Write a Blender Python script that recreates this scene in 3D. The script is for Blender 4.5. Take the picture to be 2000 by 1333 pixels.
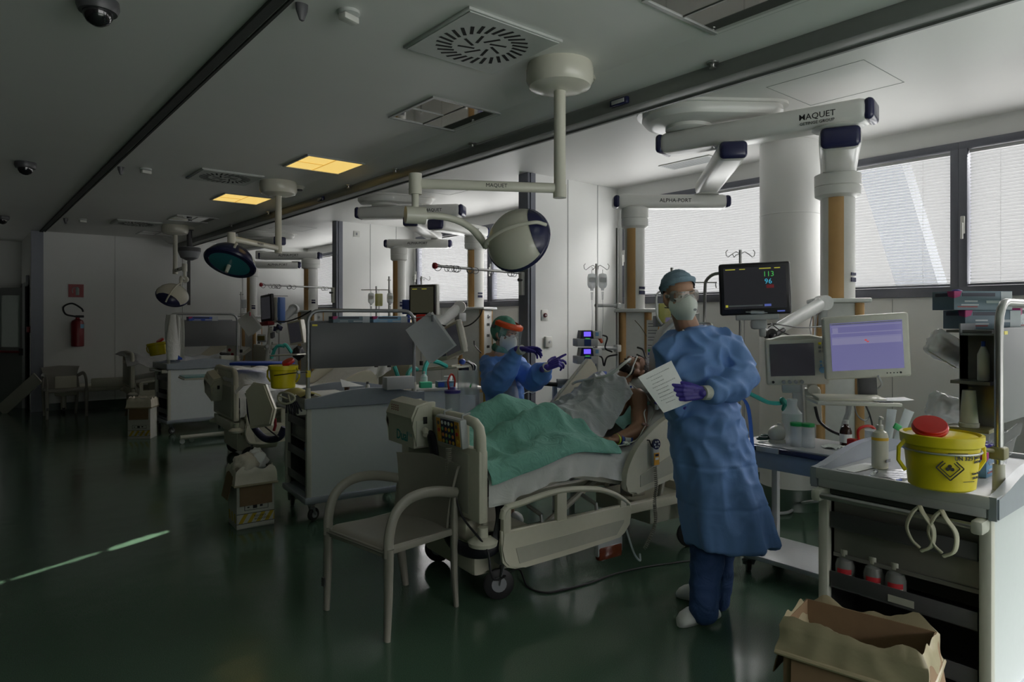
import bpy, bmesh, math, random
from mathutils import Vector, Matrix, Euler, noise
for _o in list(bpy.data.objects): bpy.data.objects.remove(_o)
SC = bpy.context.scene
COL = SC.collection
def V(x, y, z): return Vector((x, y, z))
PI = math.pi
# ---------------------------------------------------------------- camera
cd = bpy.data.cameras.new('camera'); cam = bpy.data.objects.new('camera', cd); COL.objects.link(cam)
cam.location = (0, 0, 1.55); cam.rotation_euler = (PI/2, 0, -math.radians(39.6))
cd.sensor_width = 36; cd.lens = 36*1320/2000; cd.shift_y = -44.5/2000; cd.clip_start = .05; cd.clip_end = 200
SC.camera = cam
# ---------------------------------------------------------------- world: overcast sky, bright overhead, sunlit ground below
W = bpy.data.worlds.new('world'); SC.world = W; W.use_nodes = True
nt = W.node_tree; nt.nodes.clear()
tc = nt.nodes.new('ShaderNodeTexCoord'); sp = nt.nodes.new('ShaderNodeSeparateXYZ')
rp = nt.nodes.new('ShaderNodeValToRGB'); bg = nt.nodes.new('ShaderNodeBackground'); ou = nt.nodes.new('ShaderNodeOutputWorld')
mr = nt.nodes.new('ShaderNodeMapRange'); mr.inputs[1].default_value = -1; mr.inputs[2].default_value = 1
nt.links.new(tc.outputs['Generated'], sp.inputs[0]); nt.links.new(sp.outputs['Z'], mr.inputs[0])
nt.links.new(mr.outputs[0], rp.inputs[0]); nt.links.new(rp.outputs[0], bg.inputs[0]); nt.links.new(bg.outputs[0], ou.inputs[0])
cr = rp.color_ramp
def _k(c, s): return (c[0]*s, c[1]*s, c[2]*s, 1)
HZ = .53; GB = 3.1; SB = 16
cr.elements[0].position = 0; cr.elements[0].color = _k((1, 1, .98), GB)
cr.elements[1].position = 1; cr.elements[1].color = _k((1, .99, .97), SB)
for p_, c_, s_ in ((.485, (1, 1, .98), GB), (.5, (1, 1, 1), HZ), (.63, (1, 1, 1), HZ), (.68, (1, .985, .965), SB)):
    e_ = cr.elements.new(p_); e_.color = _k(c_, s_)
bg.inputs[1].default_value = 1.0
# ---------------------------------------------------------------- low sun finding its way past the middle-bay blinds, onto the hall floor
_sd = Vector((.846, .398, .388)).normalized()
for _tx, _ty, _sx, _pw in ((1.0, 5.29, .55, 60000), (.62, 5.13, .30, 40000), (.40, 5.035, .24, 40000), (.12, 4.92, .40, 40000)):
    _l = bpy.data.lights.new('sunbeam', 'SPOT'); _l.energy = _pw; _l.spot_size = math.radians(1.15); _l.spot_blend = .25; _l.shadow_soft_size = .02; _l.color = (1, .97, .86)
    _o = bpy.data.objects.new('sunbeam', _l); COL.objects.link(_o); _o.location = Vector((_tx, _ty, 0))+_sd*9
    _z = _sd; _x = Vector((0, 0, 1)).cross(_z).normalized(); _y = _z.cross(_x)
    _o.matrix_world = Matrix.Translation(_o.location) @ Matrix((_x, _y, _z)).transposed().to_4x4() @ Matrix.Diagonal((_sx, .99 if _tx > .9 else .6, 1, 1))
# ---------------------------------------------------------------- exposure
SC.view_settings.view_transform = 'Standard'; SC.view_settings.look = 'None'
SC.view_settings.exposure = .25; SC.view_settings.gamma = 1.0; SC.view_settings.use_curve_mapping = False
cy = SC.cycles
cy.max_bounces = 7; cy.diffuse_bounces = 5; cy.glossy_bounces = 3; cy.transmission_bounces = 4; cy.transparent_max_bounces = 10
cy.use_denoising = True; cy.sample_clamp_indirect = 4; cy.caustics_reflective = False; cy.caustics_refractive = False
cy.use_adaptive_sampling = True; cy.adaptive_threshold = .02
try: cy.denoising_input_passes = 'RGB_ALBEDO_NORMAL'; cy.denoising_prefilter = 'ACCURATE'
except Exception: pass
# ---------------------------------------------------------------- materials
MATS = {}
def mat(name, col, rough=.5, metal=0, var=.06, scale=30, bump=0, bscale=60, emit=0, trans=0, alpha=1, spec=.5, ecol=None, sub=0):
    if name in MATS: return MATS[name]
    m = bpy.data.materials.new(name); m.use_nodes = True; n = m.node_tree; L = n.links
    b = n.nodes['Principled BSDF']
    b.inputs['Roughness'].default_value = rough; b.inputs['Metallic'].default_value = metal
    b.inputs['Specular IOR Level'].default_value = spec
    tc = n.nodes.new('ShaderNodeTexCoord')
    if var:
        nz = n.nodes.new('ShaderNodeTexNoise'); nz.inputs['Scale'].default_value = scale; nz.inputs['Detail'].default_value = 3
        L.new(tc.outputs['Object'], nz.inputs['Vector'])
        mx = n.nodes.new('ShaderNodeMix'); mx.data_type = 'RGBA'
        mx.inputs[6].default_value = (*[c*(1-var) for c in col], 1); mx.inputs[7].default_value = (*[min(1, c*(1+var)) for c in col], 1)
        L.new(nz.outputs['Fac'], mx.inputs[0]); L.new(mx.outputs[2], b.inputs['Base Color'])
    else: b.inputs['Base Color'].default_value = (*col, 1)
    if bump:
        nb = n.nodes.new('ShaderNodeTexNoise'); nb.inputs['Scale'].default_value = bscale; nb.inputs['Detail'].default_value = 4
        L.new(tc.outputs['Object'], nb.inputs['Vector'])
        bp = n.nodes.new('ShaderNodeBump'); bp.inputs['Strength'].default_value = bump; bp.inputs['Distance'].default_value = .01
        L.new(nb.outputs['Fac'], bp.inputs['Height']); L.new(bp.outputs[0], b.inputs['Normal'])
    if emit:
        b.inputs['Emission Color'].default_value = (*(ecol or col), 1); b.inputs['Emission Strength'].default_value = emit
    if trans: b.inputs['Transmission Weight'].default_value = trans; b.inputs['IOR'].default_value = 1.45
    if alpha < 1: b.inputs['Alpha'].default_value = alpha
    if sub: b.inputs['Subsurface Weight'].default_value = sub; b.inputs['Subsurface Radius'].default_value = (.02, .008, .005)
    MATS[name] = m; return m
def sheer(name, col, op, rough=.3):
    """thin see-through plastic: a mix of clear and glossy white film"""
    m = mat(name, col, rough, var=.1, alpha=op); return m
# ---------------------------------------------------------------- mesh builder
class MB:
    def __init__(s): s.bm = bmesh.new(); s.T = Matrix()
    def _v(s, p): return s.bm.verts.new(s.T @ Vector(p))
    def at(s, T): s.T = T; return s
    def box(s, c, d, bev=0, rot=None, seg=2, taper=None):
        """box centred at c with size d; rot = Euler tuple; taper = (sx, sy) scale of the top"""
        R = Matrix.Translation(c) @ (Euler(rot).to_matrix().to_4x4() if rot else Matrix())
        vs = []
        for z in (-.5, .5):
            k = taper if (taper and z > 0) else (1, 1)
            for x, y in ((-.5, -.5), (.5, -.5), (.5, .5), (-.5, .5)):
                vs.append(s.bm.verts.new(s.T @ R @ Vector((x*d[0]*k[0], y*d[1]*k[1], z*d[2]))))
        fs = [(3, 2, 1, 0), (4, 5, 6, 7), (0, 1, 5, 4), (1, 2, 6, 5), (2, 3, 7, 6), (3, 0, 4, 7)]
        F = [s.bm.faces.new([vs[i] for i in f]) for f in fs]
        if bev:
            es = list({e for f in F for e in f.edges})
            bmesh.ops.bevel(s.bm, geom=es, offset=bev, segments=seg, affect='EDGES', profile=.5, clamp_overlap=True)
        return s
    def b(s, x0, x1, y0, y1, z0, z1, bev=0, seg=2, **k):
        return s.box(((x0+x1)/2, (y0+y1)/2, (z0+z1)/2), (abs(x1-x0), abs(y1-y0), abs(z1-z0)), bev, None, seg, **k)
    def rings(s, rs, cap=True, close=False):
        """rs: list of rings (lists of points of equal length); skins them"""
        V = [[s._v(p) for p in r] for r in rs]
        n = len(V[0]); m = len(V)
        for i in range(m if close else m-1):
            a, b = V[i], V[(i+1) % m]
            for j in range(n):
                k = (j+1) % n
                try: s.bm.faces.new((a[j], a[k], b[k], b[j]))
                except ValueError: pass
        if cap and not close:
            try: s.bm.faces.new(V[0][::-1]); s.bm.faces.new(V[-1])
            except ValueError: pass
        return s
    def tube(s, pts, r, seg=10, cap=True, close=False, flat=None):
        """round tube through points; r number or list; flat = (sx, sy) section scale"""
        P = [Vector(p) for p in pts]; n = len(P)
        R = r if isinstance(r, (list, tuple)) else [r]*n
        rs = []; prev = None
        for i in range(n):
            if close: t = (P[(i+1) % n]-P[i-1])
            else: t = P[min(i+1, n-1)]-P[max(i-1, 0)]
            t = t.normalized() if t.length > 1e-9 else Vector((0, 0, 1))
            if prev is None:
                u = t.cross(Vector((0, 0, 1)))
                if u.length < .05: u = t.cross(Vector((0, 1, 0)))
                u.normalize()
            else:
                u = prev - t*prev.dot(t)
                u = u.normalized() if u.length > 1e-6 else t.orthogonal().normalized()
            prev = u; w = t.cross(u)
            fx, fy = flat or (1, 1)
            rs.append([P[i] + (u*math.cos(a)*fx + w*math.sin(a)*fy)*R[i] for a in [2*PI*k/seg for k in range(seg)]])
        return s.rings(rs, cap, close)
    def cyl(s, p0, p1, r0, r1=None, seg=20, cap=True): return s.tube([p0, p1], [r0, r0 if r1 is None else r1], seg, cap)
    def lathe(s, prof, c=(0, 0, 0), seg=32, sx=1, sy=1, cap=True, rot=None):
        R = Matrix.Translation(c) @ (Euler(rot).to_matrix().to_4x4() if rot else Matrix())
        rs = [[R @ Vector((r*math.cos(a)*sx, r*math.sin(a)*sy, z)) for a in [2*PI*k/seg for k in range(seg)]] for r, z in prof]
        return s.rings(rs, cap)
    def ell(s, c, r, seg=20, rot=None, n=10):
        r = r if isinstance(r, (tuple, list)) else (r, r, r)
        R = Matrix.Translation(c) @ (Euler(rot).to_matrix().to_4x4() if rot else Matrix())
        rs = []
        for i in range(1, n):
            ph = -PI/2+PI*i/n
            rs.append([R @ Vector((r[0]*math.cos(ph)*math.cos(a), r[1]*math.cos(ph)*math.sin(a), r[2]*math.sin(ph))) for a in [2*PI*k/seg for k in range(seg)]])
        V = [[s._v(p) for p in q] for q in rs]
        b = s._v(R @ Vector((0, 0, -r[2]))); t = s._v(R @ Vector((0, 0, r[2])))
        for i in range(len(V)-1):
            for j in range(seg):
                k = (j+1) % seg; s.bm.faces.new((V[i][j], V[i][k], V[i+1][k], V[i+1][j]))
        for j in range(seg):
            k = (j+1) % seg; s.bm.faces.new((b, V[0][k], V[0][j])); s.bm.faces.new((t, V[-1][j], V[-1][k]))
        return s
    def cap(s, p0, p1, r0, r1=None, seg=14):
        """capsule (tapered)"""
        r1 = r0 if r1 is None else r1
        s.cyl(p0, p1, r0, r1, seg); s.ell(p0, r0, seg, n=8); s.ell(p1, r1, seg, n=8); return s
    def chain(s, pts, rr, seg=14):
        for i in range(len(pts)-1): s.cap(pts[i], pts[i+1], rr[i], rr[i+1], seg)
        return s
    def prism(s, poly, h0, h1, axis='z', bev=0):
        """extrude 2D polygon; axis = the extrusion axis ('x': poly is (y,z); 'y': (x,z); 'z': (x,y))"""
        f = {'x': lambda a, b, h: (h, a, b), 'y': lambda a, b, h: (a, h, b), 'z': lambda a, b, h: (a, b, h)}[axis]
        A = [s._v(f(a, b, h0)) for a, b in poly]; B = [s._v(f(a, b, h1)) for a, b in poly]; n = len(poly)
        F = [s.bm.faces.new(A[::-1]), s.bm.faces.new(B)]
        for i in range(n):
            j = (i+1) % n; F.append(s.bm.faces.new((A[i], A[j], B[j], B[i])))
        if bev:
            es = list(set(F[0].edges) | set(F[1].edges))
            bmesh.ops.bevel(s.bm, geom=es, offset=bev, segments=2, affect='EDGES', clamp_overlap=True)
        return s
    def grid(s, nu, nv, fn, thick=0):
        V = [[s._v(fn(i/nu, j/nv)) for j in range(nv+1)] for i in range(nu+1)]
        F = []
        for i in range(nu):
            for j in range(nv): F.append(s.bm.faces.new((V[i][j], V[i+1][j], V[i+1][j+1], V[i][j+1])))
        if thick:
            bmesh.ops.recalc_face_normals(s.bm, faces=F)
            bmesh.ops.solidify(s.bm, geom=F, thickness=thick)
        return s
def OB(name, mb, m, parent=None, loc=None, rot=None, smooth=35, label=None):
    me = bpy.data.meshes.new(name)
    bmesh.ops.recalc_face_normals(mb.bm, faces=mb.bm.faces[:])
    mb.bm.to_mesh(me); mb.bm.free()
    for x in (m if isinstance(m, (list, tuple)) else [m]): me.materials.append(x)
    if smooth:
        for p in me.polygons: p.use_smooth = True
        me.set_sharp_from_angle(angle=math.radians(smooth))
    o = bpy.data.objects.new(name, me); COL.objects.link(o)
    if parent is not None: o.parent = parent
    if loc: o.location = loc
    if rot: o.rotation_euler = rot
    if label: o['label'] = label
    return o
def OBS(name, mbs, m, parent, **k):
    return [OB(name, q, m, parent, **k) for q in mbs]
def tag(o, label, cat, group=None, kind=None):
    if label: o['label'] = label
    if cat: o['category'] = cat
    if group: o['group'] = group
    if kind: o['kind'] = kind
    return o
def TH(name, label, cat, loc=(0, 0, 0), rz=0, group=None, rot=None):
    o = bpy.data.objects.new(name, None); COL.objects.link(o); o.location = loc
    o.rotation_euler = rot or (0, 0, rz); o.empty_display_size = .05
    return tag(o, label, cat, group)
def ST(name, mb, m, parent=None, smooth=35):
    o = OB(name, mb, m, parent, smooth=smooth)
    if parent is None: o['kind'] = 'structure'
    return o
def dup(o, parent=None, **k):
    c = o.copy(); COL.objects.link(c)
    if parent is not None: c.parent = parent
    for ch in list(o.children): dup(ch, c)
    for a, v in k.items():
        if a == 'loc': c.location = v
        elif a == 'rz': c.rotation_euler = (0, 0, v)
        elif a == 'rot': c.rotation_euler = v
        else: c[a] = v
    return c
def remesh(o, vox, smooth_it=4, fac=.5):
    r = o.modifiers.new('remesh', 'REMESH'); r.mode = 'VOXEL'; r.voxel_size = vox; r.use_smooth_shade = True
    if smooth_it:
        q = o.modifiers.new('smooth', 'SMOOTH'); q.factor = fac; q.iterations = smooth_it
    return o
def TXT(s, size, m, parent, T, name='lettering', depth=.0006, align='CENTER', bold=0):
    cu = bpy.data.curves.new('t', 'FONT'); cu.body = s; cu.size = size; cu.extrude = depth; cu.align_x = align; cu.align_y = 'CENTER'; cu.offset = bold; cu.resolution_u = 2
    t = bpy.data.objects.new('t', cu); COL.objects.link(t)
    dg = bpy.context.evaluated_depsgraph_get(); me = bpy.data.meshes.new_from_object(t.evaluated_get(dg))
    bpy.data.objects.remove(t); bpy.data.curves.remove(cu)
    me.name = name; me.materials.clear(); me.materials.append(m)
    o = bpy.data.objects.new(name, me); COL.objects.link(o); o.parent = parent; o.matrix_local = T
    return o
def face_T(p, xd, up=(0, 0, 1)):
    """matrix for text lying with its reading direction xd and its up direction up"""
    x = Vector(xd).normalized(); u = Vector(up); z = x.cross(u).normalized(); y = z.cross(x)
    M = Matrix((x, y, z)).transposed().to_4x4(); M.translation = p; return M
def bez(p0, p1, p2, p3, n=12):
    a, b, c, d = map(Vector, (p0, p1, p2, p3))
    return [a*(1-t)**3 + b*3*t*(1-t)**2 + c*3*t*t*(1-t) + d*t**3 for t in [i/n for i in range(n+1)]]
def smoothpath(pts, n=6):
    """Catmull-Rom through points"""
    P = [Vector(p) for p in pts]; P = [P[0]*2-P[1]] + P + [P[-1]*2-P[-2]]; o = []
    for i in range(1, len(P)-2):
        for k in range(n):
            t = k/n; a, b, c, d = P[i-1], P[i], P[i+1], P[i+2]
            o.append(.5*((2*b)+(c-a)*t+(2*a-5*b+4*c-d)*t*t+(3*b-a-3*c+d)*t**3))
    o.append(P[-2]); return o
# palette
wall_w = mat('painted_wall_panel', (.78, .785, .765), .42, var=.03, scale=2)
ceil_w = mat('ceiling_panel', (.78, .775, .755), .5, var=.03, scale=2)
grey_al = mat('grey_window_frame', (.13, .135, .16), .4, .3)
trimg = mat('grey_trim', (.15, .16, .19), .4, .2)
white_p = mat('white_enamel', (.72, .73, .72), .3)
cream = mat('cream_plastic', (.62, .60, .50), .38)
cream2 = mat('pale_cream_plastic', (.55, .54, .47), .4)
navy = mat('navy_plastic', (.02, .022, .07), .25)
black = mat('black_rubber', (.015, .015, .017), .5)
steel = mat('stainless_steel', (.45, .45, .44), .3, .9)
chrome = mat('chrome', (.6, .6, .6), .15, 1)
greyp = mat('grey_plastic', (.23, .24, .26), .4)
dgrey = mat('dark_grey_plastic', (.07, .07, .075), .4)
lgrey = mat('light_grey_plastic', (.45, .46, .47), .4)
tan = mat('tan_wood_veneer', (.50, .30, .12), .45, var=.12, scale=8)
offw = mat('off_white_plastic', (.60, .60, .56), .35)
red = mat('red_plastic', (.55, .015, .01), .3)
yel = mat('yellow_plastic', (.75, .62, .01), .35)
teal = mat('teal_silicone', (.05, .45, .40), .35)
blu = mat('blue_plastic', (.03, .08, .45), .35)
skyb = mat('light_blue_plastic', (.20, .40, .62), .4)
grn = mat('green_plastic', (.02, .40, .10), .35)
ink = mat('black_print', (.01, .01, .012), .6, var=0)
scrd = mat('dark_screen', (.012, .013, .016), .12, emit=.02, ecol=(.3, .3, .4))
paper = mat('white_paper', (.75, .76, .76), .7)
clear = mat('clear_plastic', (.8, .85, .86), .12, alpha=.28)
cloudy = mat('cloudy_plastic', (.75, .8, .82), .3, alpha=.5)
card = mat('brown_cardboard', (.19, .12, .065), .8, var=.1)
vinyl_b = mat('navy_fabric', (.02, .022, .045), .7, bump=.3)
# ================================================================ room shell
H = 3.0
def floor_mat():
    m = bpy.data.materials.new('green_vinyl_floor'); m.use_nodes = True; n = m.node_tree; L = n.links; b = n.nodes['Principled BSDF']
    tc = n.nodes.new('ShaderNodeTexCoord'); v = n.nodes.new('ShaderNodeTexNoise'); v.inputs['Scale'].default_value = 260; v.inputs['Detail'].default_value = 2
    L.new(tc.outputs['Object'], v.inputs['Vector'])
    r = n.nodes.new('ShaderNodeValToRGB'); L.new(v.outputs['Fac'], r.inputs[0])
    r.color_ramp.elements[0].position = .35; r.color_ramp.elements[0].color = (.038, .074, .049, 1)
    r.color_ramp.elements[1].position = .72; r.color_ramp.elements[1].color = (.078, .134, .090, 1)
    w = n.nodes.new('ShaderNodeTexNoise'); w.inputs['Scale'].default_value = 1.3; L.new(tc.outputs['Object'], w.inputs['Vector'])
    q = n.nodes.new('ShaderNodeMapRange'); q.inputs[3].default_value = .12; q.inputs[4].default_value = .20; L.new(w.outputs['Fac'], q.inputs[0])
    L.new(r.outputs[0], b.inputs['Base Color']); L.new(q.outputs[0], b.inputs['Roughness'])
    w2 = n.nodes.new('ShaderNodeTexNoise'); w2.inputs['Scale'].default_value = 3.2; L.new(tc.outputs['Object'], w2.inputs['Vector'])
    bp = n.nodes.new('ShaderNodeBump'); bp.inputs['Strength'].default_value = .12; bp.inputs['Distance'].default_value = .02
    L.new(w2.outputs['Fac'], bp.inputs['Height']); L.new(bp.outputs[0], b.inputs['Normal'])
    return m
ST('floor', MB().b(-5, 6.0, -4, 16.2, -.1, 0), floor_mat())
ST('ceiling', MB().b(-5, 6.0, -4, 16.2, H, H+.1), ceil_w)
XW = 5.73
wb = MB()
wb.b(XW, XW+.10, .65, 16.2, 0, 1.71); wb.b(XW, XW+.10, -4, .65, 0, 1.3); wb.b(XW, XW+.10, -4, 16.2, 2.85, H)
for y0, y1 in ((-4, -3.44), (.65, .9), (4.99, 5.22), (9.33, 9.56), (13.5, 16.2)): wb.b(XW, XW+.10, y0, y1, 1.3 if y0 < -3 else 1.71, 2.85)
ST('wall_right', wb, wall_w)
# grooves between wall panels are thin dark joints
jt = mat('panel_joint', (.30, .32, .31), .6)
jm = MB()
for y in (1.3, 2.2, 3.5, 4.4, 5.9, 6.8, 7.7, 8.6, 10.3, 11.4, 12.5): jm.b(XW-.0015, XW+.003, y, y+.005, 0, 1.70)
ST('trim_1', jm, jt)
ST('wall_back', MB().b(1.15, XW, 13.65, 13.8, 0, H).b(1.0, 1.15, 13.65, 15.8, 0, H, ), wall_w)
ST('wall_recess', MB().b(-.35, 1.0, 15.8, 15.95, 2.12, H).b(.95, 1.0, 15.8, 15.95, 0, 2.12).b(-5, -.35, 15.8, 15.95, 0, H), wall_w)
ST('wall_left', MB().b(-5.1, -5, -4, 16.2, 0, H), mat('unseen_dark_wall', (.12, .10, .08), .6))  # unseen wall, made dark to cut bounced light in the hall
ST('wall_front', MB().b(-5, 6, -4.1, -4, 0, .4).b(-5, 6, -4.1, -4, 2.85, H).b(-5, -.2, -4.1, -4, .4, 2.85).b(5.4, 6, -4.1, -4, .4, 2.85), wall_w)
w = TH('window_13', None, None, (0, -4.05, 0)); w['kind'] = 'structure'  # unseen window behind the camera, added and sized for fill light
fm_ = MB().b(-.2, 5.4, -.04, .04, .4, .46).b(-.2, 5.4, -.04, .04, 2.79, 2.85)
for x in (-.2, 1.2, 2.6, 4.0, 5.34): fm_.b(x, x+.06, -.04, .04, .46, 2.79)
OB('window_frame', fm_, grey_al, w)
# partitions between the bays, each with its grey end post
for k, y in enumerate((.73, 5.07, 9.41)):
    n = 'wall_partition' + ('', '_middle', '_far')[k]
    ST(n, MB().b(4.47, XW, y, y+.12, 0, H), wall_w)
    ST('trim_%d' % (k+2), MB().b(4.39, 4.405, y-.012, y+.132, 0, H-.001).b(4.43, 4.49, y-.012, y, 0, H-.001).b(4.43, 4.49, y+.12, y+.132, 0, H-.001)
       .b(4.405, 4.47, y, y+.12, 0, H-.001), trimg)
ST('trim_5', MB().b(.99, 1.16, 13.62, 13.66, 0, H-.001), trimg)
jm = MB()
for y, xs in ((13.645, (2.2, 3.3, 4.4)), (5.067, (4.95, 5.4)), (9.407, (4.95, 5.4))):
    for x in xs: jm.b(x, x+.005, y-.0008, y+.004, 0.1, H-.002)
ST('trim_6', jm, jt)
# ceiling groove and soffit
gd = mat('dark_groove', (.05, .052, .05), .7)
ST('trim_7', MB().b(1.105, 1.155, -4, 13.65, H-.02, H+.001).b(1.175, 1.19, -4, 13.65, H-.012, H+.001), gd)
prof = [(2.95, H+.0), (2.99, 2.985), (3.06, 2.935), (3.12, 2.92), (3.30, 2.92), (3.30, H+.0)]
ST('trim_8', MB().prism(prof, -4, 13.65, 'y'), ceil_w, smooth=50)
beamm = mat('grey_beam', (.20, .21, .20), .45, .2)
ST('trim_9', MB().b(3.16, 3.28, -4, 13.65, 2.835, 2.92, .004).b(3.28, 3.30, -4, 13.65, 2.825, 2.94), beamm)
# ceiling panel outlines in the bays
for k in range(3):
    o = k*4.34
    pm = MB()
    for (x0, x1, y0, y1) in ((3.93, 4.50, 1.66+o, 2.25+o),):
        t = .004
        pm.b(x0, x1, y0, y0+t, H-.0015, H).b(x0, x1, y1-t, y1, H-.0015, H).b(x0, x0+t, y0, y1, H-.0015, H).b(x1-t, x1, y0, y1, H-.0015, H)
    ST('trim_%d' % (10+k), pm, jt)
# windows
glassm = mat('window_glass', (1, 1, 1), .02, alpha=.06, spec=.4, var=0)
slatm = mat('white_blind_slat', (.52, .525, .53), .5, var=.02)
wi = 0
for k in (0, 1, 2, -1):
    o = k*4.34
    for (y0, y1) in ((.90, 1.74), (1.74, 3.05), (3.05, 4.99)):
        wi += 1; y0 += o; y1 += o
        w = TH('window_%d' % wi, None, None, (XW, 0, 0)); w['kind'] = 'structure'
        f = MB(); t = .055
        z0, z1 = (1.71 if k >= 0 else 1.3), 2.85
        f.b(-.02, .07, y0, y1, z0, z0+.075, .004).b(-.02, .07, y0, y1, z1-t, z1, .004)
        f.b(-.02, .07, y0, y0+t, z0+.07, z1-t+.004, .004).b(-.02, .07, y1-t, y1, z0+.07, z1-t+.004, .004)
        f.b(-.03, .0, y0+.06, y1-.06, z0+.078, z0+.09)
        OB('window_frame', f, grey_al, w)
        OB('pane', MB().b(.045, .05, y0+t, y1-t, z0+.07, z1-t), glassm, w)
        if k < 0: continue
        bl = MB(); bl.b(.012, .03, y0+.06, y1-.06, z1-t-.03, z1-t-.004)
        z = z1-t-.045
        while z > z0+.10:
            bl.box((.02, (y0+y1)/2, z), ((.011, .013, .021, .011)[k], y1-y0-.125, .0012), rot=(0, (.35, .6, .95, .35)[k], 0)); z -= .024
        bl.b(.012, .03, y0+.065, y1-.065, z0+.085, z0+.097)
        for yy in (y0+.25, y1-.25): bl.b(.0195, .0205, yy, yy+.0015, z0+.09, z1-t-.01)
        OB('blind', bl, slatm if k < 1 else mat('glow_blind_slat', (.62, .62, .63), .5, var=.02), w)  # farther blinds get a lighter colour that imitates their daylight glow
        OB('handle', MB().b(-.035, -.018, y1-.042, y1-.014, 2.17, 2.30, .005).b(-.055, -.035, y1-.036, y1-.020, 2.13, 2.25, .004), offw, w)
# slanted concrete brace and canopy outside the near windows
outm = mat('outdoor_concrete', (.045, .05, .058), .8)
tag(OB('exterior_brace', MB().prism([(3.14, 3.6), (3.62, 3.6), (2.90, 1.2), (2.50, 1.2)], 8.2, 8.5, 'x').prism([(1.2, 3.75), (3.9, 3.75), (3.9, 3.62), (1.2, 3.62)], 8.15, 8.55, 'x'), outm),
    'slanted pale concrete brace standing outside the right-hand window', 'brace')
# round column
c = TH('column', None, None, (5.38, 2.87, 0)); c['kind'] = 'structure'
OB('column_shaft', MB().cyl((0, 0, .0), (0, 0, H), .235, seg=48).lathe([(.2355, 2.40), (.238, 2.402), (.238, 2.408), (.2355, 2.41)], seg=48), wall_w, c)
# ceiling lights: 0.6 m squares along the hall
frm = mat('light_frame', (.45, .46, .45), .35, .3)
lit = mat('yellow_light_diffuser', (.1, .08, .03), .4, emit=1.0, ecol=(.72, .50, .14), var=0)
mir = mat('mirror_louvre', (.70, .70, .68), .04, 1, var=0)
lamps = ((1.40, 0, 'unlit square ceiling light with mirror louvres above the near cart'), (3.72, 0, 'unlit square ceiling light with mirror louvres between air diffuser and near lamp arm'),
         (5.74, 1, 'lit yellow square ceiling light, the nearer of the two'), (8.10, 1, 'lit yellow square ceiling light, the farther of the two'),
         (10.25, 0, 'unlit square ceiling light near the far surgical lamp'), (12.45, 0, 'unlit square ceiling light closest to the back wall'))
for y, on, lb in lamps:
    t = TH('ceiling_light', lb, 'ceiling light', (2.41, y, H), group='square ceiling lights')
    s_ = .59
    OB('frame', MB().b(0, s_, 0, .02, -.012, 0).b(0, s_, s_-.02, s_, -.012, 0).b(0, .02, .02, s_-.02, -.012, 0).b(s_-.02, s_, .02, s_-.02, -.012, 0), frm, t)
    OB('diffuser', MB().b(.02, s_-.02, .02, s_-.02, -.006, -.001), lit if on else mir, t)
    OB('louvre', MB().b(.28, .288, .02, s_-.02, -.011, -.0065).b(.02, .28, .29, .297, -.011, -.0065), frm if not on else mat('amber_louvre', (.5, .32, .06), .4, emit=.45, ecol=(.8, .45, .08)), t)
# air diffusers with slots
slotm = mat('dark_slot', (.008, .008, .008), .8)
difm = mat('diffuser_plate', (.52, .54, .52), .4)
for k in range(3):
    lb = ('nearest square ceiling air diffuser with dark swirl slots', 'square ceiling air diffuser between the two lit lights and the camera domes', 'farthest square ceiling air diffuser with dark swirl slots')[k]
    t = TH('air_diffuser', lb, 'air vent', (2.145, 2.84+4.36*k, H), group='ceiling air diffusers')
    OB('plate', MB().b(-.30, .30, -.30, .30, -.014, 0, .003).b(-.285, .285, -.285, .285, -.018, -.012), difm, t)
    sm = MB()
    for i in range(28):
        a = 2*PI*i/28; sm.box((math.cos(a)*.20, math.sin(a)*.20, -.018), (.088, .018, .002), rot=(0, 0, a+.35))
    for i in range(8):
        a = 2*PI*i/8; sm.box((math.cos(a)*.085, math.sin(a)*.085, -.018), (.092, .016, .002), rot=(0, 0, a+.5))
    OB('slots', sm, slotm, t)
# bay ceiling vents near the window
for k in range(2):
    y = 3.78+4.34*k
    t = TH('ceiling_vent', ('slim slotted ceiling vent above the nearest bay', 'slim slotted ceiling vent above the middle bay')[k], 'air vent', (5.28, y, H), group='slim bay ceiling vents')
    v = MB().b(-.12, .12, -.28, .28, -.008, 0, .002); OB('plate', v, difm, t)
    v = MB()
    for i in range(7): v.b(-.1+.03*i, -.087+.03*i, -.25, .25, -.0095, -.007)
    OB('slats', v, greyp, t)
# corridor beyond the recess, lit by an added area lamp
ST('wall_corridor', MB().b(-2, 2.2, 19.5, 19.6, 0, H).b(-2.1, -2, 15.95, 19.5, 0, H).b(2.2, 2.3, 15.95, 19.5, 0, H).b(-2, 2.2, 15.96, 19.5, 2.6, 2.7).b(-2, 2.2, 15.9, 19.5, -.1, -.001), wall_w)
for k in (-1, 0, 1, 2):
    ld = bpy.data.lights.new('window_portal', 'AREA'); ld.shape = 'RECTANGLE'; ld.size = 4.0; ld.size_y = 1.1 if k >= 0 else 1.5; ld.cycles.is_portal = True
    lo = bpy.data.objects.new('window_portal', ld); COL.objects.link(lo); lo.location = (XW+.1, 2.95+4.34*k, 2.28 if k >= 0 else 2.08)
    lo.rotation_euler = Matrix(((0, 0, 1), (1, 0, 0), (0, 1, 0))).to_euler()

ld = bpy.data.lights.new('window_portal', 'AREA'); ld.shape = 'RECTANGLE'; ld.size = 5.6; ld.size_y = 2.45; ld.cycles.is_portal = True
lo = bpy.data.objects.new('window_portal', ld); COL.objects.link(lo); lo.location = (2.6, -4.06, 1.62); lo.rotation_euler = (PI/2, 0, 0)
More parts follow.
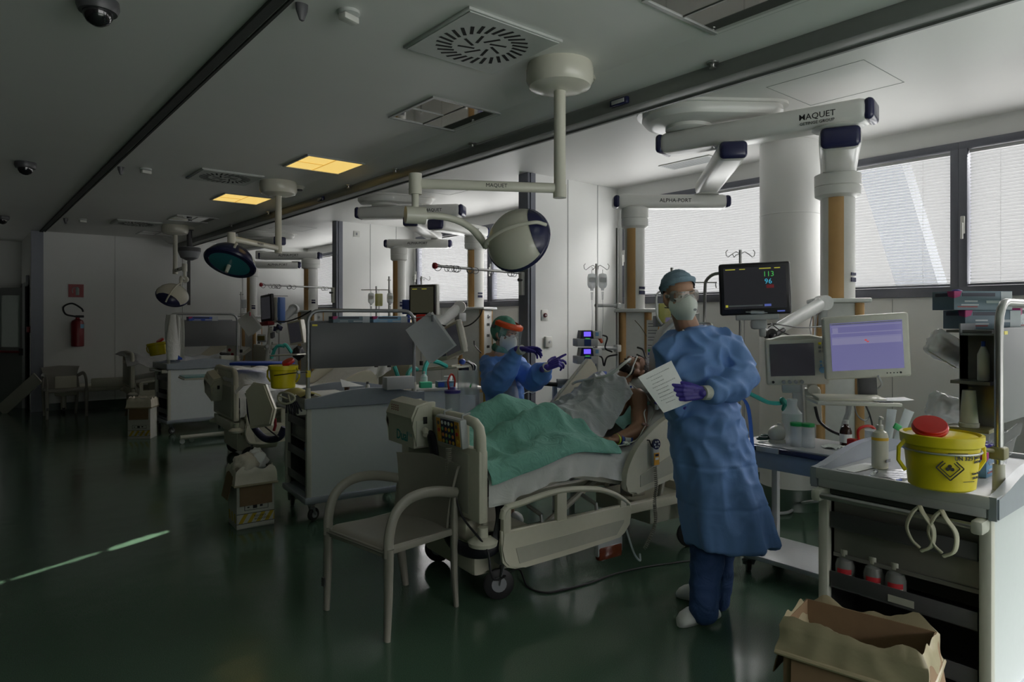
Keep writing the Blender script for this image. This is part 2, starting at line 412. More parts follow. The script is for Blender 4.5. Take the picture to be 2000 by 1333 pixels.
# ================================================================ supply carts
cartw = mat('cart_white_panel', (.56, .60, .61), .35, var=.03)
cartp = mat('cart_cream_post', (.50, .50, .44), .4)
cartg = mat('cart_grey_bumper', (.26, .29, .33), .35)
cartd = mat('cart_dark_interior', (.06, .06, .062), .5)
board = mat('grey_board', (.085, .088, .095), .42, var=.08, scale=3)
traym = mat('cart_tray_plastic', (.34, .34, .32), .4)
def caster(mb_f, mb_w, x, y, r=.05, rz=0.3, top=.14):
    """fork into mb_f, wheel into mb_w"""
    c, s = math.cos(rz), math.sin(rz)
    mb_f.cyl((x, y, top-.02), (x, y, top), .03).cyl((x, y, r*1.9), (x, y, top-.02), .012)
    for k in (-1, 1):
        ox, oy = -s*.022*k, c*.022*k
        mb_f.tube([(x+ox, y+oy, top-.03), (x+ox+c*.02, y+oy+s*.02, r)], [.02, .012], 8, flat=(1, .35))
    cx, cy_ = x+c*.02, y+s*.02
    p0 = Vector((cx-(-s)*.014, cy_-c*.014, r)); p1 = Vector((cx+(-s)*.014, cy_+c*.014, r))
    mb_w.tube([p0, p0*.8+p1*.2, p0*.2+p1*.8, p1], [r*.88, r, r, r*.88], 24)
    mb_f.cyl(p0-(p1-p0)*.05, p1+(p1-p0)*.05, r*.5, seg=16)
def make_cart(name, label, loc, rz, posts=(.02, .88), bmat=None):
    t = TH(name, label, 'cart', loc, rz, 'grey and white supply carts')
    L, Wd = .95, .60
    OBS('side_panel', [MB().b(.035, L-.035, .003, .012, .19, .875), MB().b(.035, L-.035, Wd-.012, Wd-.003, .19, .875), MB().b(L-.02, L-.008, .03, Wd-.03, .19, .875)], cartw, t)
    OBS('corner_post', [MB().b(x, x+.04, y, y+.04, .18, .88, .008) for x in (0, L-.04) for y in (0, Wd-.04)], cartp, t)
    OB('base', MB().b(-.02, L+.02, -.02, Wd+.02, .145, .195, .015).b(.03, L-.03, .03, Wd-.03, .195, .205), cartg, t)
    OB('interior', MB().b(.30, .31, .02, Wd-.02, .2, .87).b(.03, .30, .012, .02, .2, .87).b(.03, .30, Wd-.02, Wd-.012, .2, .87).b(.02, .3, .03, Wd-.03, .84, .868), cartd, t)
    OB('upper_flap', MB().b(.045, .052, .045, Wd-.045, .60, .83, .002).b(.04, .05, .045, Wd-.045, .585, .60), mat('brushed_flap', (.22, .215, .20), .4, .3), t)
    # top with curved bumpers along the two long sides
    def arch(y0, y1):
        n = 16; top = []
        for i in range(n+1):
            u = i/n; k = max(0, math.sin(PI*min(max((u-.08)/.84, 0), 1)))
            top.append((-.02+(L+.04)*u, .945+.055*k))
        return [(-.02, .865)] + [(L+.02, .865)] + top[::-1]
    OBS('bumper', [MB().prism(arch(0, 0), -.025, .01, 'y', .006), MB().prism(arch(0, 0), Wd-.01, Wd+.025, 'y', .006)], cartg, t)
    m = MB().b(-.02, L+.02, .01, Wd-.01, .868, .925, .006).b(-.022, .0, .0, Wd, .90, .945, .006).b(L, L+.022, .0, Wd, .90, .945, .006)
    OB('worktop', m, mat('cart_top', (.42, .43, .44), .35), t)
    for z, a in ((.74, .25), (.50, .25), (.30, .2)):
        OB('shelf', MB().b(.012, .22, .045, Wd-.045, z-.034, z-.028).b(.012, .02, .045, Wd-.045, z-.03, z+.03, .002), dgrey, t)
    h = MB().cyl((-.06, .03, .845), (-.06, Wd-.03, .845), .012)
    OB('handle', h, steel, t)
    OBS('handle_bracket', [MB().b(-.075, .005, y, y+.04, .82, .868, .012) for y in (.005, Wd-.045)], cartp, t)
    for i, (x, y) in enumerate(((.05, .05), (.05, Wd-.05), (L-.05, .05), (L-.05, Wd-.05))):
        f, w = MB(), MB(); caster(f, w, x, y, .05, .4+i, .147)
        fo = OB('caster', f, steel if i % 2 else greyp, t); OB('wheel', w, black, fo)
    # tube frame with board
    x0, x1 = posts; y = .035
    pts = [(x0, y, .93), (x0, y, 1.52)] + [(x0+.09*(1-math.cos(a)), y, 1.52+.09*math.sin(a)) for a in (.4, .8, 1.2, PI/2)] \
        + [(x1-.09*(1-math.cos(a)), y, 1.52+.09*math.sin(a)) for a in (PI/2, 1.2, .8, .4)] + [(x1, y, 1.52), (x1, y, .93)]
    OB('tube_frame', MB().tube(pts, .0145, 14), steel if posts[0] > .1 else mat('grey_tube', (.30, .31, .32), .35, .5), t)
    OB('board', MB().b(x0+.018, x1-.012, y-.008, y+.008, 1.165, 1.515, .003), bmat or board, t)
    OBS('post_sleeve', [MB().cyl((x, y, .925), (x, y, 1.02), .021, .019, 16) for x in posts], cartp, t)
    b2 = MB().b(x0+.03, x1-.02, .04, .17, 1.485, 1.493).b(x0+.03, x1-.02, .165, .17, 1.485, 1.53)
    OB('upper_shelf', b2, greyp, t)
    OB('sticker', MB().b(x0+.03, x0+.07, y-.0095, y-.0075, 1.49, 1.503), yel, t)
    return t
cart_a = make_cart('supply_cart', 'large supply cart in the right foreground with tube frame and metal board', (2.72, .73, 0), 0, posts=(.21, .93), bmat=mat('brushed_metal_board', (.26, .26, .27), .5, .5, var=.08, scale=3))
cart_b = make_cart('supply_cart', 'supply cart in the middle with big grey board, behind the empty chair', (2.05, 4.90, 0), math.radians(-6), posts=(.02, .90))
cart_c = make_cart('supply_cart', 'far supply cart with a white cloth hanging from its tube frame', (2.19, 9.79, 0), math.radians(3), posts=(.02, .92))
# ================================================================ plastic armchair
chm = mat('taupe_plastic_chair', (.27, .255, .22), .38, var=.04)
def make_chair(label, loc, rz):
    """front towards -x"""
    t = TH('armchair', label, 'chair', loc, rz, 'plastic armchairs')
    def seat(u, v):
        x = -.245+.49*u; y = (-.25+.5*v)*(1-.10*u)
        return (x, y, .445-.025*math.sin(PI*v)*math.sin(PI*min(u*1.1, 1))-.02*u+.004-(.03*(1-u*8)**2 if u < .125 else 0))
    OB('seat', MB().grid(16, 12, seat, .022).b(-.235, .235, -.245, -.225, .40, .437, .005).b(-.235, .235, .225, .245, .40, .437, .005).b(-.24, -.222, -.23, .23, .395, .43, .005), chm, t)
    def back(u, v):   # u up, v across
        z = .42+.37*u; w = .205+.062*u**2
        y = (-1+2*v)*w; x = .195+.035*u+.035*(1-(2*v-1)**2)
        return (x, y, z-(.0 if u < 1 else .02*abs(2*v-1)))
    OB('backrest', MB().grid(14, 14, back, .014), chm, t)
    for s in (-1, 1):
        y = s*.262
        arm = smoothpath([(-.225, y, .40), (-.222, y, .50), (-.19, y, .595), (-.12, y, .65), (-.03, y*1.01, .668), (.08, y*1.0, .66), (.18, y*.96, .635), (.235, y*.90, .62)], 5)
        OB('armrest', MB().tube(arm, .022, 12, flat=(1.25, .85)), chm, t)
        OB('front_leg', MB().tube([(-.225, y, .44), (-.228, y, .2), (-.235, y, 0)], [.027, .023, .018], 12, flat=(.85, 1.1)), chm, t)
        OB('rear_leg', MB().tube([(.235, s*.225, .62), (.225, s*.235, .44), (.235, s*.225, .2), (.26, s*.215, 0)], [.02, .026, .022, .016], 12, flat=(.85, 1.15)), chm, t)
    OB('maker_plate', MB().b(-.258, -.252, .248, .276, .13, .175), dgrey, t)
    return t
make_chair('empty taupe plastic armchair standing at the foot of the nearest bed', (1.80, 3.17, 0), math.radians(8))
make_chair('dim plastic armchair standing near the door and the back wall', (1.35, 12.75, 0), math.radians(95))
# ================================================================ hospital beds
bedp = mat('bed_cream_plastic', (.66, .63, .52), .4, var=.04)
bedi = mat('bed_grey_inlay', (.46, .45, .38), .5)
bedm = mat('bed_frame_metal', (.52, .50, .43), .4, .2)
def rrect(x0, x1, z0, z1, r, n=5):
    o = []
    for cx, cz, a0 in ((x1-r, z1-r, 0), (x0+r, z1-r, 90), (x0+r, z0+r, 180), (x1-r, z0+r, 270)):
        for i in range(n+1):
            a = math.radians(a0+90*i/n); o.append((cx+r*math.cos(a), cz+r*math.sin(a)))
    return o
def frame_ring(mb, outer, inner, h0, h1, axis, T=None):
    """band between an outer and an inner closed outline (same count), extruded from h0 to h1"""
    f = {'x': lambda a, b, h: (h, a, b), 'y': lambda a, b, h: (a, h, b)}[axis]
    n = len(outer); R = [[f(*p, h) for p in q] for q, h in ((outer, h0), (outer, h1), (inner, h1), (inner, h0))]
    V = [[mb._v(p) for p in q] for q in R]
    for i in range(4):
        a, b = V[i], V[(i+1) % 4]
        for j in range(n):
            k = (j+1) % n; mb.bm.faces.new((a[j], a[k], b[k], b[j]))
    return mb
def resample(poly, n):
    P = [Vector((a, b)) for a, b in poly]; P.append(P[0]); d = [0]
    for i in range(1, len(P)): d.append(d[-1]+(P[i]-P[i-1]).length)
    out = []
    for k in range(n):
        t = d[-1]*k/n
        for i in range(1, len(P)):
            if d[i] >= t:
                u = (t-d[i-1])/max(d[i]-d[i-1], 1e-9); q = P[i-1].lerp(P[i], u); out.append((q.x, q.y)); break
    return out
def side_rail(t, y, T, name='side_rail', flip=False):
    """foot-section rail in its own frame: x 0..0.93, z 0..0.38"""
    o = [(.0, .05), (.06, .005), (.12, .0), (.5, .012), (.86, .03), (.90, .08), (.935, .17), (.90, .235), (.80, .30), (.66, .35), (.46, .378), (.30, .375), (.12, .35), (.02, .34), (-.005, .30), (-.008, .15)]
    oo = smoothpath([(a, 0, b) for a, b in o]+[(o[0][0], 0, o[0][1])], 3)[:-1]; out = [(p.x, p.z) for p in oo]
    # solid lower body and an upper band with two openings
    m = MB().at(T)
    low = [p for p in out if p[1] < .205]
    lowp = [(-.008, .215)] + [p for p in o if p[1] < .2 and p[0] < .05] + [(.06, .005), (.12, 0), (.5, .012), (.86, .03), (.90, .08), (.935, .17), (.92, .215)]
    lowp = [(-.008, .215), (-.008, .12), (.0, .05), (.03, .018), (.08, .002), (.14, 0), (.5, .012), (.84, .028), (.88, .05), (.91, .10), (.935, .165), (.93, .195), (.915, .222), (.5, .21)]
    m.prism(lowp, -.02, .02, 'y', .012)
    n = 48
    big = resample([(-.008, .20), (.915, .205), (.90, .238), (.80, .302), (.66, .352), (.46, .380), (.30, .377), (.12, .352), (.03, .342), (.0, .315), (-.008, .28)], n)
    top = [(-.008, .2), (-.008, .29), (.0, .325), (.03, .345), (.12, .354), (.30, .378), (.46, .380), (.66, .352), (.80, .302), (.90, .238), (.915, .205)]
    pts = smoothpath([(a, 0, b) for a, b in top[1:]], 4)
    m.tube([(p.x+(.012 if p.x < .02 else 0), 0, p.z-.012) for p in pts], .021, 12, flat=(1, .8))
    m.b(.0, .05, -.017, .017, .19, .33, .006).b(.36, .43, -.016, .016, .2, .372, .006).b(.84, .89, -.016, .016, .19, .25, .006)
    r = OB(name, m, bedp, t)
    OB('inlay', MB().at(T).prism([(.10, .03), (.80, .055), (.86, .12), (.86, .135), (.075, .115)], -.0235, -.0195, 'y'), bedi, r)
    return r
def head_rail(t, T):
    m = MB().at(T)
    o = [(.0, .0), (.07, -.04), (.16, -.03), (.48, .03), (.56, .10), (.60, .22), (.58, .34), (.50, .42), (.36, .40), (.22, .33), (.10, .24), (.02, .12)]
    pp = smoothpath([(a, 0, b) for a, b in o+[o[0]]], 4)[:-1]
    m.prism([(p.x, p.z) for p in pp], -.022, .022, 'y', .012)
    r = OB('side_rail', m, bedp, t)
    OB('inlay', MB().at(T).prism([(.12, .0), (.46, .06), (.54, .16), (.55, .22), (.12, .07)], -.0255, -.0215, 'y'), bedi, r)
    return r
def make_bed(label, loc, rz, near_down=True):
    t = TH('hospital_bed', label, 'bed', loc, rz, 'cream hospital beds')
    # foot board: across y at x 0..0.05 ; local y- is the near side
    n = 60
    out = [(-.47, .48), (.47, .48), (.47, .86), (.465, .93), (.44, .985), (.39, 1.01), (.30, 1.02), (-.30, 1.02), (-.39, 1.01), (-.44, .975), (-.465, .92), (-.47, .84)]
    m = MB()
    hole = [(-.40, .855), (-.395, .935), (-.36, .955), (-.30, .962), (-.29, .94), (-.29, .855)]
    m.b(-.012, .045, -.47, .47, .47, .855, .012)
    m.tube([(.016, y, z) for y, z in [(-.446, .50), (-.446, .85), (-.442, .92), (-.425, .965), (-.38, .99), (-.30, .998), (.30, .998), (.38, .99), (.425, .965), (.442, .92), (.446, .85), (.446, .50)]], .028, 14)
    m.b(0, .034, -.30, .30, .84, .99, .006).b(.0, .034, -.44, -.39, .84, .96, .006).b(0, .034, .39, .44, .84, .96, .006)
    fb = OB('foot_board', m, bedp, t)
    OB('inlay', MB().b(-.0145, -.0115, -.36, .36, .50, .82, .001), bedi, fb)
    # head board
    m = MB().b(2.03, 2.07, -.45, .45, .50, 1.02, .015).b(2.035, 2.065, -.36, .36, 1.0, 1.08, .012)
    OB('head_board', m, bedp, t)
    # chassis
    m = MB().b(.10, 1.98, -.36, -.30, .30, .36, .008).b(.10, 1.98, .30, .36, .30, .36, .008).b(.10, .18, -.36, .36, .30, .36).b(1.90, 1.98, -.36, .36, .30, .36)
    m.b(.06, .50, -.30, .30, .12, .33, .03).b(1.45, 1.95, -.28, .28, .16, .30, .03)
    m.b(-.02, .14, -.34, .34, .34, .46, .03)
    OB('chassis', m, bedp, t)
    OBS('lift_column', [MB().b(.30, .40, -.06, .06, .30, .56), MB().b(1.5, 1.62, -.06, .06, .28, .58)], bedm, t)
    OBS('lift_arm', [MB().tube([(.55, y, .33), (.95, y, .55)], .022) for y in (-.3, .3)]+[MB().tube([(1.55, y, .3), (1.7, y, .9)], .02) for y in (-.26, .26)], bedm, t)
    OB('hook', MB().tube([(.06, -.40, .42), (.06, -.40, .545), (.10, -.40, .56), (.2, -.40, .555)], .014), bedm, t)
    # jointed deck: foot, knee, seat, back
    m = MB()
    for y0, y1 in ((-.445, -.405), (.405, .445)):
        m.prism([(.06, .545), (.06, .575), (.62, .665), (.66, .665), (1.0, .575), (1.14, .575), (1.79, 1.04), (1.80, 1.01), (1.15, .54), (.98, .54), (.64, .625)], y0, y1, 'y')
    m.prism([(.06, .555), (.06, .585), (.64, .675), (1.0, .585), (1.14, .585), (1.79, 1.055), (1.80, 1.03), (1.15, .555), (1.0, .555), (.64, .645)], -.40, .40, 'y')
    OB('deck', m, bedm, t)
    # bumpers at the corners
    OBS('corner_bumper', [MB().lathe([(.03, .345), (.075, .355), (.08, .375), (.05, .395), (.028, .40), (.028, .45)], (.02, y, 0), 24) for y in (-.455, .455)], cream, t)
    for i, (x, y) in enumerate(((.20, -.37), (.20, .33), (1.70, -.37), (1.70, .37))):
        f, w = MB(), MB(); caster(f, w, x, y, .085, (2.75, 2.5, -.5, -.3)[i], .23)
        f.b(x-.04, x+.04, y-.03, y+.03, .2, .31, .01)
        fo = OB('caster', f, greyp, t); OB('wheel', w, black, fo)
    side_rail(t, -.51, Matrix.Translation((.10, -.515, .215)))
    side_rail(t, .51, Matrix.Translation((.10, .515, .215)), 'side_rail')
    OBS('rail_arm', [MB().tube([(x, s*.40, .50), (x+.03, s*.49, .46), (x+.03, s*.50, .40)], .012) for s in (-1, 1) for x in (.35, .75)], steel, t)
    head_rail(t, Matrix.Translation((.99, -.50, .52)))
    A = Matrix.Translation((1.10, .50, .74)) @ Matrix.Rotation(-math.radians(33), 4, 'Y')
    m = MB().at(A)
    o = [(.0, .0), (.05, -.045), (.62, -.06), (.68, -.02), (.70, .06), (.69, .14), (.66, .165), (.05, .07), (.01, .05)]
    m.prism(o, -.02, .02, 'y', .01)
    r = OB('side_rail', m, bedp, t)
    return t
BED = make_bed('cream hospital bed in the nearest bay with the patient lying on it', (2.17, 3.295, 0), math.radians(-5))
BT = Matrix.Translation((2.17, 3.295, 0)) @ Matrix.Rotation(math.radians(-5), 4, 'Z')
# ================================================================ ceiling pendants
penw = mat('pendant_white', (.70, .70, .67), .28, var=.02)
def arm_body(t, p0, p1, z, h, w, text=None, tsize=.05, tpos=.5, sub=None):
    p0 = Vector((*p0, z)); p1 = Vector((*p1, z)); d = p1-p0; L = d.length; a = math.atan2(d.y, d.x)
    T = Matrix.Translation((p0+p1)/2) @ Matrix.Rotation(a, 4, 'Z')
    o = OB('arm', MB().at(T).box((0, 0, 0), (L, w, h), min(h, w)*.36, seg=5), penw, t)
    for s in (-1, 1):
        OB('arm_end_cap', MB().at(T @ Matrix.Translation((s*L/2, 0, 0))).box((0, 0, 0), (.06, w*.94, h*.92), h*.33, seg=4), navy, o)
    if text:
        side = -1 if (Matrix.Rotation(a, 4, 'Z') @ Vector((0, -1, 0))).dot(Vector((.6374, .7705, 0))) < 0 else 1
        n = Matrix.Rotation(a, 4, 'Z') @ Vector((0, side, 0)); x = Vector((-n.y, n.x, 0))
        c = p0.lerp(p1, tpos) + n*(w/2+.0008)
        TXT(text, tsize, ink, o, face_T(c, x), bold=.0002)
        if sub: TXT(sub, tsize*.5, ink, o, face_T(c-Vector((0, 0, tsize*.78)), x))
    return o
def joint(t, x, y, z0, z1, r):
    OB('joint', MB().lathe([(r*.9, z0), (r, z0+.008), (r, z1-.008), (r*.9, z1)], (x, y, 0), 36), penw, t)
def column_unit(t, x, y, ztop, zshelf, zbot, r=.10, rz=0.0, w=.26):
    c = OB('column', MB().cyl((x, y, zshelf), (x, y, ztop), r, seg=36), penw, t)
    OB('collar', MB().lathe([(r*1.02, ztop-.17), (r*1.32, ztop-.15), (r*1.35, ztop-.09), (r*1.30, ztop-.085), (r*1.35, ztop-.08), (r*1.35, ztop), (r, ztop+.02)], (x, y, 0), 40), penw, c)
    # veneer strip facing down the hall (west side)
    a0 = math.radians(200); V = []
    for a in [a0+math.radians(50)*(i/6-.5) for i in range(7)]: V.append((x+math.cos(a)*(r+.003), y+math.sin(a)*(r+.003)))
    V += [(x+math.cos(a)*(r-.01), y+math.sin(a)*(r-.01)) for a in (a0+math.radians(25), a0-math.radians(25))]
    OB('veneer_strip', MB().prism(V, zshelf, ztop-.171), tan, c)
    T = Matrix.Translation((x, y, 0)) @ Matrix.Rotation(rz, 4, 'Z')
    h = OB('service_head', MB().at(T).b(-w/2+.03, w/2-.03, -w/2+.01, w/2-.01, zbot, zshelf-.03, .012), white_p, t)
    OB('top_shelf', MB().at(T).b(-w/2-.06, w/2+.06, -w/2-.03, w/2+.03, zshelf-.03, zshelf, .01), white_p, h)
    for s in (-1, 1):
        for q in (-1, 1):
            OB('veneer_strip', MB().at(T).cyl((s*(w/2-.028), q*(w/2-.035), zbot+.01), (s*(w/2-.028), q*(w/2-.035), zshelf-.032), .030, seg=16), tan, h)
    n = 0
    for z in [zshelf-.22, zshelf-.36, zshelf-.50, zshelf-.62]:
        if z < zbot+.1: break
        n += 1
        q = MB().at(T)
        for dx in (-.025, .025): q.cyl((dx, -w/2+.012, z), (dx, -w/2+.004, z), .019, seg=16)
        OB('socket', q, dgrey, h)
    OB('gas_outlet', MB().at(T).cyl((0, -w/2+.012, zshelf-.12), (0, -w/2-.004, zshelf-.12), .024, seg=20).cyl((0, -w/2-.004, zshelf-.12), (0, -w/2-.016, zshelf-.12), .012, seg=16), lgrey, h)
    l = MB().b(x-.04, x+.03, y-r-.0025, y-r+.002, zshelf+.12, zshelf+.15).b(x-.04, x+.03, y-r-.0025, y-r+.002, zshelf+.165, zshelf+.185)
    OB('label', l, navy, c)
    return c, h
def hull_cover(t, c0, r0, c1, r1, z):
    P = []
    for c, r in ((c0, r0), (c1, r1)):
        P += [Vector((c[0]+math.cos(a)*r, c[1]+math.sin(a)*r)) for a in [2*PI*i/40 for i in range(40)]]
    P.sort(key=lambda p: (p.x, p.y))
    def half(Q):
        o = []
        for p in Q:
            while len(o) > 1 and (o[-1]-o[-2]).cross(p-o[-1]) <= 0: o.pop()
            o.append(p)
        return o
    Hh = half(P)[:-1]+half(P[::-1])[:-1]
    mid = Vector(((c0[0]*2+c1[0])/3, (c0[1]*2+c1[1])/3))
    rs = []
    for k, dz in ((1.06, 0), (1.06, -.018), (.98, -.02), (.99, -.05), (.93, -.085), (.82, -.10)):
        rs.append([(mid.x+(p.x-mid.x)*k, mid.y+(p.y-mid.y)*k, z+dz) for p in Hh])
    OB('ceiling_cover', MB().rings(rs), penw, t)
def make_pendant(label, disc, tail, arms, joints, cols):
    t = TH('ceiling_pendant', label, 'pendant arm', (disc[0], disc[1], H), group='ceiling supply pendants')
    inv = Matrix.Translation((-disc[0], -disc[1], -H))
    hull_cover(t, disc, .33, tail, .13, H)
    for a in arms: arm_body(t, *a)
    for j in joints: joint(t, *j)
    res = [column_unit(t, *c) for c in cols]
    for o in t.children: o.matrix_parent_inverse = Matrix.Translation((-disc[0], -disc[1], -H))
    return t, res
make_pendant('nearest white ceiling pendant with two arms and two columns above the patient bed', (4.0, 2.88), (4.25, 2.45),
    [((3.97, 3.07), (4.27, 1.76), 2.80, .145, .22, 'MAQUET', .052, .79, 'GETINGE GROUP'),
     ((3.96, 2.50), (4.97, 3.40), 2.66, .125, .19), ((4.33, 3.85), (5.05, 3.26), 2.535, .115, .16, 'ALPHA-PORT', .045, .52),
     ((4.17, 1.90), (5.04, 2.31), 2.655, .14, .24, 'ALPHA-PORT', .05, .5)],
    [(4.0, 2.88, 2.87, 2.91, .16), (4.06, 2.60, 2.715, 2.735, .10), (4.24, 1.95, 2.72, 2.735, .15), (4.89, 3.34, 2.59, 2.60, .10)],
    [(4.94, 2.27, 2.585, 1.69, .62, .115, .55, .32), (4.45, 3.75, 2.475, 1.63, .70, .085, .75, .28)])
make_pendant('middle bay white ceiling pendant, partly behind the big white lamp', (4.0, 7.22), (4.35, 6.95),
    [((3.74, 7.38), (4.56, 6.42), 2.80, .145, .22, 'MAQUET', .05, .75), ((4.03, 6.69), (5.10, 7.80), 2.66, .125, .19),
     ((4.42, 7.95), (5.07, 7.42), 2.535, .115, .16, 'ALPHA-PORT', .045, .5), ((4.36, 6.68), (5.27, 6.98), 2.655, .14, .24, 'ALPHA-PORT', .05, .6)],
    [(3.95, 7.13, 2.87, 2.91, .16), (4.2, 6.88, 2.715, 2.735, .10), (4.47, 6.62, 2.72, 2.735, .13), (5.0, 7.6, 2.59, 2.60, .10)],
    [(5.13, 6.93, 2.585, 1.69, .62, .105, .55, .36), (4.55, 7.84, 2.475, 1.58, .70, .085, .75, .28)])
make_pendant('farthest white ceiling pendant, behind the lamp with the teal glass', (4.0, 11.6), (4.4, 11.35),
    [((3.89, 12.1), (4.06, 10.78), 2.80, .145, .22), ((4.2, 12.05), (5.0, 11.38), 2.655, .14, .2, 'ALPHA-PORT', .06, .5), ((4.15, 12.65), (4.95, 12.15), 2.53, .13, .18, 'ALPHA-PORT', .06, .6)],
    [(3.95, 11.6, 2.87, 2.91, .16), (4.2, 12.05, 2.60, 2.74, .09), (4.9, 12.15, 2.59, 2.60, .10)],
    [(4.88, 11.48, 2.585, 1.69, .62, .12, .55, .34), (4.23, 12.6, 2.475, 1.6, .70, .09, .75, .28)])
# ================================================================ surgical lamps on ceiling arms
lampw = mat('lamp_cream_shell', (.66, .64, .55), .22, var=.02)
glass_t = mat('teal_lamp_glass', (.04, .22, .27), .06, spec=.9, var=0)
def make_lamp(label, base, elbow, head, nrm, R=.21, zarm=2.295, second=None):
    t = TH('surgical_lamp', label, 'lamp', (base[0], base[1], H), group='surgical lamps on ceiling arms')
    x, y = base
    OB('ceiling_cover', MB().lathe([(.185, H), (.192, H-.03), (.192, H-.09), (.175, H-.125), (.12, H-.145), (.04, H-.15)], (x, y, 0), 44), lampw, t)
    OB('post', MB().cyl((x, y, H-.14), (x, y, zarm-.035), .034, seg=24).cyl((x, y, zarm-.055), (x, y, zarm+.02), .038, seg=24), lampw, t)
    ex, ey = elbow; B = Vector((x, y, zarm)); E = Vector((ex, ey, zarm)); d = (E-B).normalized()
    a = OB('arm', MB().tube([B+d*.02, E-d*.02], .026, 18, flat=(.8, 1.1)), lampw, t)
    n = Vector((d.y, -d.x, 0)); n = -n if n.dot(Vector((.6374, .7705, 0))) > 0 else n
    TXT('MAQUET', .03, ink, a, face_T(B.lerp(E, .45)+n*.0215, Vector((-n.y, n.x, 0))))
    OB('elbow', MB().cyl((ex, ey, zarm-.06), (ex, ey, zarm+.055), .036, seg=24).cyl((ex, ey, zarm-.16), (ex, ey, zarm-.05), .02, seg=20), lampw, t)
    hd = Vector(head); q = Vector((ex, ey, zarm-.175)); u = (hd-q); u.z = 0; u.normalize()
    OB('knuckle', MB().cyl(q-u*.055, q+u*.055, .048, seg=28), lampw, t)
    nv = Vector(nrm).normalized(); apex = hd - nv*.13*R/.21
    side = u - nv*u.dot(nv); side = side.normalized() if side.length > .01 else nv.orthogonal().normalized()
    P1 = hd - side*R*.95 - nv*.05; P0 = q+u*.05
    pts = bez(P0, P0+u*(P1-P0).length*.5+Vector((0, 0, .02)), P1+Vector((0, 0, .12))-side*.05, P1, 12)
    OB('spring_arm', MB().tube(pts, [.02]*8+[.022, .024, .022, .018, .016], 14), lampw, t)
    loop = smoothpath([P1, hd-side*R*.75-nv*.11, hd-nv*.155*R/.21, hd+side*R*.75-nv*.10, hd+side*R*.98-nv*.03], 6)
    rot = nv.to_track_quat('Z', 'Y').to_matrix().to_4x4(); T = Matrix.Translation(hd) @ rot
    h = OB('lamp_head', MB().at(T).lathe([(.002, -.135), (.05, -.132), (.10, -.118), (.15, -.088), (.185, -.05), (.203, -.012), (.207, .01)] if R == .21 else
        [(R*a_, R*b_) for a_, b_ in ((.01, -.64), (.24, -.63), (.48, -.56), (.71, -.42), (.88, -.24), (.967, -.06), (.985, .05))], seg=48, cap=True), lampw, t)
    OB('rim', MB().at(T).lathe([(R*.96, -.012), (R*1.0, -.004), (R*1.01, .012), (R*.97, .026), (R*.80, .030), (R*.78, .024)], seg=48, cap=False), navy, h)
    OB('glass', MB().at(T).lathe([(R*.80, .024), (R*.5, .034), (R*.01, .038)], seg=40), glass_t, h)
    cc = side*R*.80-nv*.045
    oc = OB('navy_cover', MB().at(Matrix.Translation(hd) @ rot).lathe([(R*1.004*a_, R*b_-.001) for a_, b_ in ((.50, -.565), (.72, -.425), (.89, -.245), (.975, -.06), (.99, .05))], seg=48, cap=False), navy, h)
    # keep only the part of the navy cover on the far side of the arm
    bmm = bmesh.new(); bmm.from_mesh(oc.data)
    bmesh.ops.bisect_plane(bmm, geom=bmm.verts[:]+bmm.edges[:]+bmm.faces[:], plane_co=hd+side*R*.60, plane_no=side, clear_inner=True)
    bmm.to_mesh(oc.data); bmm.free()
    OB('handle_loop', MB().tube(loop, .011, 10), lampw, h)
    OB('grip', MB().at(T).cyl((0, 0, .03), (0, 0, .11), .018, .014, 16), lampw, h)
    for o in t.children: o.matrix_parent_inverse = Matrix.Translation((-x, -y, -H))
    return t
Fw, Rt, Up = Vector((.6374, .7705, 0)), Vector((.7705, -.6374, 0)), Vector((0, 0, 1))
make_lamp('nearest large surgical lamp with cream dome turned to the camera', (2.68, 2.81), (1.97, 3.22), Fw*3.95+Rt*.035+Up*2.01, Rt*.42+Fw*.78-Up*.30, R=.20)
make_lamp('surgical lamp with teal glass facing the camera, in the middle of the hall', (2.67, 7.13), (2.0, 6.52), Fw*6.0-Rt*2.50+Up*2.05, -Fw*.50-Up*.87-Rt*.12, R=.225)
make_lamp('small distant surgical lamp with white dome, hanging above the far cart', (2.68, 11.5), (2.62, 10.7), Fw*9.2-Rt*4.62+Up*1.86, -Rt*.42+Fw*.45-Up*.62, R=.21)
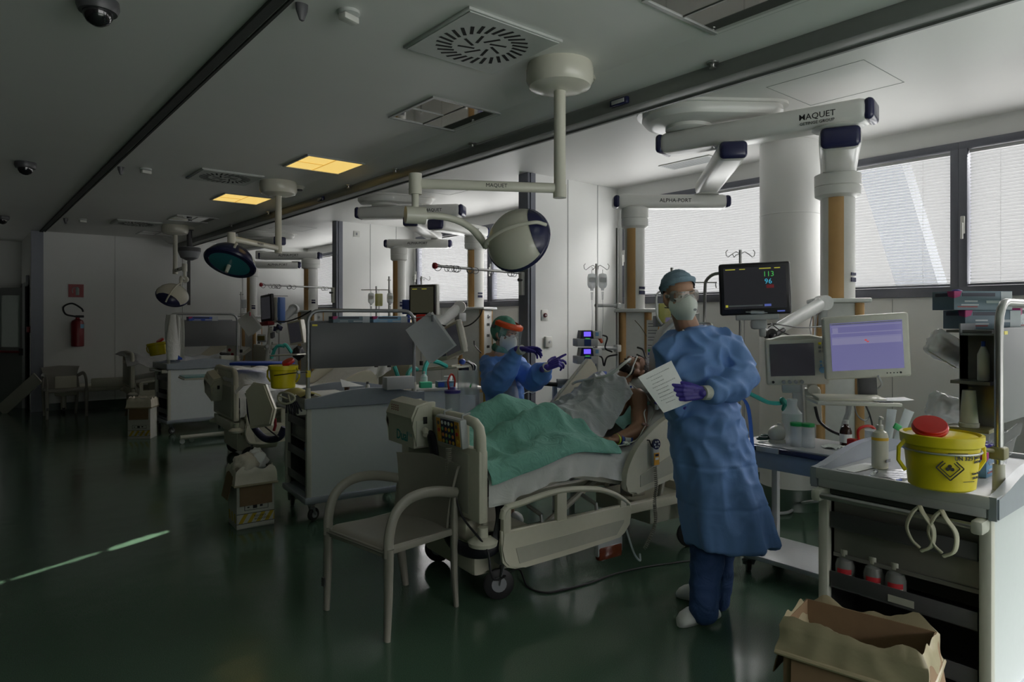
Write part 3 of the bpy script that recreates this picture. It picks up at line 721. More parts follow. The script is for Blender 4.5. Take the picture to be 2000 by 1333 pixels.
# ================================================================ ceiling fittings
domeg = mat('smoked_dome', (.01, .01, .012), .08, spec=.8, var=0)
for k, (x, y) in enumerate(((.51, 3.58), (.52, 7.73), (.54, 12.0))):
    t = TH('dome_camera', ('nearest dark dome camera on the ceiling at top left', 'middle dark dome camera on the left part of ceiling', 'farthest dark dome camera at the left edge of the ceiling')[k], 'security camera', (x, y, H), group='dome cameras')
    OB('housing', MB().lathe([(.085, 0), (.088, -.03), (.078, -.055)], seg=32), dgrey, t)
    OB('dome', MB().lathe([(.062, -.054), (.060, -.075), (.045, -.10), (.02, -.115), (.001, -.118)], seg=32), domeg, t)
for k, (x, y) in enumerate(((1.44, 2.95), (1.44, 7.3), (1.46, 11.6))):
    t = TH('call_sensor', ('small white ceiling sensor nearest the camera, above the hall', 'small white ceiling sensor beside the ceiling groove, second from front', 'small white ceiling sensor nearest the back wall')[k], 'sensor', (x, y, H), group='small ceiling sensors')
    OB('base_plate', MB().lathe([(.05, 0), (.052, -.015), (.04, -.02)], seg=24), difm, t)
    OB('body', MB().box((0, 0, -.035), (.09, .05, .03), .006, rot=(0, 0, .3)), offw, t)
    OB('lens', MB().box((-.02, -.027, -.036), (.03, .004, .014), rot=(0, 0, .3)), ink, t)
    tag(OB('ceiling_bracket', MB().at(Matrix.Translation((x-.2, y+.07, H))).lathe([(.03, 0), (.028, -.03), (.012, -.075), (.002, -.08)], seg=20, sy=.6), dgrey),
        ('dark little bracket by the ceiling groove at the top edge', 'dark little bracket by the ceiling groove, middle one', 'dark little bracket by the ceiling groove, farthest one')[k], 'bracket', 'ceiling brackets')
for k in range(3):
    y = 2.84+4.36*k
    t = TH('smoke_detector', ('smoke detector beside the nearest lamp cover', 'smoke detector beside the middle lamp cover', 'smoke detector beside the farthest lamp cover')[k], 'smoke detector', (2.93, y, H), group='smoke detectors')
    OB('base_plate', MB().lathe([(.052, 0), (.055, -.012), (.05, -.02)], seg=28), cream2, t)
    OB('chamber', MB().lathe([(.042, -.019), (.044, -.034), (.036, -.038)], seg=28), cream2, t)
    OB('grille', MB().lathe([(.033, -.037), (.033, -.046), (.030, -.05)], seg=28), dgrey, t)
for k, y in enumerate((2.1, 4.27, 5.46, 6.42, 8.7, 10.2)):
    tag(OB('sprinkler', MB().at(Matrix.Translation((3.13, y, 2.92))).lathe([(.032, 0), (.032, -.008), (.012, -.012), (.01, -.025), (.018, -.03), (.018, -.034)], seg=18), steel),
        'small sprinkler under the soffit, ' + ('first from the right', 'second from the right', 'third from the right', 'fourth from the right', 'fifth from the right', 'farthest away')[k], 'sprinkler', 'soffit sprinklers')
for k in range(2):
    y = 2.77+4.36*k
    t = TH('bay_light', ('small blue-rimmed light on the beam near the first lamp', 'small blue-rimmed light on the beam near the second lamp')[k], 'light', (3.16, y, 2.875), group='small lights on the beam')
    OB('housing', MB().b(-.03, 0, -.07, .07, -.022, .022, .008), navy, t)
    OB('lens', MB().b(-.034, -.028, -.05, .05, -.012, .012, .003), lgrey, t)
# ================================================================ curtain rails with rings
for k in range(2):
    y = 5.13+4.34*k
    A = Vector((4.37, y, 2.0)); B = Vector((3.18, y-.25-.1*k, 2.0))
    t = TH('curtain_rail', ('swing-out steel curtain rail with rings on the nearest partition post', 'swing-out steel curtain rail with rings on the farther partition post')[k], 'curtain rail', A, group='curtain rails')
    D_ = B-A
    OB('pole', MB().cyl((0, 0, 0), D_, .012, seg=16), steel, t)
    OB('end_knob', MB().lathe([(.012, -.02), (.026, -.012), (.028, .005), (.02, .02)], seg=20, c=D_, rot=(0, PI/2, 0)), mat('dark_red_knob', (.25, .01, .015), .4), t)
    OB('wall_bracket', MB().b(-.02, .03, -.02, .03, -.22, .01, .006), offw, t)
    OB('lock_knob', MB().cyl((-.01, -.01, -.07), (-.05, -.02, -.07), .012).ell((-.055, -.02, -.07), .016, 12), black, t)
    for f in (.02, .13, .16, .185, .21, .225, .35, .36, .44, .62, .83, .855, .91)[:13]:
        c = D_*(1-f)
        pts = [c+Vector((math.sin(f*40)*.012, math.cos(a)*.024*0, 0))+Vector((-math.cos(a)*.023, math.cos(a)*.010*(1+math.sin(f*90)), -.014+math.sin(a)*.028)) for a in [2*PI*i/16 for i in range(16)]]
        OB('ring', MB().tube(pts, .0028, 6, close=True, cap=False), dgrey, t)
# ================================================================ people
skin1 = mat('skin_light', (.48, .27, .18), .5, var=.10, scale=14, sub=.08, bump=.08, bscale=150)
skin2 = mat('skin_tanned', (.30, .155, .09), .5, var=.14, scale=12, sub=.08, bump=.08, bscale=150)
def cloth_mat(name, col, rough=.7, bump=.5, scale=9):
    m = mat(name, col, rough, var=.06, scale=6); n = m.node_tree; L = n.links; b = n.nodes['Principled BSDF']
    tc = n.nodes.new('ShaderNodeTexCoord'); a = n.nodes.new('ShaderNodeTexNoise'); a.inputs['Scale'].default_value = scale; a.inputs['Detail'].default_value = 3; a.inputs['Distortion'].default_value = 1.2
    bp = n.nodes.new('ShaderNodeBump'); bp.inputs['Strength'].default_value = bump; bp.inputs['Distance'].default_value = .03
    L.new(tc.outputs['Object'], a.inputs['Vector']); L.new(a.outputs['Fac'], bp.inputs['Height']); L.new(bp.outputs[0], b.inputs['Normal'])
    return m
gownm = cloth_mat('blue_gown_fabric', (.15, .29, .62), .6, .12, 9)
gown2 = cloth_mat('bright_blue_gown', (.13, .29, .74), .6, .12, 9)
scrub = cloth_mat('navy_scrub_fabric', (.03, .07, .20), .8)
capm = cloth_mat('grey_blue_cap', (.24, .34, .43), .8, .3, 30)
capg = cloth_mat('green_hood', (.10, .30, .22), .8, .4, 20)
glovem = mat('purple_nitrile', (.055, .035, .30), .38, var=.08, bump=.15, bscale=60)
maskm = mat('white_respirator', (.74, .77, .73), .75, var=.03)
knit = mat('knit_cuff', (.55, .56, .50), .8, bump=.4, bscale=300)
clog = mat('white_clog', (.68, .69, .68), .35)
eyew = mat('eye_white', (.6, .58, .55), .2, var=0); eyed = mat('eye_iris', (.03, .015, .01), .15, var=0)
hairm = mat('dark_hair', (.018, .012, .010), .6, var=.3, scale=60, bump=.8, bscale=90)
def bake(o):
    dg = bpy.context.evaluated_depsgraph_get(); me = bpy.data.meshes.new_from_object(o.evaluated_get(dg)); o.modifiers.clear()
    old = o.data; mats = list(old.materials); me.name = old.name; o.data = me
    if not len(me.materials):
        for m in mats: me.materials.append(m)
    for p in me.polygons: p.use_smooth = True
    return o
def displace(o, fn):
    me = o.data; N = [v.normal.copy() for v in me.vertices]
    for v, n in zip(me.vertices, N): v.co = v.co + n*fn(v.co, n)
    me.update()
def head_into(m, T):
    """head: z up, face towards -y, origin at ear height"""
    m.at(T)
    m.ell((0, .012, .045), (.073, .092, .078), 24, n=14).ell((0, -.02, -.02), (.062, .07, .075), 20).ell((0, -.045, -.078), (.035, .035, .028), 16)
    m.cap((-.048, .0, -.03), (-.02, -.045, -.085), .028, .02).cap((.048, .0, -.03), (.02, -.045, -.085), .028, .02)
    m.cap((0, -.078, .015), (0, -.105, -.022), .010, .014).ell((0, -.095, -.028), (.020, .014, .010), 12)
    m.cap((-.042, -.068, .026), (-.008, -.08, .024), .011, .009).cap((.042, -.068, .026), (.008, -.08, .024), .011, .009)
    m.ell((-.045, -.055, -.025), (.022, .02, .018), 12).ell((.045, -.055, -.025), (.022, .02, .018), 12)
    m.cap((-.018, -.086, -.052), (.018, -.086, -.052), .009).cap((-.014, -.084, -.064), (.014, -.084, -.064), .009)
    for s in (-1, 1):
        m.ell((s*.076, .012, -.004), (.010, .020, .032), 14, rot=(.2, 0, s*.35)).ell((s*.074, .006, -.028), (.008, .011, .013), 10)
    m.at(Matrix())
def hand_into(m, P, d, n, thumb, curls=(.25, .3, .35, .4), spread=.09, sc=1.0, thumb_out=.6, fat=1.0):
    """hand from the wrist P, fingers along d, palm facing n, thumb on the side 'thumb'"""
    P = Vector(P); d = Vector(d).normalized(); n = Vector(n); n = (n-d*n.dot(d)).normalized(); t = d.cross(n).normalized()
    if t.dot(Vector(thumb)) < 0: t = -t
    r = .0095*sc*fat
    K = [P+d*.088*sc+t*.030*sc, P+d*.092*sc+t*.010*sc, P+d*.088*sc-t*.010*sc, P+d*.080*sc-t*.029*sc]
    W = [P+t*.018*sc, P+t*.006*sc, P-t*.006*sc, P-t*.018*sc]
    for a, b in zip(W, K): m.cap(a, b, .014*sc*fat, .0125*sc*fat, 10)
    m.cap(P+t*.02*sc+d*.03*sc, P+d*.055*sc-t*.01*sc, .015*sc, .013*sc, 10)
    m.cap(P-d*.03, P, .024*sc, .023*sc, 12)
    for i, (k, L, c) in enumerate(zip(K, (.070, .078, .073, .058), curls)):
        a0 = c if not isinstance(c, tuple) else c[0]; segs = (.45, .31, .26); dd = (d+t*(1.5-i)*spread).normalized(); p = k; ang = 0
        for j, sg in enumerate(segs):
            ang += (c[j] if isinstance(c, tuple) else c*(.8, 1.0, .8)[j])
            v = dd*math.cos(ang)+n*math.sin(ang); q = p+v*L*sg*sc
            m.cap(p, q, r*(1.08, .98, .9)[j], r*(.98, .9, .78)[j], 10); p = q
    a = P+d*.022*sc+t*.022*sc+n*.006*sc
    b = a+(d*.55+t*thumb_out+n*.25).normalized()*.042*sc; c2 = b+(d*.85+t*thumb_out*.5+n*.3).normalized()*.032*sc; e = c2+(d*1.0+t*thumb_out*.2+n*.35).normalized()*.026*sc
    m.chain([a, b, c2, e], [.0165*sc, .0125*sc*fat, .0108*sc*fat, .009*sc*fat], 10)
    return K
# frame whose x is the camera's right, y is away from the camera: used only to lay the people out
def pos(px, py, d): return Fw*d + Rt*((px-1000)/1320*d) + Up*(1.55+(622-py)/1320*d)
def fold_noise(amp, sx, sz, seed=0.0):
    def f(co, n):
        q = Vector((co.x*sx, co.y*sx, co.z*sz)) + Vector((seed, seed*.7, 0))
        a = noise.noise(q); b = noise.noise(q*2.3+Vector((3, 1, 2)))
        return amp*((1-abs(a)*2.2)*.7 + b*.5)
    return f
def gown_rings(m, rows, d0, lean=None, nseg=48, seed=0):
    """rows: (py, left px, right px, half depth, depth offset, fold amount)"""
    rs = []
    for py, l, r, hd, do, fa in rows:
        c = pos((l+r)/2, py, d0+do); hw = (r-l)/2/1320*(d0+do); ring = []
        for k in range(nseg):
            a = 2*PI*k/nseg
            f = 1 + fa*(math.sin(a*7+seed+py*.004)*.5+math.sin(a*11+1.3+seed-py*.006)*.35+math.sin(a*4+2+py*.008)*.4)
            ring.append(c + Rt*math.cos(a)*hw*f + Fw*math.sin(a)*hd*f)
        rs.append(ring)
    m.rings(rs[::-1])
# ------------------------------------------------ the man in the blue gown
D0 = 3.45
man = TH('person', 'standing person in long light blue gown, goggles and white mask, holding a paper sheet', 'person', (0, 0, 0), group=None)
hdT = Matrix.Translation(V(2.845, 2.111, 1.652)) @ Matrix((Vector((.97, 0, -.10)).normalized(), Vector((0, 1, 0)), Vector((.1, 0, .97)).normalized())).transposed().to_4x4()
def head_frame(p, face, up):
    f = Vector(face).normalized(); z = Vector(up); z = (z-f*z.dot(f)).normalized(); y = -f; x = y.cross(z)
    M = Matrix((x, y, z)).transposed().to_4x4(); M.translation = p; return M
hT = head_frame(V(2.849, 2.107, 1.659), -Fw*.95+Rt*.22-Up*.06, Up-Rt*.10)
m = MB(); head_into(m, hT)
m.cap(V(2.909, 2.136, 1.582), V(2.971, 2.123, 1.448), .056, .066)
m.chain([V(2.946, 2.105, 1.37), V(2.977, 2.08, 1.078)], [.12, .12]); m.cap(V(2.864, 2.173, 1.396), V(3.048, 2.021, 1.417), .06, .06)
for fx, fy, kx in ((1368, 1190, 1375), (1395, 1172, 1405)):
    m.chain([pos(kx-8, 840, 3.5), pos(kx, 1010, 3.5 if fy > 1180 else 3.62), pos(fx+12, fy, 3.42 if fy > 1180 else 3.62)], [.085, .055, .04])
body = OB('body', m, skin1, man); remesh(body, .0055, 3)
for s in (-1, 1):
    OB('eye', MB().at(hT).ell((s*.031, -.073, .004), (.013, .010, .010), 14), eyew, body); OB('iris', MB().at(hT).ell((s*.031, -.0815, .004), (.006, .003, .006), 12), eyed, body)
    OB('eyebrow', MB().at(hT).cap((s*.014, -.086, .026), (s*.046, -.073, .029), .004, .003, 8), hairm, body)
# gown
m = MB()
gown_rings(m, [(641, 1326, 1392, .075, .06, 0), (648, 1312, 1414, .10, .05, 0), (662, 1296, 1432, .125, .04, 0), (690, 1287, 1440, .14, .03, .01), (730, 1285, 1438, .145, .0, .015), (770, 1288, 1432, .15, .0, .02),
    (800, 1302, 1440, .155, 0, .025), (860, 1312, 1458, .165, .0, .035), (920, 1320, 1472, .18, 0, .045), (980, 1329, 1488, .195, 0, .055), (1030, 1336, 1502, .205, 0, .06), (1058, 1341, 1512, .21, 0, .065)], D0)
sh = V(3.073, 2, 1.417); el = V(3.018, 1.864, 1.245); wr = V(2.798, 1.877, 1.198)
m.chain([sh, sh.lerp(el, .5)+Rt*.012, el, el.lerp(wr, .5)-Up*.01, wr], [.082, .085, .078, .068, .05], 20)
sh2 = V(2.823, 2.155, 1.393); el2 = V(2.847, 2.109, 1.091); wr2 = V(2.752, 2.045, 1.121)
m.chain([sh2, el2, wr2], [.07, .07, .05], 20)
gown = OB('gown', m, gownm, man); remesh(gown, .0085, 5); bake(gown)
sleeve_axis = (el-sh).normalized()
def man_fold(co, n):
    z = co.z
    low = max(0, min(1, (1.15-z)/.7)); a = noise.noise(Vector((co.x*9, co.y*9, z*1.6))); b = noise.noise(Vector((co.x*22, co.y*22, z*5+4)))
    up = 1-low; c = noise.noise(Vector((co.x*8+co.z*5, co.y*8, co.z*7-co.x*4))*1.3); e = noise.noise(Vector((co.x*20, co.y*20+co.z*9, co.z*16)))
    return low*(.020*(1-abs(a)*3)+.005*b)+up*(.016*(1-abs(c)*3)+.005*e)
displace(gown, man_fold)
# horizontal fold creases left by packing are shallow geometry
def crease(co, n):
    return -.004*sum(math.exp(-((co.z-zc)/.006)**2) for zc in (.82, .62))
displace(gown, crease)
nk = [V(2.845, 2.085, 1.488), V(2.854, 2.052, 1.473), V(2.886, 2.025, 1.478), V(2.947, 2.013, 1.495), V(3.028, 2.038, 1.51), V(3.102, 2.106, 1.523), V(3.091, 2.193, 1.522), V(2.994, 2.195, 1.509), V(2.897, 2.146, 1.5)]
OB('collar', MB().tube(smoothpath(nk, 4), .006, 8, close=False), maskm, gown)
m = MB().cyl(V(2.806, 1.877, 1.195), V(2.72, 1.883, 1.198), .037, .034, 24); OB('cuff', m, knit, gown)
tie = OB('tie', MB().tube(smoothpath([V(3.142, 1.943, 1.152), V(3.193, 1.927, 1.075), V(3.191, 1.902, 0.866), V(3.203, 1.892, 0.68), V(3.23, 1.844, 0.593)], 5), .009, 8, flat=(1.6, .25)), gownm, gown)
# trousers and clogs
m = MB(); m.chain([V(3.017, 2.046, 0.654), V(2.968, 2.022, 0.353), V(2.911, 2.004, 0.082)], [.10, .085, .070], 20); m.chain([V(3.092, 2.05, 0.641), V(3.139, 2.075, 0.301), V(3.153, 2.09, 0.053)], [.10, .085, .070], 20)
tr = OB('trousers', m, scrub, man); remesh(tr, .009, 4); bake(tr); displace(tr, fold_noise(.007, 8, 14))
for (tx, ty), (hx, hy) in (((1.5, 0), (0, 0)), ((1.5, 0), (0, 0)))[:0]: pass
def make_clog(toe, heel):
    t_ = Vector(toe); h_ = Vector(heel); d = (t_-h_).normalized(); s = Vector((-d.y, d.x, 0)); L = (t_-h_).length; rs = []
    for u, w, h, lo in ((0, .022, .03, .0), (.03, .033, .05, 0), (.12, .038, .06, 0), (.35, .036, .062, 0), (.55, .042, .085, 0), (.70, .049, .085, 0), (.85, .047, .07, 0), (.95, .035, .05, 0), (1.0, .015, .03, 0)):
        c = h_+d*L*u; rs.append([c+s*w*math.cos(a)+Up*(h/2+h/2*math.sin(a)) if math.sin(a) > -.6 else c+s*w*math.cos(a)*.95+Up*.002 for a in [2*PI*k/20 for k in range(20)]])
    return MB().rings(rs)
def gz(px, py): 
    d = 1.55*1320/(py-622); v = Fw*d+Rt*((px-1000)/1320*d); return Vector((v.x, v.y, 0))
for a, b in ((V(2.802, 2.078, 0), V(3.055, 2.019, 0)), (V(3.102, 2.315, 0), V(3.213, 2.067, 0))):
    OB('clog', make_clog(a, b), clog, man)
# gloves
m = MB(); hand_into(m, V(2.718, 1.885, 1.198), -Rt*1+Up*.02-Fw*.16, Fw, Up, curls=(.22, .28, .32, .4), spread=.07, thumb_out=.25)
remesh(OB('glove', m, glovem, man), .0032, 2)
m = MB(); hand_into(m, V(2.724, 2.03, 1.13), -Rt*.80+Up*.35-Fw*.35, -Fw, -Rt+Up, curls=(.15, .2, .2, .25), spread=.06, thumb_out=.3)
remesh(OB('glove', m, glovem, man), .0032, 2)
# cap
def shell(T, c, r, z0, mlist=None, k=1.0, tilt=0, seg=36):
    """upper part of an ellipsoid, cut below the plane z = z0 + tilt*y"""
    b = MB().at(T).ell(c, r, seg, n=20); g = [f for f in b.bm.faces if ((T.inverted() @ f.calc_center_median()).z < z0+tilt*((T.inverted() @ f.calc_center_median()).y))]
    bmesh.ops.delete(b.bm, geom=g, context='FACES'); b.at(Matrix()); return b
cp = OB('cap', shell(hT, (0, .016, .05), (.083, .103, .088), .035, tilt=-.55), capm, man); displace(bake(cp), fold_noise(.004, 20, 40)); 
OB('cap_band', MB().at(hT).tube([(.083*math.sin(a), .014-.100*math.cos(a), .052+.045*math.cos(a)*.8+.006) for a in [2*PI*k/32 for k in range(32)]], .009, 8, close=True, cap=False, flat=(.5, 1.5)), capm, cp)
def make_mask(T, par, strap=True):
    def fn(u, v):   # u across -1..1, v from chin to nose bridge
        x = (u*2-1); w = .066*math.sin(PI*(.07+.80*(1-v)**.75))+.013; z = -.112+.130*v
        out = .040*math.sin(PI*min(1, v*.85+.12))*(1-x*x)+.010*(1-abs(x))
        return (x*w, -.086-out+.050*x*x*(1.0)+.006*v, z)
    mk = OB('mask', MB().at(T).grid(18, 14, fn, .003), maskm, par)
    OB('valve_print', MB().at(T).ell((.012, -.134, -.060), (.009, .002, .006), 12), greyp, mk)
    OB('nose_clip', MB().at(T).tube([(-.026, -.104, .0), (-.010, -.115, .012), (0, -.118, .014), (.010, -.115, .012), (.026, -.104, .0)], .0025, 6), lgrey, mk)
    for s in (-1, 1):
        OB('strap', MB().at(T).tube([(s*.045, -.075, -.02), (s*.062, -.055, -.005), (s*.078, -.01, .012), (s*.078, .04, .03)], .0028, 6), ink, mk)
        OB('strap', MB().at(T).tube([(s*.045, -.070, -.06), (s*.064, -.03, -.05), (s*.070, .03, -.05)], .0028, 6), ink, mk)
    return mk
make_mask(hT, man)
lens = mat('goggle_lens', (.50, .44, .40), .04, alpha=.38, spec=.8, var=0)
m = MB().at(hT); P_ = rrect(-.068, .068, -.022, .035, .02, 5); Q_ = [(a*.86, .0065+(b-.0065)*.72) for a, b in P_]
g = OB('goggles', MB().at(hT).rings([[(a, -.092+.5*a*a*7-.0, b) for a, b in P_], [(a*1.03, -.082+.5*a*a*9, b*1.03) for a, b in P_], [(a*1.04, -.055+.5*a*a*9, b*1.06) for a, b in P_]], cap=False), mat('goggle_frame', (.55, .58, .6), .12, alpha=.55), man)
OB('lens', MB().at(hT).grid(14, 6, lambda u, v: ((u*2-1)*.062, -.096+3.6*((u*2-1)*.062)**2, -.020+.052*v)), lens, g)
OB('strap', MB().at(hT).tube([(.080*math.sin(a), .012-.105*math.cos(a), .010) for a in [math.radians(v) for v in range(55, 310, 15)]], .006, 8, flat=(.4, 1.5)), mat('clear_strap', (.5, .52, .5), .3, alpha=.6), g)
# the sheet of paper he holds
PA, PB, PC, PD = V(2.445, 2.04, 1.277), V(2.621, 1.985, 1.349), V(2.701, 1.925, 1.157), V(2.544, 1.971, 1.11)
def pf(u, v): return (PA*(1-u)+PB*u)*(1-v)+(PD*(1-u)+PC*u)*v - Fw*(.012*math.sin(PI*u)*math.sin(PI*v*.8))
sheet = OB('paper_sheet', MB().grid(14, 14, pf, .0006), paper); tag(sheet, 'white handwritten paper sheet held by the standing person', 'paper sheet')
random.seed(4); m = MB()
for r_ in range(9):
    v0 = .12+.085*r_; u = .14+random.random()*.1
    while u < (.55 if r_ % 3 else .85):
        w = .02+random.random()*.04; pts = []
        for k in range(5):
            q = pf(u+w*k/4, v0+.012*math.sin(k*2.1+r_)+.0*u); pts.append(q-Fw*.0012)
        m.tube(pts, .0006, 4); u += w+.015
OB('handwriting', m, greyp, sheet)
# ------------------------------------------------ the nurse in face shield
D1 = 5.15
nurse = TH('person', 'person behind the bed wearing orange face shield, green hood and plastic apron, both arms raised', 'person', (0, 0, 0))
nT = head_frame(V(3.241, 4.003, 1.433), Rt*.72-Fw*.62-Up*.28, Up+Rt*.12)
m = MB(); head_into(m, nT); m.cap(V(3.228, 4.013, 1.371), V(3.21, 4.028, 1.246), .05, .055)
m.chain([V(3.207, 4.03, 1.207), V(3.222, 4.018, 0.856), V(3.222, 4.018, 0.621)], [.11, .11, .13]); m.cap(V(3.147, 4.08, 1.238), V(3.307, 3.948, 1.222), .05)
for px in (966, 994): m.chain([pos(px, 860, D1), pos(px, 940, D1), pos(px, 1005, D1+.0)], [.08, .055, .04])
nb = OB('body', m, skin1, nurse); remesh(nb, .006, 3)
for s in (-1, 1):
    OB('eyelid', MB().at(nT).ell((s*.031, -.075, .003), (.014, .010, .008), 14), mat('eyelid_skin', (.30, .15, .11), .5), nb)
    OB('eyebrow', MB().at(nT).cap((s*.014, -.086, .025), (s*.046, -.073, .028), .004, .003, 8), hairm, nb)
m = MB()
gown_rings(m, [(692, 966, 996, .07, 0, 0), (698, 954, 1008, .10, 0, 0), (712, 945, 1016, .12, 0, .01), (740, 942, 1020, .13, 0, .015), (775, 950, 1022, .13, 0, .02), (800, 950, 1026, .14, 0, .02), (850, 946, 1034, .16, 0, .03), (930, 940, 1042, .18, 0, .05)], D1)
a1 = V(3.141, 4.059, 1.208); e1 = V(3.045, 3.88, 1.064); w1 = V(3.043, 3.622, 1.317)
m.chain([a1, a1.lerp(e1, .5), e1, e1.lerp(w1, .5)-Up*.02, w1], [.075, .085, .092, .080, .042], 20)
a2 = V(3.294, 3.933, 1.2); e2 = V(3.276, 3.714, 1.089); w2 = V(3.192, 3.498, 1.192)
m.chain([a2, e2, e2.lerp(w2, .6), w2], [.07, .075, .078, .045], 20)
ng = OB('gown', m, gown2, nurse); remesh(ng, .0085, 4); bake(ng); displace(ng, lambda co, n: .009*(1-abs(noise.noise(Vector((co.x*10+co.z*5, co.y*9, co.z*10-co.x*5))))*3)+.004*noise.noise(co*26))
for a, b in ((w1, V(3.045, 3.58, 1.329)), (w2, V(3.182, 3.467, 1.208))): OB('cuff', MB().cyl(a+(a-b)*.5, b+(b-a)*.3, .037, .034, 24), knit, ng)
m = MB(); hand_into(m, V(3.045, 3.58, 1.333), Rt*1+Up*.0-Fw*.25, -Up*.8-Fw*.4, -Fw+Up*.3, curls=((.15, .3, .3), (.4, .4, .3), (.5, .4, .3), (.65, .5, .3)), spread=.16, thumb_out=.4, sc=1.02)
remesh(OB('glove', m, glovem, nurse), .0034, 2)
m = MB(); hand_into(m, V(3.18, 3.469, 1.208), Rt*.92+Up*.42, Fw*.3-Up*.3+Rt*.2, Up-Rt*.5, curls=((.02, .05, .05), (.5, .6, .5), (.8, .7, .5), (1.0, .8, .5)), spread=.10, thumb_out=1.3, sc=1.02)
remesh(OB('glove', m, glovem, nurse), .0034, 2)
film = mat('thin_white_film', (.62, .66, .74), .3, alpha=.42, bump=.5, bscale=14)
def apron(u, v):
    py = 722+205*v; d = D1-.185-.02*v; x0 = 978-(1-min(1, v*3.2))*(-6)-26*min(1, v*3.0); x1 = 1004+20*min(1, v*2.6)
    p = pos(x0+(x1-x0)*u, py, d); e = abs(u*2-1); p += Fw*(.15*e**3)+Fw*.010*math.sin(u*26+v*5)*v
    return p
apf = OB('apron', MB().grid(28, 22, apron, .002), film, nurse)
OB('apron_tie', MB().tube(smoothpath([V(3.316, 3.875, 0.978), V(3.366, 3.873, 0.99), V(3.403, 3.869, 0.98), V(3.421, 3.854, 0.988)], 4), .006, 8, flat=(1, .4)), maskm, apf)
hood = OB('hood', shell(nT, (0, .022, .025), (.088, .108, .108), -.14, tilt=-2.7), capg, nurse); displace(bake(hood), fold_noise(.004, 18, 24))
OB('hood_collar', MB().at(nT).tube([(.066*math.sin(a), -.012-.062*math.cos(a), -.118) for a in [2*PI*k/24 for k in range(24)]], .026, 10, close=True, cap=False, flat=(.7, 1.0)), capg, hood)
make_mask(nT, nurse)
org = mat('orange_plastic', (.85, .10, .02), .3)
arc = [math.radians(v) for v in range(-105, 106, 15)]
vz = OB('face_shield', MB().at(nT).tube([(.104*math.sin(a), .0-.128*math.cos(a), .072) for a in arc], .014, 10, flat=(.45, 1.3)), org, nurse)
OB('shield_top', MB().at(nT).rings([[(.104*math.sin(a)*k, -.0-.128*math.cos(a)*k, z) for a in arc] for k, z in ((1.0, .086), (.80, .098))], cap=False), org, vz)
OB('headband', MB().at(nT).tube([(.096*math.sin(a), .012+.108*math.cos(a), .045-.02*math.cos(a)) for a in [math.radians(v) for v in range(-80, 81, 16)]], .012, 8, flat=(.4, 1.2)), dgrey, vz)
vis = mat('clear_visor', (.8, .85, .88), .05, alpha=.14, spec=.9, var=0)
OB('visor', MB().at(nT).rings([[(.106*math.sin(a), -.130*math.cos(a)-(.02 if k else 0), z) for a in arc[2:-2]] for k, z in ((0, .07), (1, -.05), (1, -.155))], cap=False), vis, vz)
OB('visor_edge', MB().at(nT).tube([(.106*math.sin(arc[2]), -.130*math.cos(arc[2]), .07), (.106*math.sin(arc[2]), -.150*math.cos(arc[2]), -.05), (.106*math.sin(arc[2])*.96, -.150*math.cos(arc[2]), -.155)], .0022, 6), clear, vz)
OB('visor_edge', MB().at(nT).tube([(.106*math.sin(arc[-3]), -.130*math.cos(arc[-3]), .07), (.106*math.sin(arc[-3]), -.150*math.cos(arc[-3]), -.05), (.106*math.sin(arc[-3])*.96, -.150*math.cos(arc[-3]), -.155)], .0022, 6), clear, vz)
for px in (962, 998): OB('shoe', make_clog(pos(px+14, 1010, D1)*1 if False else Vector((pos(px+16, 622, D1-.12).x, pos(px+16, 622, D1-.12).y, 0)), Vector((pos(px, 622, D1+.1).x, pos(px, 622, D1+.1).y, 0))), clog, nurse)
# ================================================================ bedding and patient (laid out in the bed's own frame)
sheetm = cloth_mat('white_bed_linen', (.70, .70, .69), .8, .35, 8)
blankm = cloth_mat('mint_green_blanket', (.19, .44, .36), .85, .5, 14)
gow3 = cloth_mat('pale_grey_gown', (.50, .52, .53), .8, .4, 10)
def lerp1(x, P):
    if x <= P[0][0]: return P[0][1]
    for (a, b), (c, d) in zip(P, P[1:]):
        if x <= c: t = (x-a)/(c-a); return b+(d-b)*t
    return P[-1][1]
MTP = [(.06, .71), (.58, .788), (.66, .793), (.98, .722), (1.14, .722), (1.80, 1.175)]
def mt(s): return (lerp1(s-.03, MTP)+lerp1(s, MTP)+lerp1(s+.03, MTP))/3
def place(o, T): o.matrix_world = T; return o
def make_mattress(T, label):
    n = 40; rs = []
    for i in range(n+1):
        s = .07+1.72*i/n; z = mt(s)-.006; y = .435
        pts = [(y, -.0), (y-.02, .0)]
        rs.append([(s, -.42, z), (s, .42, z), (s, .44, z-.02), (s, .44, z-.10), (s, .42, z-.115), (s, -.42, z-.115), (s, -.44, z-.10), (s, -.44, z-.02)])
    o = OB('mattress', MB().rings(rs), mat('navy_mattress', (.02, .022, .04), .5)); tag(o, label, 'mattress'); return place(o, T)
def make_sheet(T, label, drop=.15, seed=0):
    def fn(u, v):
        s = .055+1.72*u; a = abs(v*2-1); sg = 1 if v > .5 else -1
        if a < .74:
            y = a/.74*.452; z = mt(s)+.004+.004*noise.noise(Vector((s*9, sg*y*7, seed)))
            if a > .66: z -= .012*((a-.66)/.08)**2
        else:
            k = (a-.74)/.26; f = math.sin(s*31+seed+k*2.5)*.5+math.sin(s*53+1+seed+k*3)*.35+noise.noise(Vector((s*6, seed, 1)))
            y = .458+.014*k+.026*k*f; z = mt(s)-.008-k*(drop+.03*noise.noise(Vector((s*3, 5+seed, 0))))
        return (s, sg*y, z)
    o = OB('bed_sheet', MB().grid(110, 60, fn, .003), sheetm, smooth=80); tag(o, label, 'bed sheet'); return place(o, T)
make_mattress(BT, 'dark mattress under the white sheet of the patient bed')
make_sheet(BT, 'white bed sheet draped over the side of the patient bed')
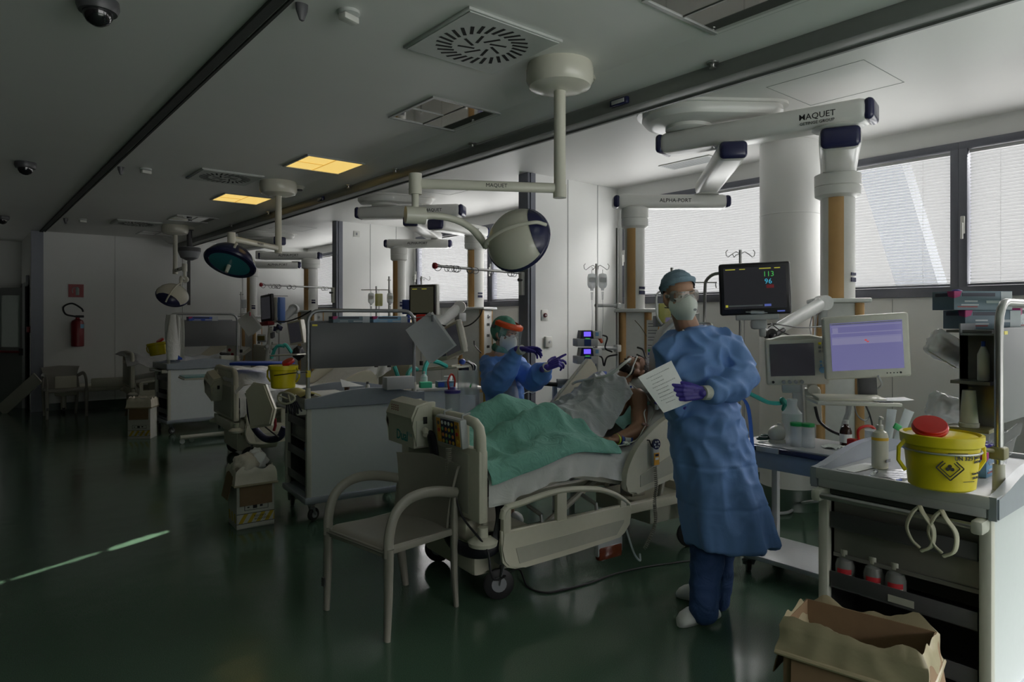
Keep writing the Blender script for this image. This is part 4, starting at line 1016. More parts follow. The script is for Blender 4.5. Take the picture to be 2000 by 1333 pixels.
# patient
pat = TH('person', 'bearded patient lying on the raised bed with tubes, covered by mint blanket', 'person'); 
HT = head_frame(Vector((1.555, -.02, 1.185)), (-.34, -.10, .92), (.94, .0, .34))
m = MB(); head_into(m, HT)
m.cap((1.475, -.01, 1.135), (1.40, 0, 1.06), .055, .062)
m.chain([(1.36, -.03, .985), (1.2, -.02, .88), (1.02, 0, .82)], [.115, .12, .125], 18); m.cap((1.395, -.15, 1.005), (1.395, .15, 1.005), .07); m.cap((1.27, -.1, .95), (1.27, .1, .95), .10)
m.chain([(1.415, -.19, 1.01), (1.375, -.25, .93), (1.29, -.335, .845), (1.20, -.355, .815), (1.075, -.345, .79)], [.068, .058, .050, .045, .032], 16)
m.chain([(1.41, .19, 1.0), (1.27, .30, .85), (1.06, .30, .80)], [.062, .05, .035])
m.chain([(1.0, -.09, .81), (.74, -.14, .86), (.22, -.14, .76)], [.09, .06, .045]); m.chain([(1.0, .09, .81), (.55, .14, .90), (.20, .13, .77)], [.09, .06, .045])
m.chain([(.22, -.14, .76), (.14, -.15, .84)], [.045, .03]); m.chain([(.20, .13, .77), (.13, .14, .85)], [.045, .03])
hand_into(m, (1.06, -.345, .79), (-.97, .22, -.05), (0, .1, -1), (0, 1, 0), curls=(.45, .5, .55, .6), spread=.05, thumb_out=.5)
pb = OB('body', m, skin2, pat); remesh(pb, .0055, 3)
OB('hair', shell(HT, (0, .022, .050), (.082, .100, .086), .02, tilt=-1.1), hairm, pat)
bd = OB('beard', MB().at(HT).ell((0, -.052, -.083), (.046, .040, .032), 18, n=10).ell((-.038, -.028, -.06), (.024, .035, .038), 14).ell((.038, -.028, -.06), (.024, .035, .038), 14).cap((-.022, -.096, -.043), (.022, -.096, -.043), .007), hairm, pat); remesh(bd, .004, 2)
for s in (-1, 1):
    OB('eyelid', MB().at(HT).ell((s*.031, -.075, .003), (.014, .010, .007), 14), mat('eyelid_skin_tan', (.22, .11, .07), .5), pb)
    OB('eyebrow', MB().at(HT).cap((s*.012, -.087, .026), (s*.048, -.073, .029), .0055, .004, 8), hairm, pb)
OB('tattoo', MB().ell((1.345, -.292, .895), (.022, .006, .028), 12, rot=(0, .5, .2)), mat('tattoo_ink', (.10, .09, .11), .6), pb)
OB('wristband', MB().cyl((1.115, -.347, .788), (1.10, -.346, .789), .040, seg=24), blu, pat)
OB('wristband', MB().cyl((1.165, -.351, .787), (1.12, -.348, .788), .041, .040, seg=24), sheetm, pat)
OB('wristband', MB().cyl((1.180, -.352, .787), (1.166, -.351, .787), .0415, seg=24), blu, pat)
OB('wristband', MB().cyl((1.088, -.345, .789), (1.078, -.345, .789), .036, seg=24), mat('lime_band', (.5, .75, .05), .4), pat)
place(pat, BT)
# tubes and dressings on him
tubem = mat('clear_tube', (.70, .72, .66), .2, alpha=.75)
def tubes(name, label, cat, paths, r, mm, T=BT, **k):
    o = OB(name, MB().tube(smoothpath(paths, 6), r, 8), mm); tag(o, label, cat, **k); return place(o, T)
tubes('ventilator_hose', 'clear corrugated hose going to the mouth of the patient', 'tube', [(1.46, -.07, 1.245), (1.44, -.10, 1.27), (1.36, -.12, 1.24), (1.27, -.08, 1.17), (1.22, .05, 1.13), (1.24, .22, 1.10), (1.36, .42, 1.06)], .010, tubem)
tubes('feeding_tube', 'thin white tube crossing the face of the patient', 'tube', [(1.52, -.09, 1.285), (1.46, -.115, 1.23), (1.40, -.14, 1.17), (1.36, -.10, 1.13), (1.30, -.02, 1.12)], .005, maskm)
tubes('infusion_line', 'thin white infusion line looping over the upper arm of the patient', 'tube', [(1.40, -.13, 1.11), (1.40, -.22, 1.06), (1.39, -.29, .96), (1.33, -.34, .93), (1.30, -.385, .87), (1.26, -.40, .84), (1.19, -.42, .79), (1.12, -.43, .775), (1.05, -.42, .765), (1.0, -.40, .77), (.93, -.38, .80)], .0035, maskm)
tubes('infusion_line', 'thin clear line looping from the shoulder round the elbow of the patient', 'tube', [(1.45, -.20, 1.08), (1.47, -.27, .98), (1.42, -.34, .93), (1.36, -.36, .88), (1.36, -.37, .83), (1.31, -.40, .81)], .0035, tubem)
for k, (p, lb) in enumerate((((1.365, -.305, .925), 'small white connector taped on the upper arm of the patient'), ((1.295, -.385, .865), 'small pink connector taped at the elbow of the patient'), ((1.09, -.425, .772), 'small white clip on the line beside the wristband'))):
    o = OB('line_connector', MB().cap((p[0]-.02, p[1], p[2]+.008), (p[0]+.02, p[1], p[2]-.006), .009, .007).ell(p, .013, 10), (maskm, mat('pink_plastic', (.45, .28, .26), .4), maskm)[k]); tag(o, lb, 'connector'); place(o, BT)
o = OB('electrode', MB().lathe([(.022, 0), (.022, .004), (.012, .008), (.012, .014), (.001, .015)], seg=20), maskm); tag(o, 'round white electrode with dark centre on the chest of the patient', 'electrode'); o.matrix_world = BT @ Matrix.Translation((1.415, -.125, 1.075)) @ Euler((1.0, -.6, 0)).to_matrix().to_4x4()
OB('snap', MB().lathe([(.007, .014), (.007, .019)], seg=12), blu, o)
o = OB('gauze_dressing', MB().ell((1.39, -.02, 1.105), (.05, .085, .035), 20, rot=(0, -.5, 0)).ell((1.41, .05, 1.125), (.035, .04, .03), 14).ell((1.385, -.09, 1.085), (.03, .035, .028), 14), sheetm); remesh(o, .005, 1); bake(o); displace(o, fold_noise(.006, 30, 30)); tag(o, 'crumpled white gauze around the neck of the patient', 'dressing'); place(o, BT)
o = OB('sponge_pad', MB().box((1.345, -.03, 1.098), (.05, .07, .02), .006, rot=(.1, -.5, .3)), mat('orange_foam', (.65, .30, .03), .7)); tag(o, 'small orange pad on the upper chest of the patient', 'pad'); place(o, BT)
o = OB('tube_holder', MB().box((1.375, .10, 1.15), (.08, .03, .02), .006, rot=(0, -.4, .5)).box((1.34, .13, 1.15), (.05, .02, .018), .004, rot=(0, -.4, .5)), blu); tag(o, 'blue tube holder near the chin of the patient', 'tube holder'); place(o, BT)
# pillow
def pillow(T, label, c, d, rot):
    o = OB('pillow', MB().ell((0, 0, 0), (d[0]/2, d[1]/2, d[2]/2), 28, n=14), sheetm); me = o.data
    for v in me.vertices:
        x, y, z = v.co.x/(d[0]/2), v.co.y/(d[1]/2), v.co.z/(d[2]/2)
        sx = math.copysign(abs(x)**.55, x); sy = math.copysign(abs(y)**.55, y); v.co.x = sx*d[0]/2; v.co.y = sy*d[1]/2; v.co.z = z*d[2]/2+.006*noise.noise(Vector((x*3, y*3, z)))
    tag(o, label, 'pillow'); o.matrix_world = T @ Matrix.Translation(c) @ Euler(rot).to_matrix().to_4x4(); return o
pillow(BT, 'white pillow under the head of the patient', (1.60, 0, 1.105), (.30, .52, .10), (0, -.50, 0))
# mint blanket over the legs
def legs(s, y):
    kn = lerp1(s, [(.0, .08), (.10, .13), (.24, .09), (.45, .12), (.72, .175), (.90, .11), (1.10, .08)])
    kf = lerp1(s, [(.0, .10), (.10, .15), (.24, .13), (.50, .21), (.58, .21), (.90, .11), (1.10, .08)])
    a = kn*math.exp(-((y+.15)/.11)**2); b = kf*math.exp(-((y-.14)/.11)**2)
    return max(a, b)+.25*min(a, b)+.045
def blanket(u, v):
    s = .05+(.93+.20*(v))*u
    a = -.475+.90*v
    near = max(0, (.10-v)/.10)
    y = -.455+.90*max(0, v-.10)/.90
    rise = lerp1(s, [(0, 0), (.5, .0), (.95, .012), (1.2, .02)])
    z = mt(s)+legs(s, y)*(1-.5*near)*min(1, (y+.49)/.10+.12)+.006
    w = noise.noise(Vector((s*4.5-y*2, y*6+s*2, .3))); w2 = noise.noise(Vector((s*11+y*6, y*13-s*4, 2.3)))
    z += .034*(1-abs(w)*3)*.7+.010*w2
    if v < .10:
        z = mt(s)+.012-near*lerp1(s, [(0, .055), (.3, .05), (.6, .03), (.9, .01), (1.1, .0)]); y = -.478-.006*near-.008*math.sin(s*20)*near
    return (s, y, z)
o = OB('blanket', MB().grid(96, 80, blanket, .008), blankm, smooth=80); bake(o)
sm = o.modifiers.new('smooth', 'SMOOTH'); sm.iterations = 3; tag(o, 'mint green blanket over the bent legs of the patient', 'blanket'); place(o, BT)
# pale crumpled sheet over the torso
def torso(u, v):
    s = .86+.50*u; y = -.21+.52*v
    y -= .10*(1-u)*(1-v)
    ctr = lerp1(s, [(.86, .93), (1.02, .985), (1.2, 1.06), (1.34, 1.145), (1.46, 1.12)])
    base = mt(s)+(ctr-mt(s))*math.exp(-((y-.02)/.27)**4)
    z = base+.012+.05*math.exp(-(((s-1.24)/.05)**2+((y-.04)/.10)**2))
    w = noise.noise(Vector((s*9+y*3, y*9-s*5, .9))); w2 = noise.noise(Vector((s*21, y*19+s*8, 2.1)))
    z += .028*(1-abs(w)*2.6)*.8+.010*w2
    return (s, y, z)
o = OB('cover_sheet', MB().grid(70, 70, torso, .004), gow3, smooth=80); tag(o, 'pale grey crumpled sheet over the chest and belly of the patient', 'sheet'); place(o, BT)
o = OB('gown_corner', MB().grid(12, 16, lambda u, v: (1.19+.24*v+.03*u, -.21-.055*u-.0*v, .87+.15*v-.05*u+.01*math.sin(v*14)), .003), mat('pale_teal_cloth', (.22, .42, .38), .8, bump=.3)); tag(o, 'teal edge of cloth tucked beside the patient\'s arm', 'cloth'); place(o, BT)
# ================================================================ medical equipment, near bay
def TF(p, yaw=-39.6, tilt=0, roll=0):
    return Matrix.Translation(p) @ Matrix.Rotation(math.radians(yaw), 4, 'Z') @ Matrix.Rotation(math.radians(tilt), 4, 'X') @ Matrix.Rotation(math.radians(roll), 4, 'Y')
def thing_at(name, label, cat, T, group=None):
    t = TH(name, label, cat, group=group); t.matrix_world = T; return t
def tagged(o, label, cat, group=None): return tag(o, label, cat, group)
scr_purple = mat('lilac_screen', (.02, .02, .03), .15, emit=1.0, ecol=(.105, .10, .215), var=0)
scr_band = mat('pale_screen_band', (.02, .02, .03), .15, emit=1.0, ecol=(.155, .15, .25), var=0)
scr_blue = mat('blue_lit_display', (.02, .02, .2), .2, emit=1.0, ecol=(.16, .10, .95), var=0)
scr_grey = mat('grey_screen', (.012, .012, .014), .10, emit=.018, ecol=(.6, .6, .7), var=0)
em_g = mat('green_digits', (.02, .2, .05), .4, emit=.6, ecol=(.06, .42, .08), var=0)
em_c = mat('cyan_digits', (.02, .2, .3), .4, emit=.6, ecol=(.05, .42, .60), var=0)
em_y = mat('yellow_marks', (.3, .28, .02), .4, emit=.5, ecol=(.42, .40, .05), var=0)
em_r = mat('dim_red_marks', (.2, .02, .02), .4, emit=.12, ecol=(.25, .02, .04), var=0)
em_b = mat('dim_blue_marks', (.05, .08, .3), .4, emit=.4, ecol=(.12, .16, .5), var=0)
def monitor(name, label, T, w, h, shell, screen, d=.06, bez=.03, bot=None, group=None, cat='monitor', right=None):
    t = thing_at(name, label, cat, T, group); bot = bez if bot is None else bot; right = bez if right is None else right
    OB('housing', MB().box((0, d/2, 0), (w, d, h), .014, seg=3).box((0, d+.02, 0), (w*.7, .05, h*.7), .02), shell, t)
    s = OB('screen', MB().b(-w/2+bez, w/2-right, -.003, .004, -h/2+bot, h/2-bez), screen, t)
    return t, s
def rr(m, x0, x1, z0, z1, y=-.0042): m.b(x0, x1, y-.0005, y+.001, z0, z1); return m
# patient monitor with readings
Tm = TF(V(3.931, 2.329, 1.739), -54, 0, -2)
bm_, bs_ = monitor('patient_monitor', 'large black patient monitor on a white arm, showing 113 and 96', Tm, .43, .33, mat('black_bezel', (.012, .011, .014), .3), scr_grey, bez=.028, bot=.038)
OB('side_shell', MB().b(-.212, .218, .012, .055, -.168, .168, .012), lgrey, bm_)
OBS('alarm_bar', [rr(MB(), -.175, -.115, .123, .129), rr(MB(), -.09, -.055, .123, .128), rr(MB(), .03, .10, .123, .129), rr(MB(), .12, .155, .123, .129), rr(MB(), -.18, -.165, -.115, -.100)], em_y, bs_)
OBS('soft_key', [rr(MB(), .055, .095, -.115, -.100), rr(MB(), .13, .175, -.152, -.143)], em_b, bs_)
OB('menu_bar', rr(MB(), -.16, .045, -.112, -.103), greyp, bs_)
OB('pressure_reading', rr(MB(), .07, .115, .0, .022), em_r, bs_)
TXT('113', .046, em_g, bs_, face_T((.085, -.0048, .088), (1, 0, 0)), name='heart_rate_reading')
TXT('96', .046, em_c, bs_, face_T((.082, -.0048, .042), (1, 0, 0)), name='oxygen_reading')
OB('mount', MB().b(-.12, .14, -.01, .07, -.20, -.165, .008).b(-.03, .07, .0, .09, -.26, -.195, .02).b(.02, .06, .01, .06, -.31, -.25, .01), lgrey, bm_)
OB('syringe_clip', MB().cyl((-.03, -.012, -.150), (.05, -.012, -.155), .012).cyl((-.06, -.012, -.147), (.07, -.012, -.157), .004), clear, bm_)
# its arm
t = TH('monitor_arm', 'white jointed monitor arm reaching from the nearest right column to the black monitor', 'monitor arm')
A, B = V(4.681, 2.253, 1.657), V(4.078, 2.311, 1.45)
dv = (B-A).normalized()
OB('arm_link', MB().tube([A, B], [.045, .036], 16, flat=(.8, 1.1)), white_p, t)
OB('arm_joint', MB().cyl(A-Fw*.05, A+Fw*.05, .052, seg=24), white_p, t)
OB('arm_joint', MB().cyl(B-Fw*.04, B+Fw*.04, .034, seg=24), black, t)
OB('cover_strip', MB().cap(B-dv*.0-Fw*.035-Up*.02, B-dv*.13-Fw*.035-Up*.02, .022, .016), black, t)
OB('bracket', MB().cyl(A, V(4.701, 2.263, 1.485), .028).box(V(4.782, 2.247, 1.485), (.10, .09, .08), .01, rot=(0, 0, -.7)), lgrey, t)
def cable(label, pts, r, m, name='cable', n=6, group=None, cat='cable'): return tag(OB(name, MB().tube(smoothpath(pts, n), r, 7), m), label, cat, group)
cable('black cable hanging below the white monitor arm', [V(4.622, 2.25, 1.646), V(4.463, 2.278, 1.557), V(4.287, 2.294, 1.502), V(4.146, 2.306, 1.517), V(4.07, 2.317, 1.51)], .006, black)
cable('thin grey cable sagging from the black monitor to the column', [V(4.033, 2.296, 1.491), V(4.062, 2.259, 1.511), V(4.243, 2.2, 1.49), V(4.444, 2.163, 1.495), V(4.591, 2.172, 1.508)], .004, dgrey)
cable('dark cable drooping from the black monitor to the ventilator display', [V(4.064, 2.296, 1.517), V(4.09, 2.223, 1.458), V(4.107, 2.157, 1.433), V(4.118, 2.109, 1.402)], .004, dgrey)
cable('cable loop with red clip hanging beside the nearest right column', [V(4.53, 2.248, 1.585), V(4.495, 2.252, 1.487), V(4.413, 2.19, 1.414), V(4.522, 2.229, 1.487), V(4.594, 2.247, 1.61)], .004, greyp)
# ventilator with display
Tv = TF(V(3.992, 2.083, 1.28), -58, 8, -3)
ven, vs = monitor('ventilator_display', 'cream ventilator display with dark screen and knobs on a stand', Tv, .36, .29, cream2, scr_grey, d=.07, bez=.028, bot=.06, right=.08)
OB('knob', MB().cyl((.142, -.004, -.05), (.142, -.016, -.05), .019, seg=20), skyb, ven)
bp_ = []
for i in range(3):
    for j in range(2): OB('button', MB().b(.125+.022*j, .141+.022*j, -.006, .001, .105-.024*i, .119-.024*i, .002), greyp if (i+j) else yel, ven)
for x, z in ((.135, .0), (.155, -.008), (.136, -.022)): OB('button', MB().cyl((x, 0, z), (x, -.006, z), .007, seg=12), skyb, ven)
for x in (-.08, -.045, -.01, .025): OB('port', MB().cyl((x, .0, -.122), (x, -.016, -.122), .011, seg=14), greyp, ven)
for x in (-.14,): OB('port', MB().cyl((x, .0, -.122), (x, -.006, -.122), .008, seg=14), ink, ven)
OB('top_ridge', MB().prism([(-.15, .142), (.15, .142), (.08, .162), (-.08, .162)], .005, .06, 'y', .003), cream2, ven)
OB('stand', MB().b(-.03, .03, .03, .08, -.42, -.14, .01).b(-.09, .02, .02, .07, -.20, -.14, .01), lgrey, ven)
OB('flow_sensor_block', MB().b(.04, .13, .0, .07, -.40, -.17, .012).cyl((.085, -.02, -.17), (.085, .05, -.165), .03), cream2, ven)
# ventilator cart
t = TH('ventilator_cart', 'grey equipment cart with navy front rail carrying bottles and ventilator', 'cart', (3.70, 1.60, 0))
OB('cart_top', MB().b(0, .46, 0, .72, .775, .80, .006), lgrey, t)
OB('front_rail', MB().b(-.035, -.008, .0, .72, .765, .795, .008), navy, t)
OB('front_panel', MB().b(-.01, .03, .02, .70, .66, .765, .01), mat('blue_grey_panel', (.30, .35, .42), .4), t)
OB('rail_bracket', MB().b(-.042, -.03, .42, .56, .766, .798, .003), lgrey, t)
OB('rail_end', MB().b(-.042, .03, -.012, .04, .70, .80, .004), navy, t)
for y in (.03, .66): OB('leg', MB().b(.02, .06, y, y+.04, .12, .68, .006), lgrey, t); OB('leg', MB().b(.38, .42, y, y+.04, .12, .78, .006), lgrey, t)
OB('lower_shelf', MB().b(0, .44, .02, .70, .10, .13, .006), lgrey, t)
for x, y in ((.05, .06), (.05, .66), (.40, .06), (.40, .66)):
    f, w = MB(), MB(); caster(f, w, x, y, .04, .7, .105); fo = OB('caster', f, greyp, t); OB('wheel', w, black, fo)
OB('accessory_block', MB().b(-.02, .06, -.14, -.01, .74, .80, .006).cyl((-.03, -.10, .77), (-.05, -.10, .77), .014).cyl((-.03, -.05, .77), (-.05, -.05, .77), .014), offw, t)
# PC monitor and keyboard tray
Tp = TF(V(4.084, 1.709, 1.384), -52, 4, -4)
pc, ps = monitor('computer_monitor', 'cream computer monitor with lilac screen beside the nearest right column', Tp, .46, .37, cream2, scr_purple, d=.045, bez=.038, bot=.052)
m = MB()
for z0, z1 in ((.125, .130), (.085, .09), (.060, .064), (.02, .024)): rr(m, -.185, .185, z0, z1)
rr(m, -.185, .185, .022, .058); rr(m, -.18, -.15, .09, .12); OB('window_rows', m, scr_band, ps)
OB('window_title', rr(MB(), -.19, .19, .138, .143), greyp, ps)
m = MB(); rr(m, -.010, .002, .036, .046, -.005); rr(m, .0, .012, .028, .036, -.005); OB('red_marks', m, mat('red_glow', (.3, .03, .03), .4, emit=.6, ecol=(.5, .08, .10)), ps)
for i in range(5): OB('button', MB().cyl((.10+.018*i, -.001, -.158), (.10+.018*i, -.004, -.158), .0035 if i < 4 else .006, seg=10), ink, pc)
OB('neck', MB().b(-.04, .06, .05, .10, -.30, .0, .01).b(-.02, .03, .06, .30, -.08, -.03, .01), dgrey, pc)
Tk = TF(V(4.018, 1.763, 1.081), -50, 0, 0)
t = thing_at('keyboard_tray', 'cream keyboard tray under the computer monitor', 'keyboard tray', Tk)
OB('tray', MB().b(-.23, .21, -.17, .12, -.02, 0, .006), cream2, t)
OB('keyboard', MB().box((-.03, -.03, .010), (.36, .16, .018), .005, rot=(.05, 0, 0)), cream, t)
OB('touch_pad', MB().b(.10, .17, -.15, -.10, .0, .003), dgrey, t)
OB('support', MB().tube([(.0, .05, -.02), (.02, .14, -.10), (.02, .26, -.22)], .016), lgrey, t)
o = OB('paper_sheet', MB().grid(6, 6, lambda u, v: (.08+.20*u, -.14+.15*v, .006+.010*u*u), .001), paper, None); tag(o, 'loose white paper at the edge of the keyboard tray', 'paper'); o.matrix_world = Tk
cable('loop of cables hanging behind the computer monitor stand', [V(4.114, 1.658, 1.216), V(4.182, 1.666, 1.161), V(4.196, 1.72, 1.117), V(4.213, 1.771, 1.096)], .006, lgrey)
cable('black cables dropping below the keyboard tray', [V(4.14, 1.741, 1.043), V(4.184, 1.73, 0.965), V(4.301, 1.763, 0.842), V(4.393, 1.816, 0.665)], .005, black)
cable('grey cable loop below the keyboard tray', [V(4.089, 1.783, 1.049), V(4.105, 1.769, 0.977), V(4.161, 1.749, 0.944), V(4.205, 1.739, 0.971)], .004, greyp)
cable('thick black cable leaving the ventilator to the right', [V(4.03, 1.987, 1.013), V(4.049, 1.971, 0.929), V(4.047, 1.908, 0.881), V(4.15, 1.888, 0.842)], .009, black)
# bottles
def bottle(label, p, prof, m, cap=None, capm=None, lab=None, labm=None, name='bottle', group=None, cat='bottle', txt=None, tcol=None):
    """prof: outline (r, z); cap: (r, z0, z1)"""
    t = TH(name, label, cat, p, group=group)
    b = OB('body', MB().lathe(prof, seg=24), m, t)
    if cap: OB('cap', MB().lathe([(cap[0]*.97, cap[1]), (cap[0], cap[1]+.002), (cap[0], cap[2]-.002), (cap[0]*.95, cap[2])], seg=20), capm, t)
    if lab: OB('label', MB().lathe([(lab[0], lab[1]), (lab[0], lab[2])], seg=24, cap=False), labm or paper, b)
    return t
std = [(.030, 0), (.033, .004), (.033, .095), (.028, .115), (.013, .125), (.013, .14)]
amber = mat('amber_glass', (.035, .012, .008), .12, var=0)
def top(px, py, z):   # a point of a flat top at height z
    d = (z-1.55)*1320/(622-py); return pos(px, py, d)
def pz(px, d, z): v = pos(px, 622, d); return Vector((v.x, v.y, z))
bottle('brown glass bottle with white label on the ventilator cart', V(4.052, 1.814, .80), [(.03, 0), (.033, .004), (.033, .085), (.026, .105), (.013, .115), (.013, .128)], amber, (.016, .128, .150), mat('white_cap', (.6, .6, .58), .4), (.0335, .02, .07))
for px, d, lb in ((1556, 3.96, 'clear sample jar with green lid, the left one of two'), (1578, 3.93, 'clear sample jar with green lid, the right one of two')):
    bottle(lb, pz(px, d, .80), [(.036, 0), (.038, .004), (.036, .115), (.032, .12)], cloudy, (.037, .12, .138), grn, name='sample_jar', cat='jar', group='green-lidded jars')
bottle('big cloudy plastic flask hanging behind the green-lidded jars', V(3.884, 2.056, .80), [(.04, 0), (.045, .01), (.045, .10), (.058, .13), (.058, .18), (.04, .20), (.028, .225), (.028, .25)], cloudy, (.03, .25, .265), cloudy, name='flask', cat='flask')
o = OB('humidifier', MB().ell((0, 0, .055), (.065, .05, .048), 20).cyl((0, 0, 0), (0, 0, .02), .05).cyl((.02, 0, .09), (.02, 0, .115), .012), cream2); tag(o, 'cream dome-shaped humidifier lying on the ventilator cart', 'humidifier'); o.location = V(3.834, 2.123, .80)
o = OB('coiled_tubing', MB().tube([(math.cos(a)*.035+a*.004, math.sin(a)*.03, .014+a*.0012) for a in [k*.4 for k in range(44)]], .006, 6), mat('dark_green_tubing', (.02, .07, .06), .4)); tag(o, 'small coil of dark tubing beside the humidifier', 'tubing'); o.location = V(3.781, 2.193, .80)
cable('teal corrugated hose behind the standing person', [V(3.674, 2.217, 1.102), V(3.757, 2.213, 1.072), V(3.856, 2.196, 1.034), V(3.933, 2.171, 1.024), V(3.996, 2.145, 1.031)], .013, teal, 'breathing_hose', 5, cat='hose')
o = OB('hose_connector', MB().cap(V(3.934, 2.145, 1.046), V(3.953, 2.129, 1.014), .018, .014).cap(V(3.946, 2.135, 1.021), V(3.939, 2.141, 0.989), .012), mat('dark_teal', (.02, .25, .20), .35)); tag(o, 'dark teal connector at the end of the hose', 'connector')
o = OB('glove', MB().ell((0, 0, .02), (.05, .03, .02), 12), skyb)
bpy.data.objects.remove(o)
# small things on the cart
tag(OB('tissue', MB().grid(10, 8, lambda u, v: (3.86+.12*u, 1.78+.09*v, .803+.012*abs(math.sin(u*9+v*4))), .001), maskm), 'crumpled white tissue on the ventilator cart', 'tissue')
cable('curved red tube rising beside the white pump bottle', [V(3.901, 1.64, 0.851), V(3.843, 1.648, 0.874), V(3.818, 1.643, 0.933), V(3.84, 1.625, 0.956), V(3.875, 1.597, 0.956), V(3.896, 1.579, 0.925), V(3.896, 1.579, 0.877), V(3.891, 1.609, 0.851)], .008, red, 'red_tube', cat='tube')
tag(OB('suction_valve', MB().box(V(3.751, 1.647, 0.873), (.04, .04, .05), .006).cap(V(3.777, 1.625, 0.885), V(3.777, 1.625, 0.835), .012), red), 'red valve at the right end of the ventilator cart', 'valve')
bottle('tall clear cup of plastic tubes behind the white pump bottle', V(3.778, 1.547, 0.833)-Up*.02, [(.03, 0), (.042, .14)], cloudy, name='cup', cat='cup')
for i, (a, b, lb) in enumerate(((V(3.732, 1.455, 0.914), V(3.747, 1.443, 1.078), 'flat clear pouch standing upright behind the pump bottle'), (V(3.699, 1.417, 0.876), V(3.762, 1.365, 1.08), 'long clear pouch leaning right behind the pump bottle'))):
    tag(OB('plastic_pouch', MB().tube([a, b], [.02, .026], 8, flat=(.25, 1)), cloudy), lb, 'pouch')
tag(OB('pouch_clip', MB().box(V(3.694, 1.396, 0.997), (.04, .012, .03), .004, rot=(0, .5, -.6)), grn), 'small green clip on the leaning clear pouch', 'clip')
# IV stand behind the big monitor and others
def iv_stand(label, base, ztop, bags=(), bar=None, foot=False, group='infusion stands', hooks=4, r=.011, zbot=.1):
    t = TH('infusion_stand', label, 'IV stand', (base.x, base.y, 0), rz=-math.radians(39.6), group=group)
    OB('pole', MB().cyl((0, 0, zbot), (0, 0, ztop), r, r*.9, seg=14), steel, t)
    if bar: OB('cross_bar', MB().cyl((bar[0], 0, ztop-.04), (bar[1], 0, ztop-.04), .005), steel, t)
    else:
        w = .085
        for s in (-1, 1):
            OB('hook', MB().tube([(0, 0, ztop-.03), (s*.03, 0, ztop-.012), (s*w*.7, 0, ztop-.03), (s*w, 0, ztop-.05), (s*w*1.15, 0, ztop-.04), (s*w*1.2, 0, ztop-.015), (s*w*1.05, 0, ztop)], .003, 6), steel, t)
            OB('hook', MB().tube([(0, 0, ztop-.03), (s*.012, .05, ztop-.03), (s*.02, .075, ztop-.045), (s*.025, .09, ztop-.02)], .003, 6), steel, t)
    OB('clamp', MB().cyl((0, 0, 1.0), (0, 0, 1.05), .022), black, t)
    if foot:
        for k in range(5):
            a = 2*PI*k/5; OB('leg', MB().tube([(0, 0, .1), (math.cos(a)*.25, math.sin(a)*.25, .06)], .012), steel, t)
            OB('wheel', MB().cyl((math.cos(a)*.25, math.sin(a)*.25-.01, .028), (math.cos(a)*.25, math.sin(a)*.25+.01, .028), .028), black, t)
    return t
def iv_bag(label, p, kind=0, group='hanging infusion bags'):
    t = TH('infusion_bag', label, 'infusion bag', p, rz=-math.radians(39.6), group=group)
    def pr(m_): return m_
    if kind == 0:   # bottle hung neck down with a drip chamber
        OB('bottle', MB().lathe([(.005, .0), (.030, -.008), (.036, -.03), (.036, -.095), (.028, -.115), (.013, -.125), (.012, -.14)], seg=18, sy=.6), cloudy, t)
        OB('label', MB().b(-.026, .026, -.025, -.022, -.075, -.035), paper, t)
    else:
        OB('bottle', MB().box((0, 0, -.08), (.085, .022, .14), .010, seg=3), cloudy if kind == 1 else mat('yellow_fluid', (.6, .58, .15), .2, alpha=.7), t)
    OB('drip_chamber', MB().cyl((0, 0, -.15), (0, 0, -.215), .010, .007, seg=12), clear, t)
    OB('line', MB().tube(smoothpath([(0, 0, -.21), (.004, 0, -.35), (.0, .01, -.5), (.02, .02, -.62)], 4), .002, 6), cloudy, t)
    OB('hanger', MB().tube([(0, 0, .0), (0, 0, .03)], .002, 6), steel, t)
    return t
iv_stand('infusion stand whose hooks rise above the black patient monitor', V(4.264, 2.637, 1.773), 2.03)
iv_stand('infusion stand with two hanging drip bottles beside the partition', V(3.999, 3.765, 1.806), 1.99, zbot=.9)
iv_bag('left drip bottle on the stand beside the partition', V(3.956, 3.775, 1.912), 0); iv_bag('right drip bottle on the stand beside the partition', V(4.052, 3.747, 1.915), 0)
t = TH('infusion_stand', 'plain infusion stand with a short cross bar behind the standing person', 'IV stand', (0, 0, 0), group='infusion stands')
b0 = V(4.098, 3.099, 1.925); OB('pole', MB().cyl(Vector((b0.x, b0.y, .9)), b0, .010), steel, t)
OB('cross_bar', MB().cyl(V(4.165, 3.044, 1.815), V(4.354, 2.887, 1.815), .005), steel, t)
for px in (1340, 1398): OB('hook', MB().tube([pos(px, 552, 5.0), pos(px, 558, 5.0), pos(px+1, 563, 5.0)], .004, 6), steel, t)
tag(OB('bag_bracket', MB().tube(smoothpath([V(3.901, 2.548, 1.85), V(3.898, 2.615, 1.84), V(3.909, 2.671, 1.805), V(3.901, 2.677, 1.746), V(3.899, 2.68, 1.488), V(3.899, 2.68, 1.074)], 5), .011, 10), steel), 'bent steel tube rising left of the black monitor', 'bracket')
tag(OB('wire_bracket', MB().tube(smoothpath([V(3.716, 2.896, 1.738), V(3.692, 2.916, 1.71), V(3.689, 2.918, 1.627), V(3.695, 2.913, 1.557), V(3.719, 2.893, 1.508)], 5), .007, 8), white_p), 'curved white wire bracket beside the head of the standing person', 'bracket')
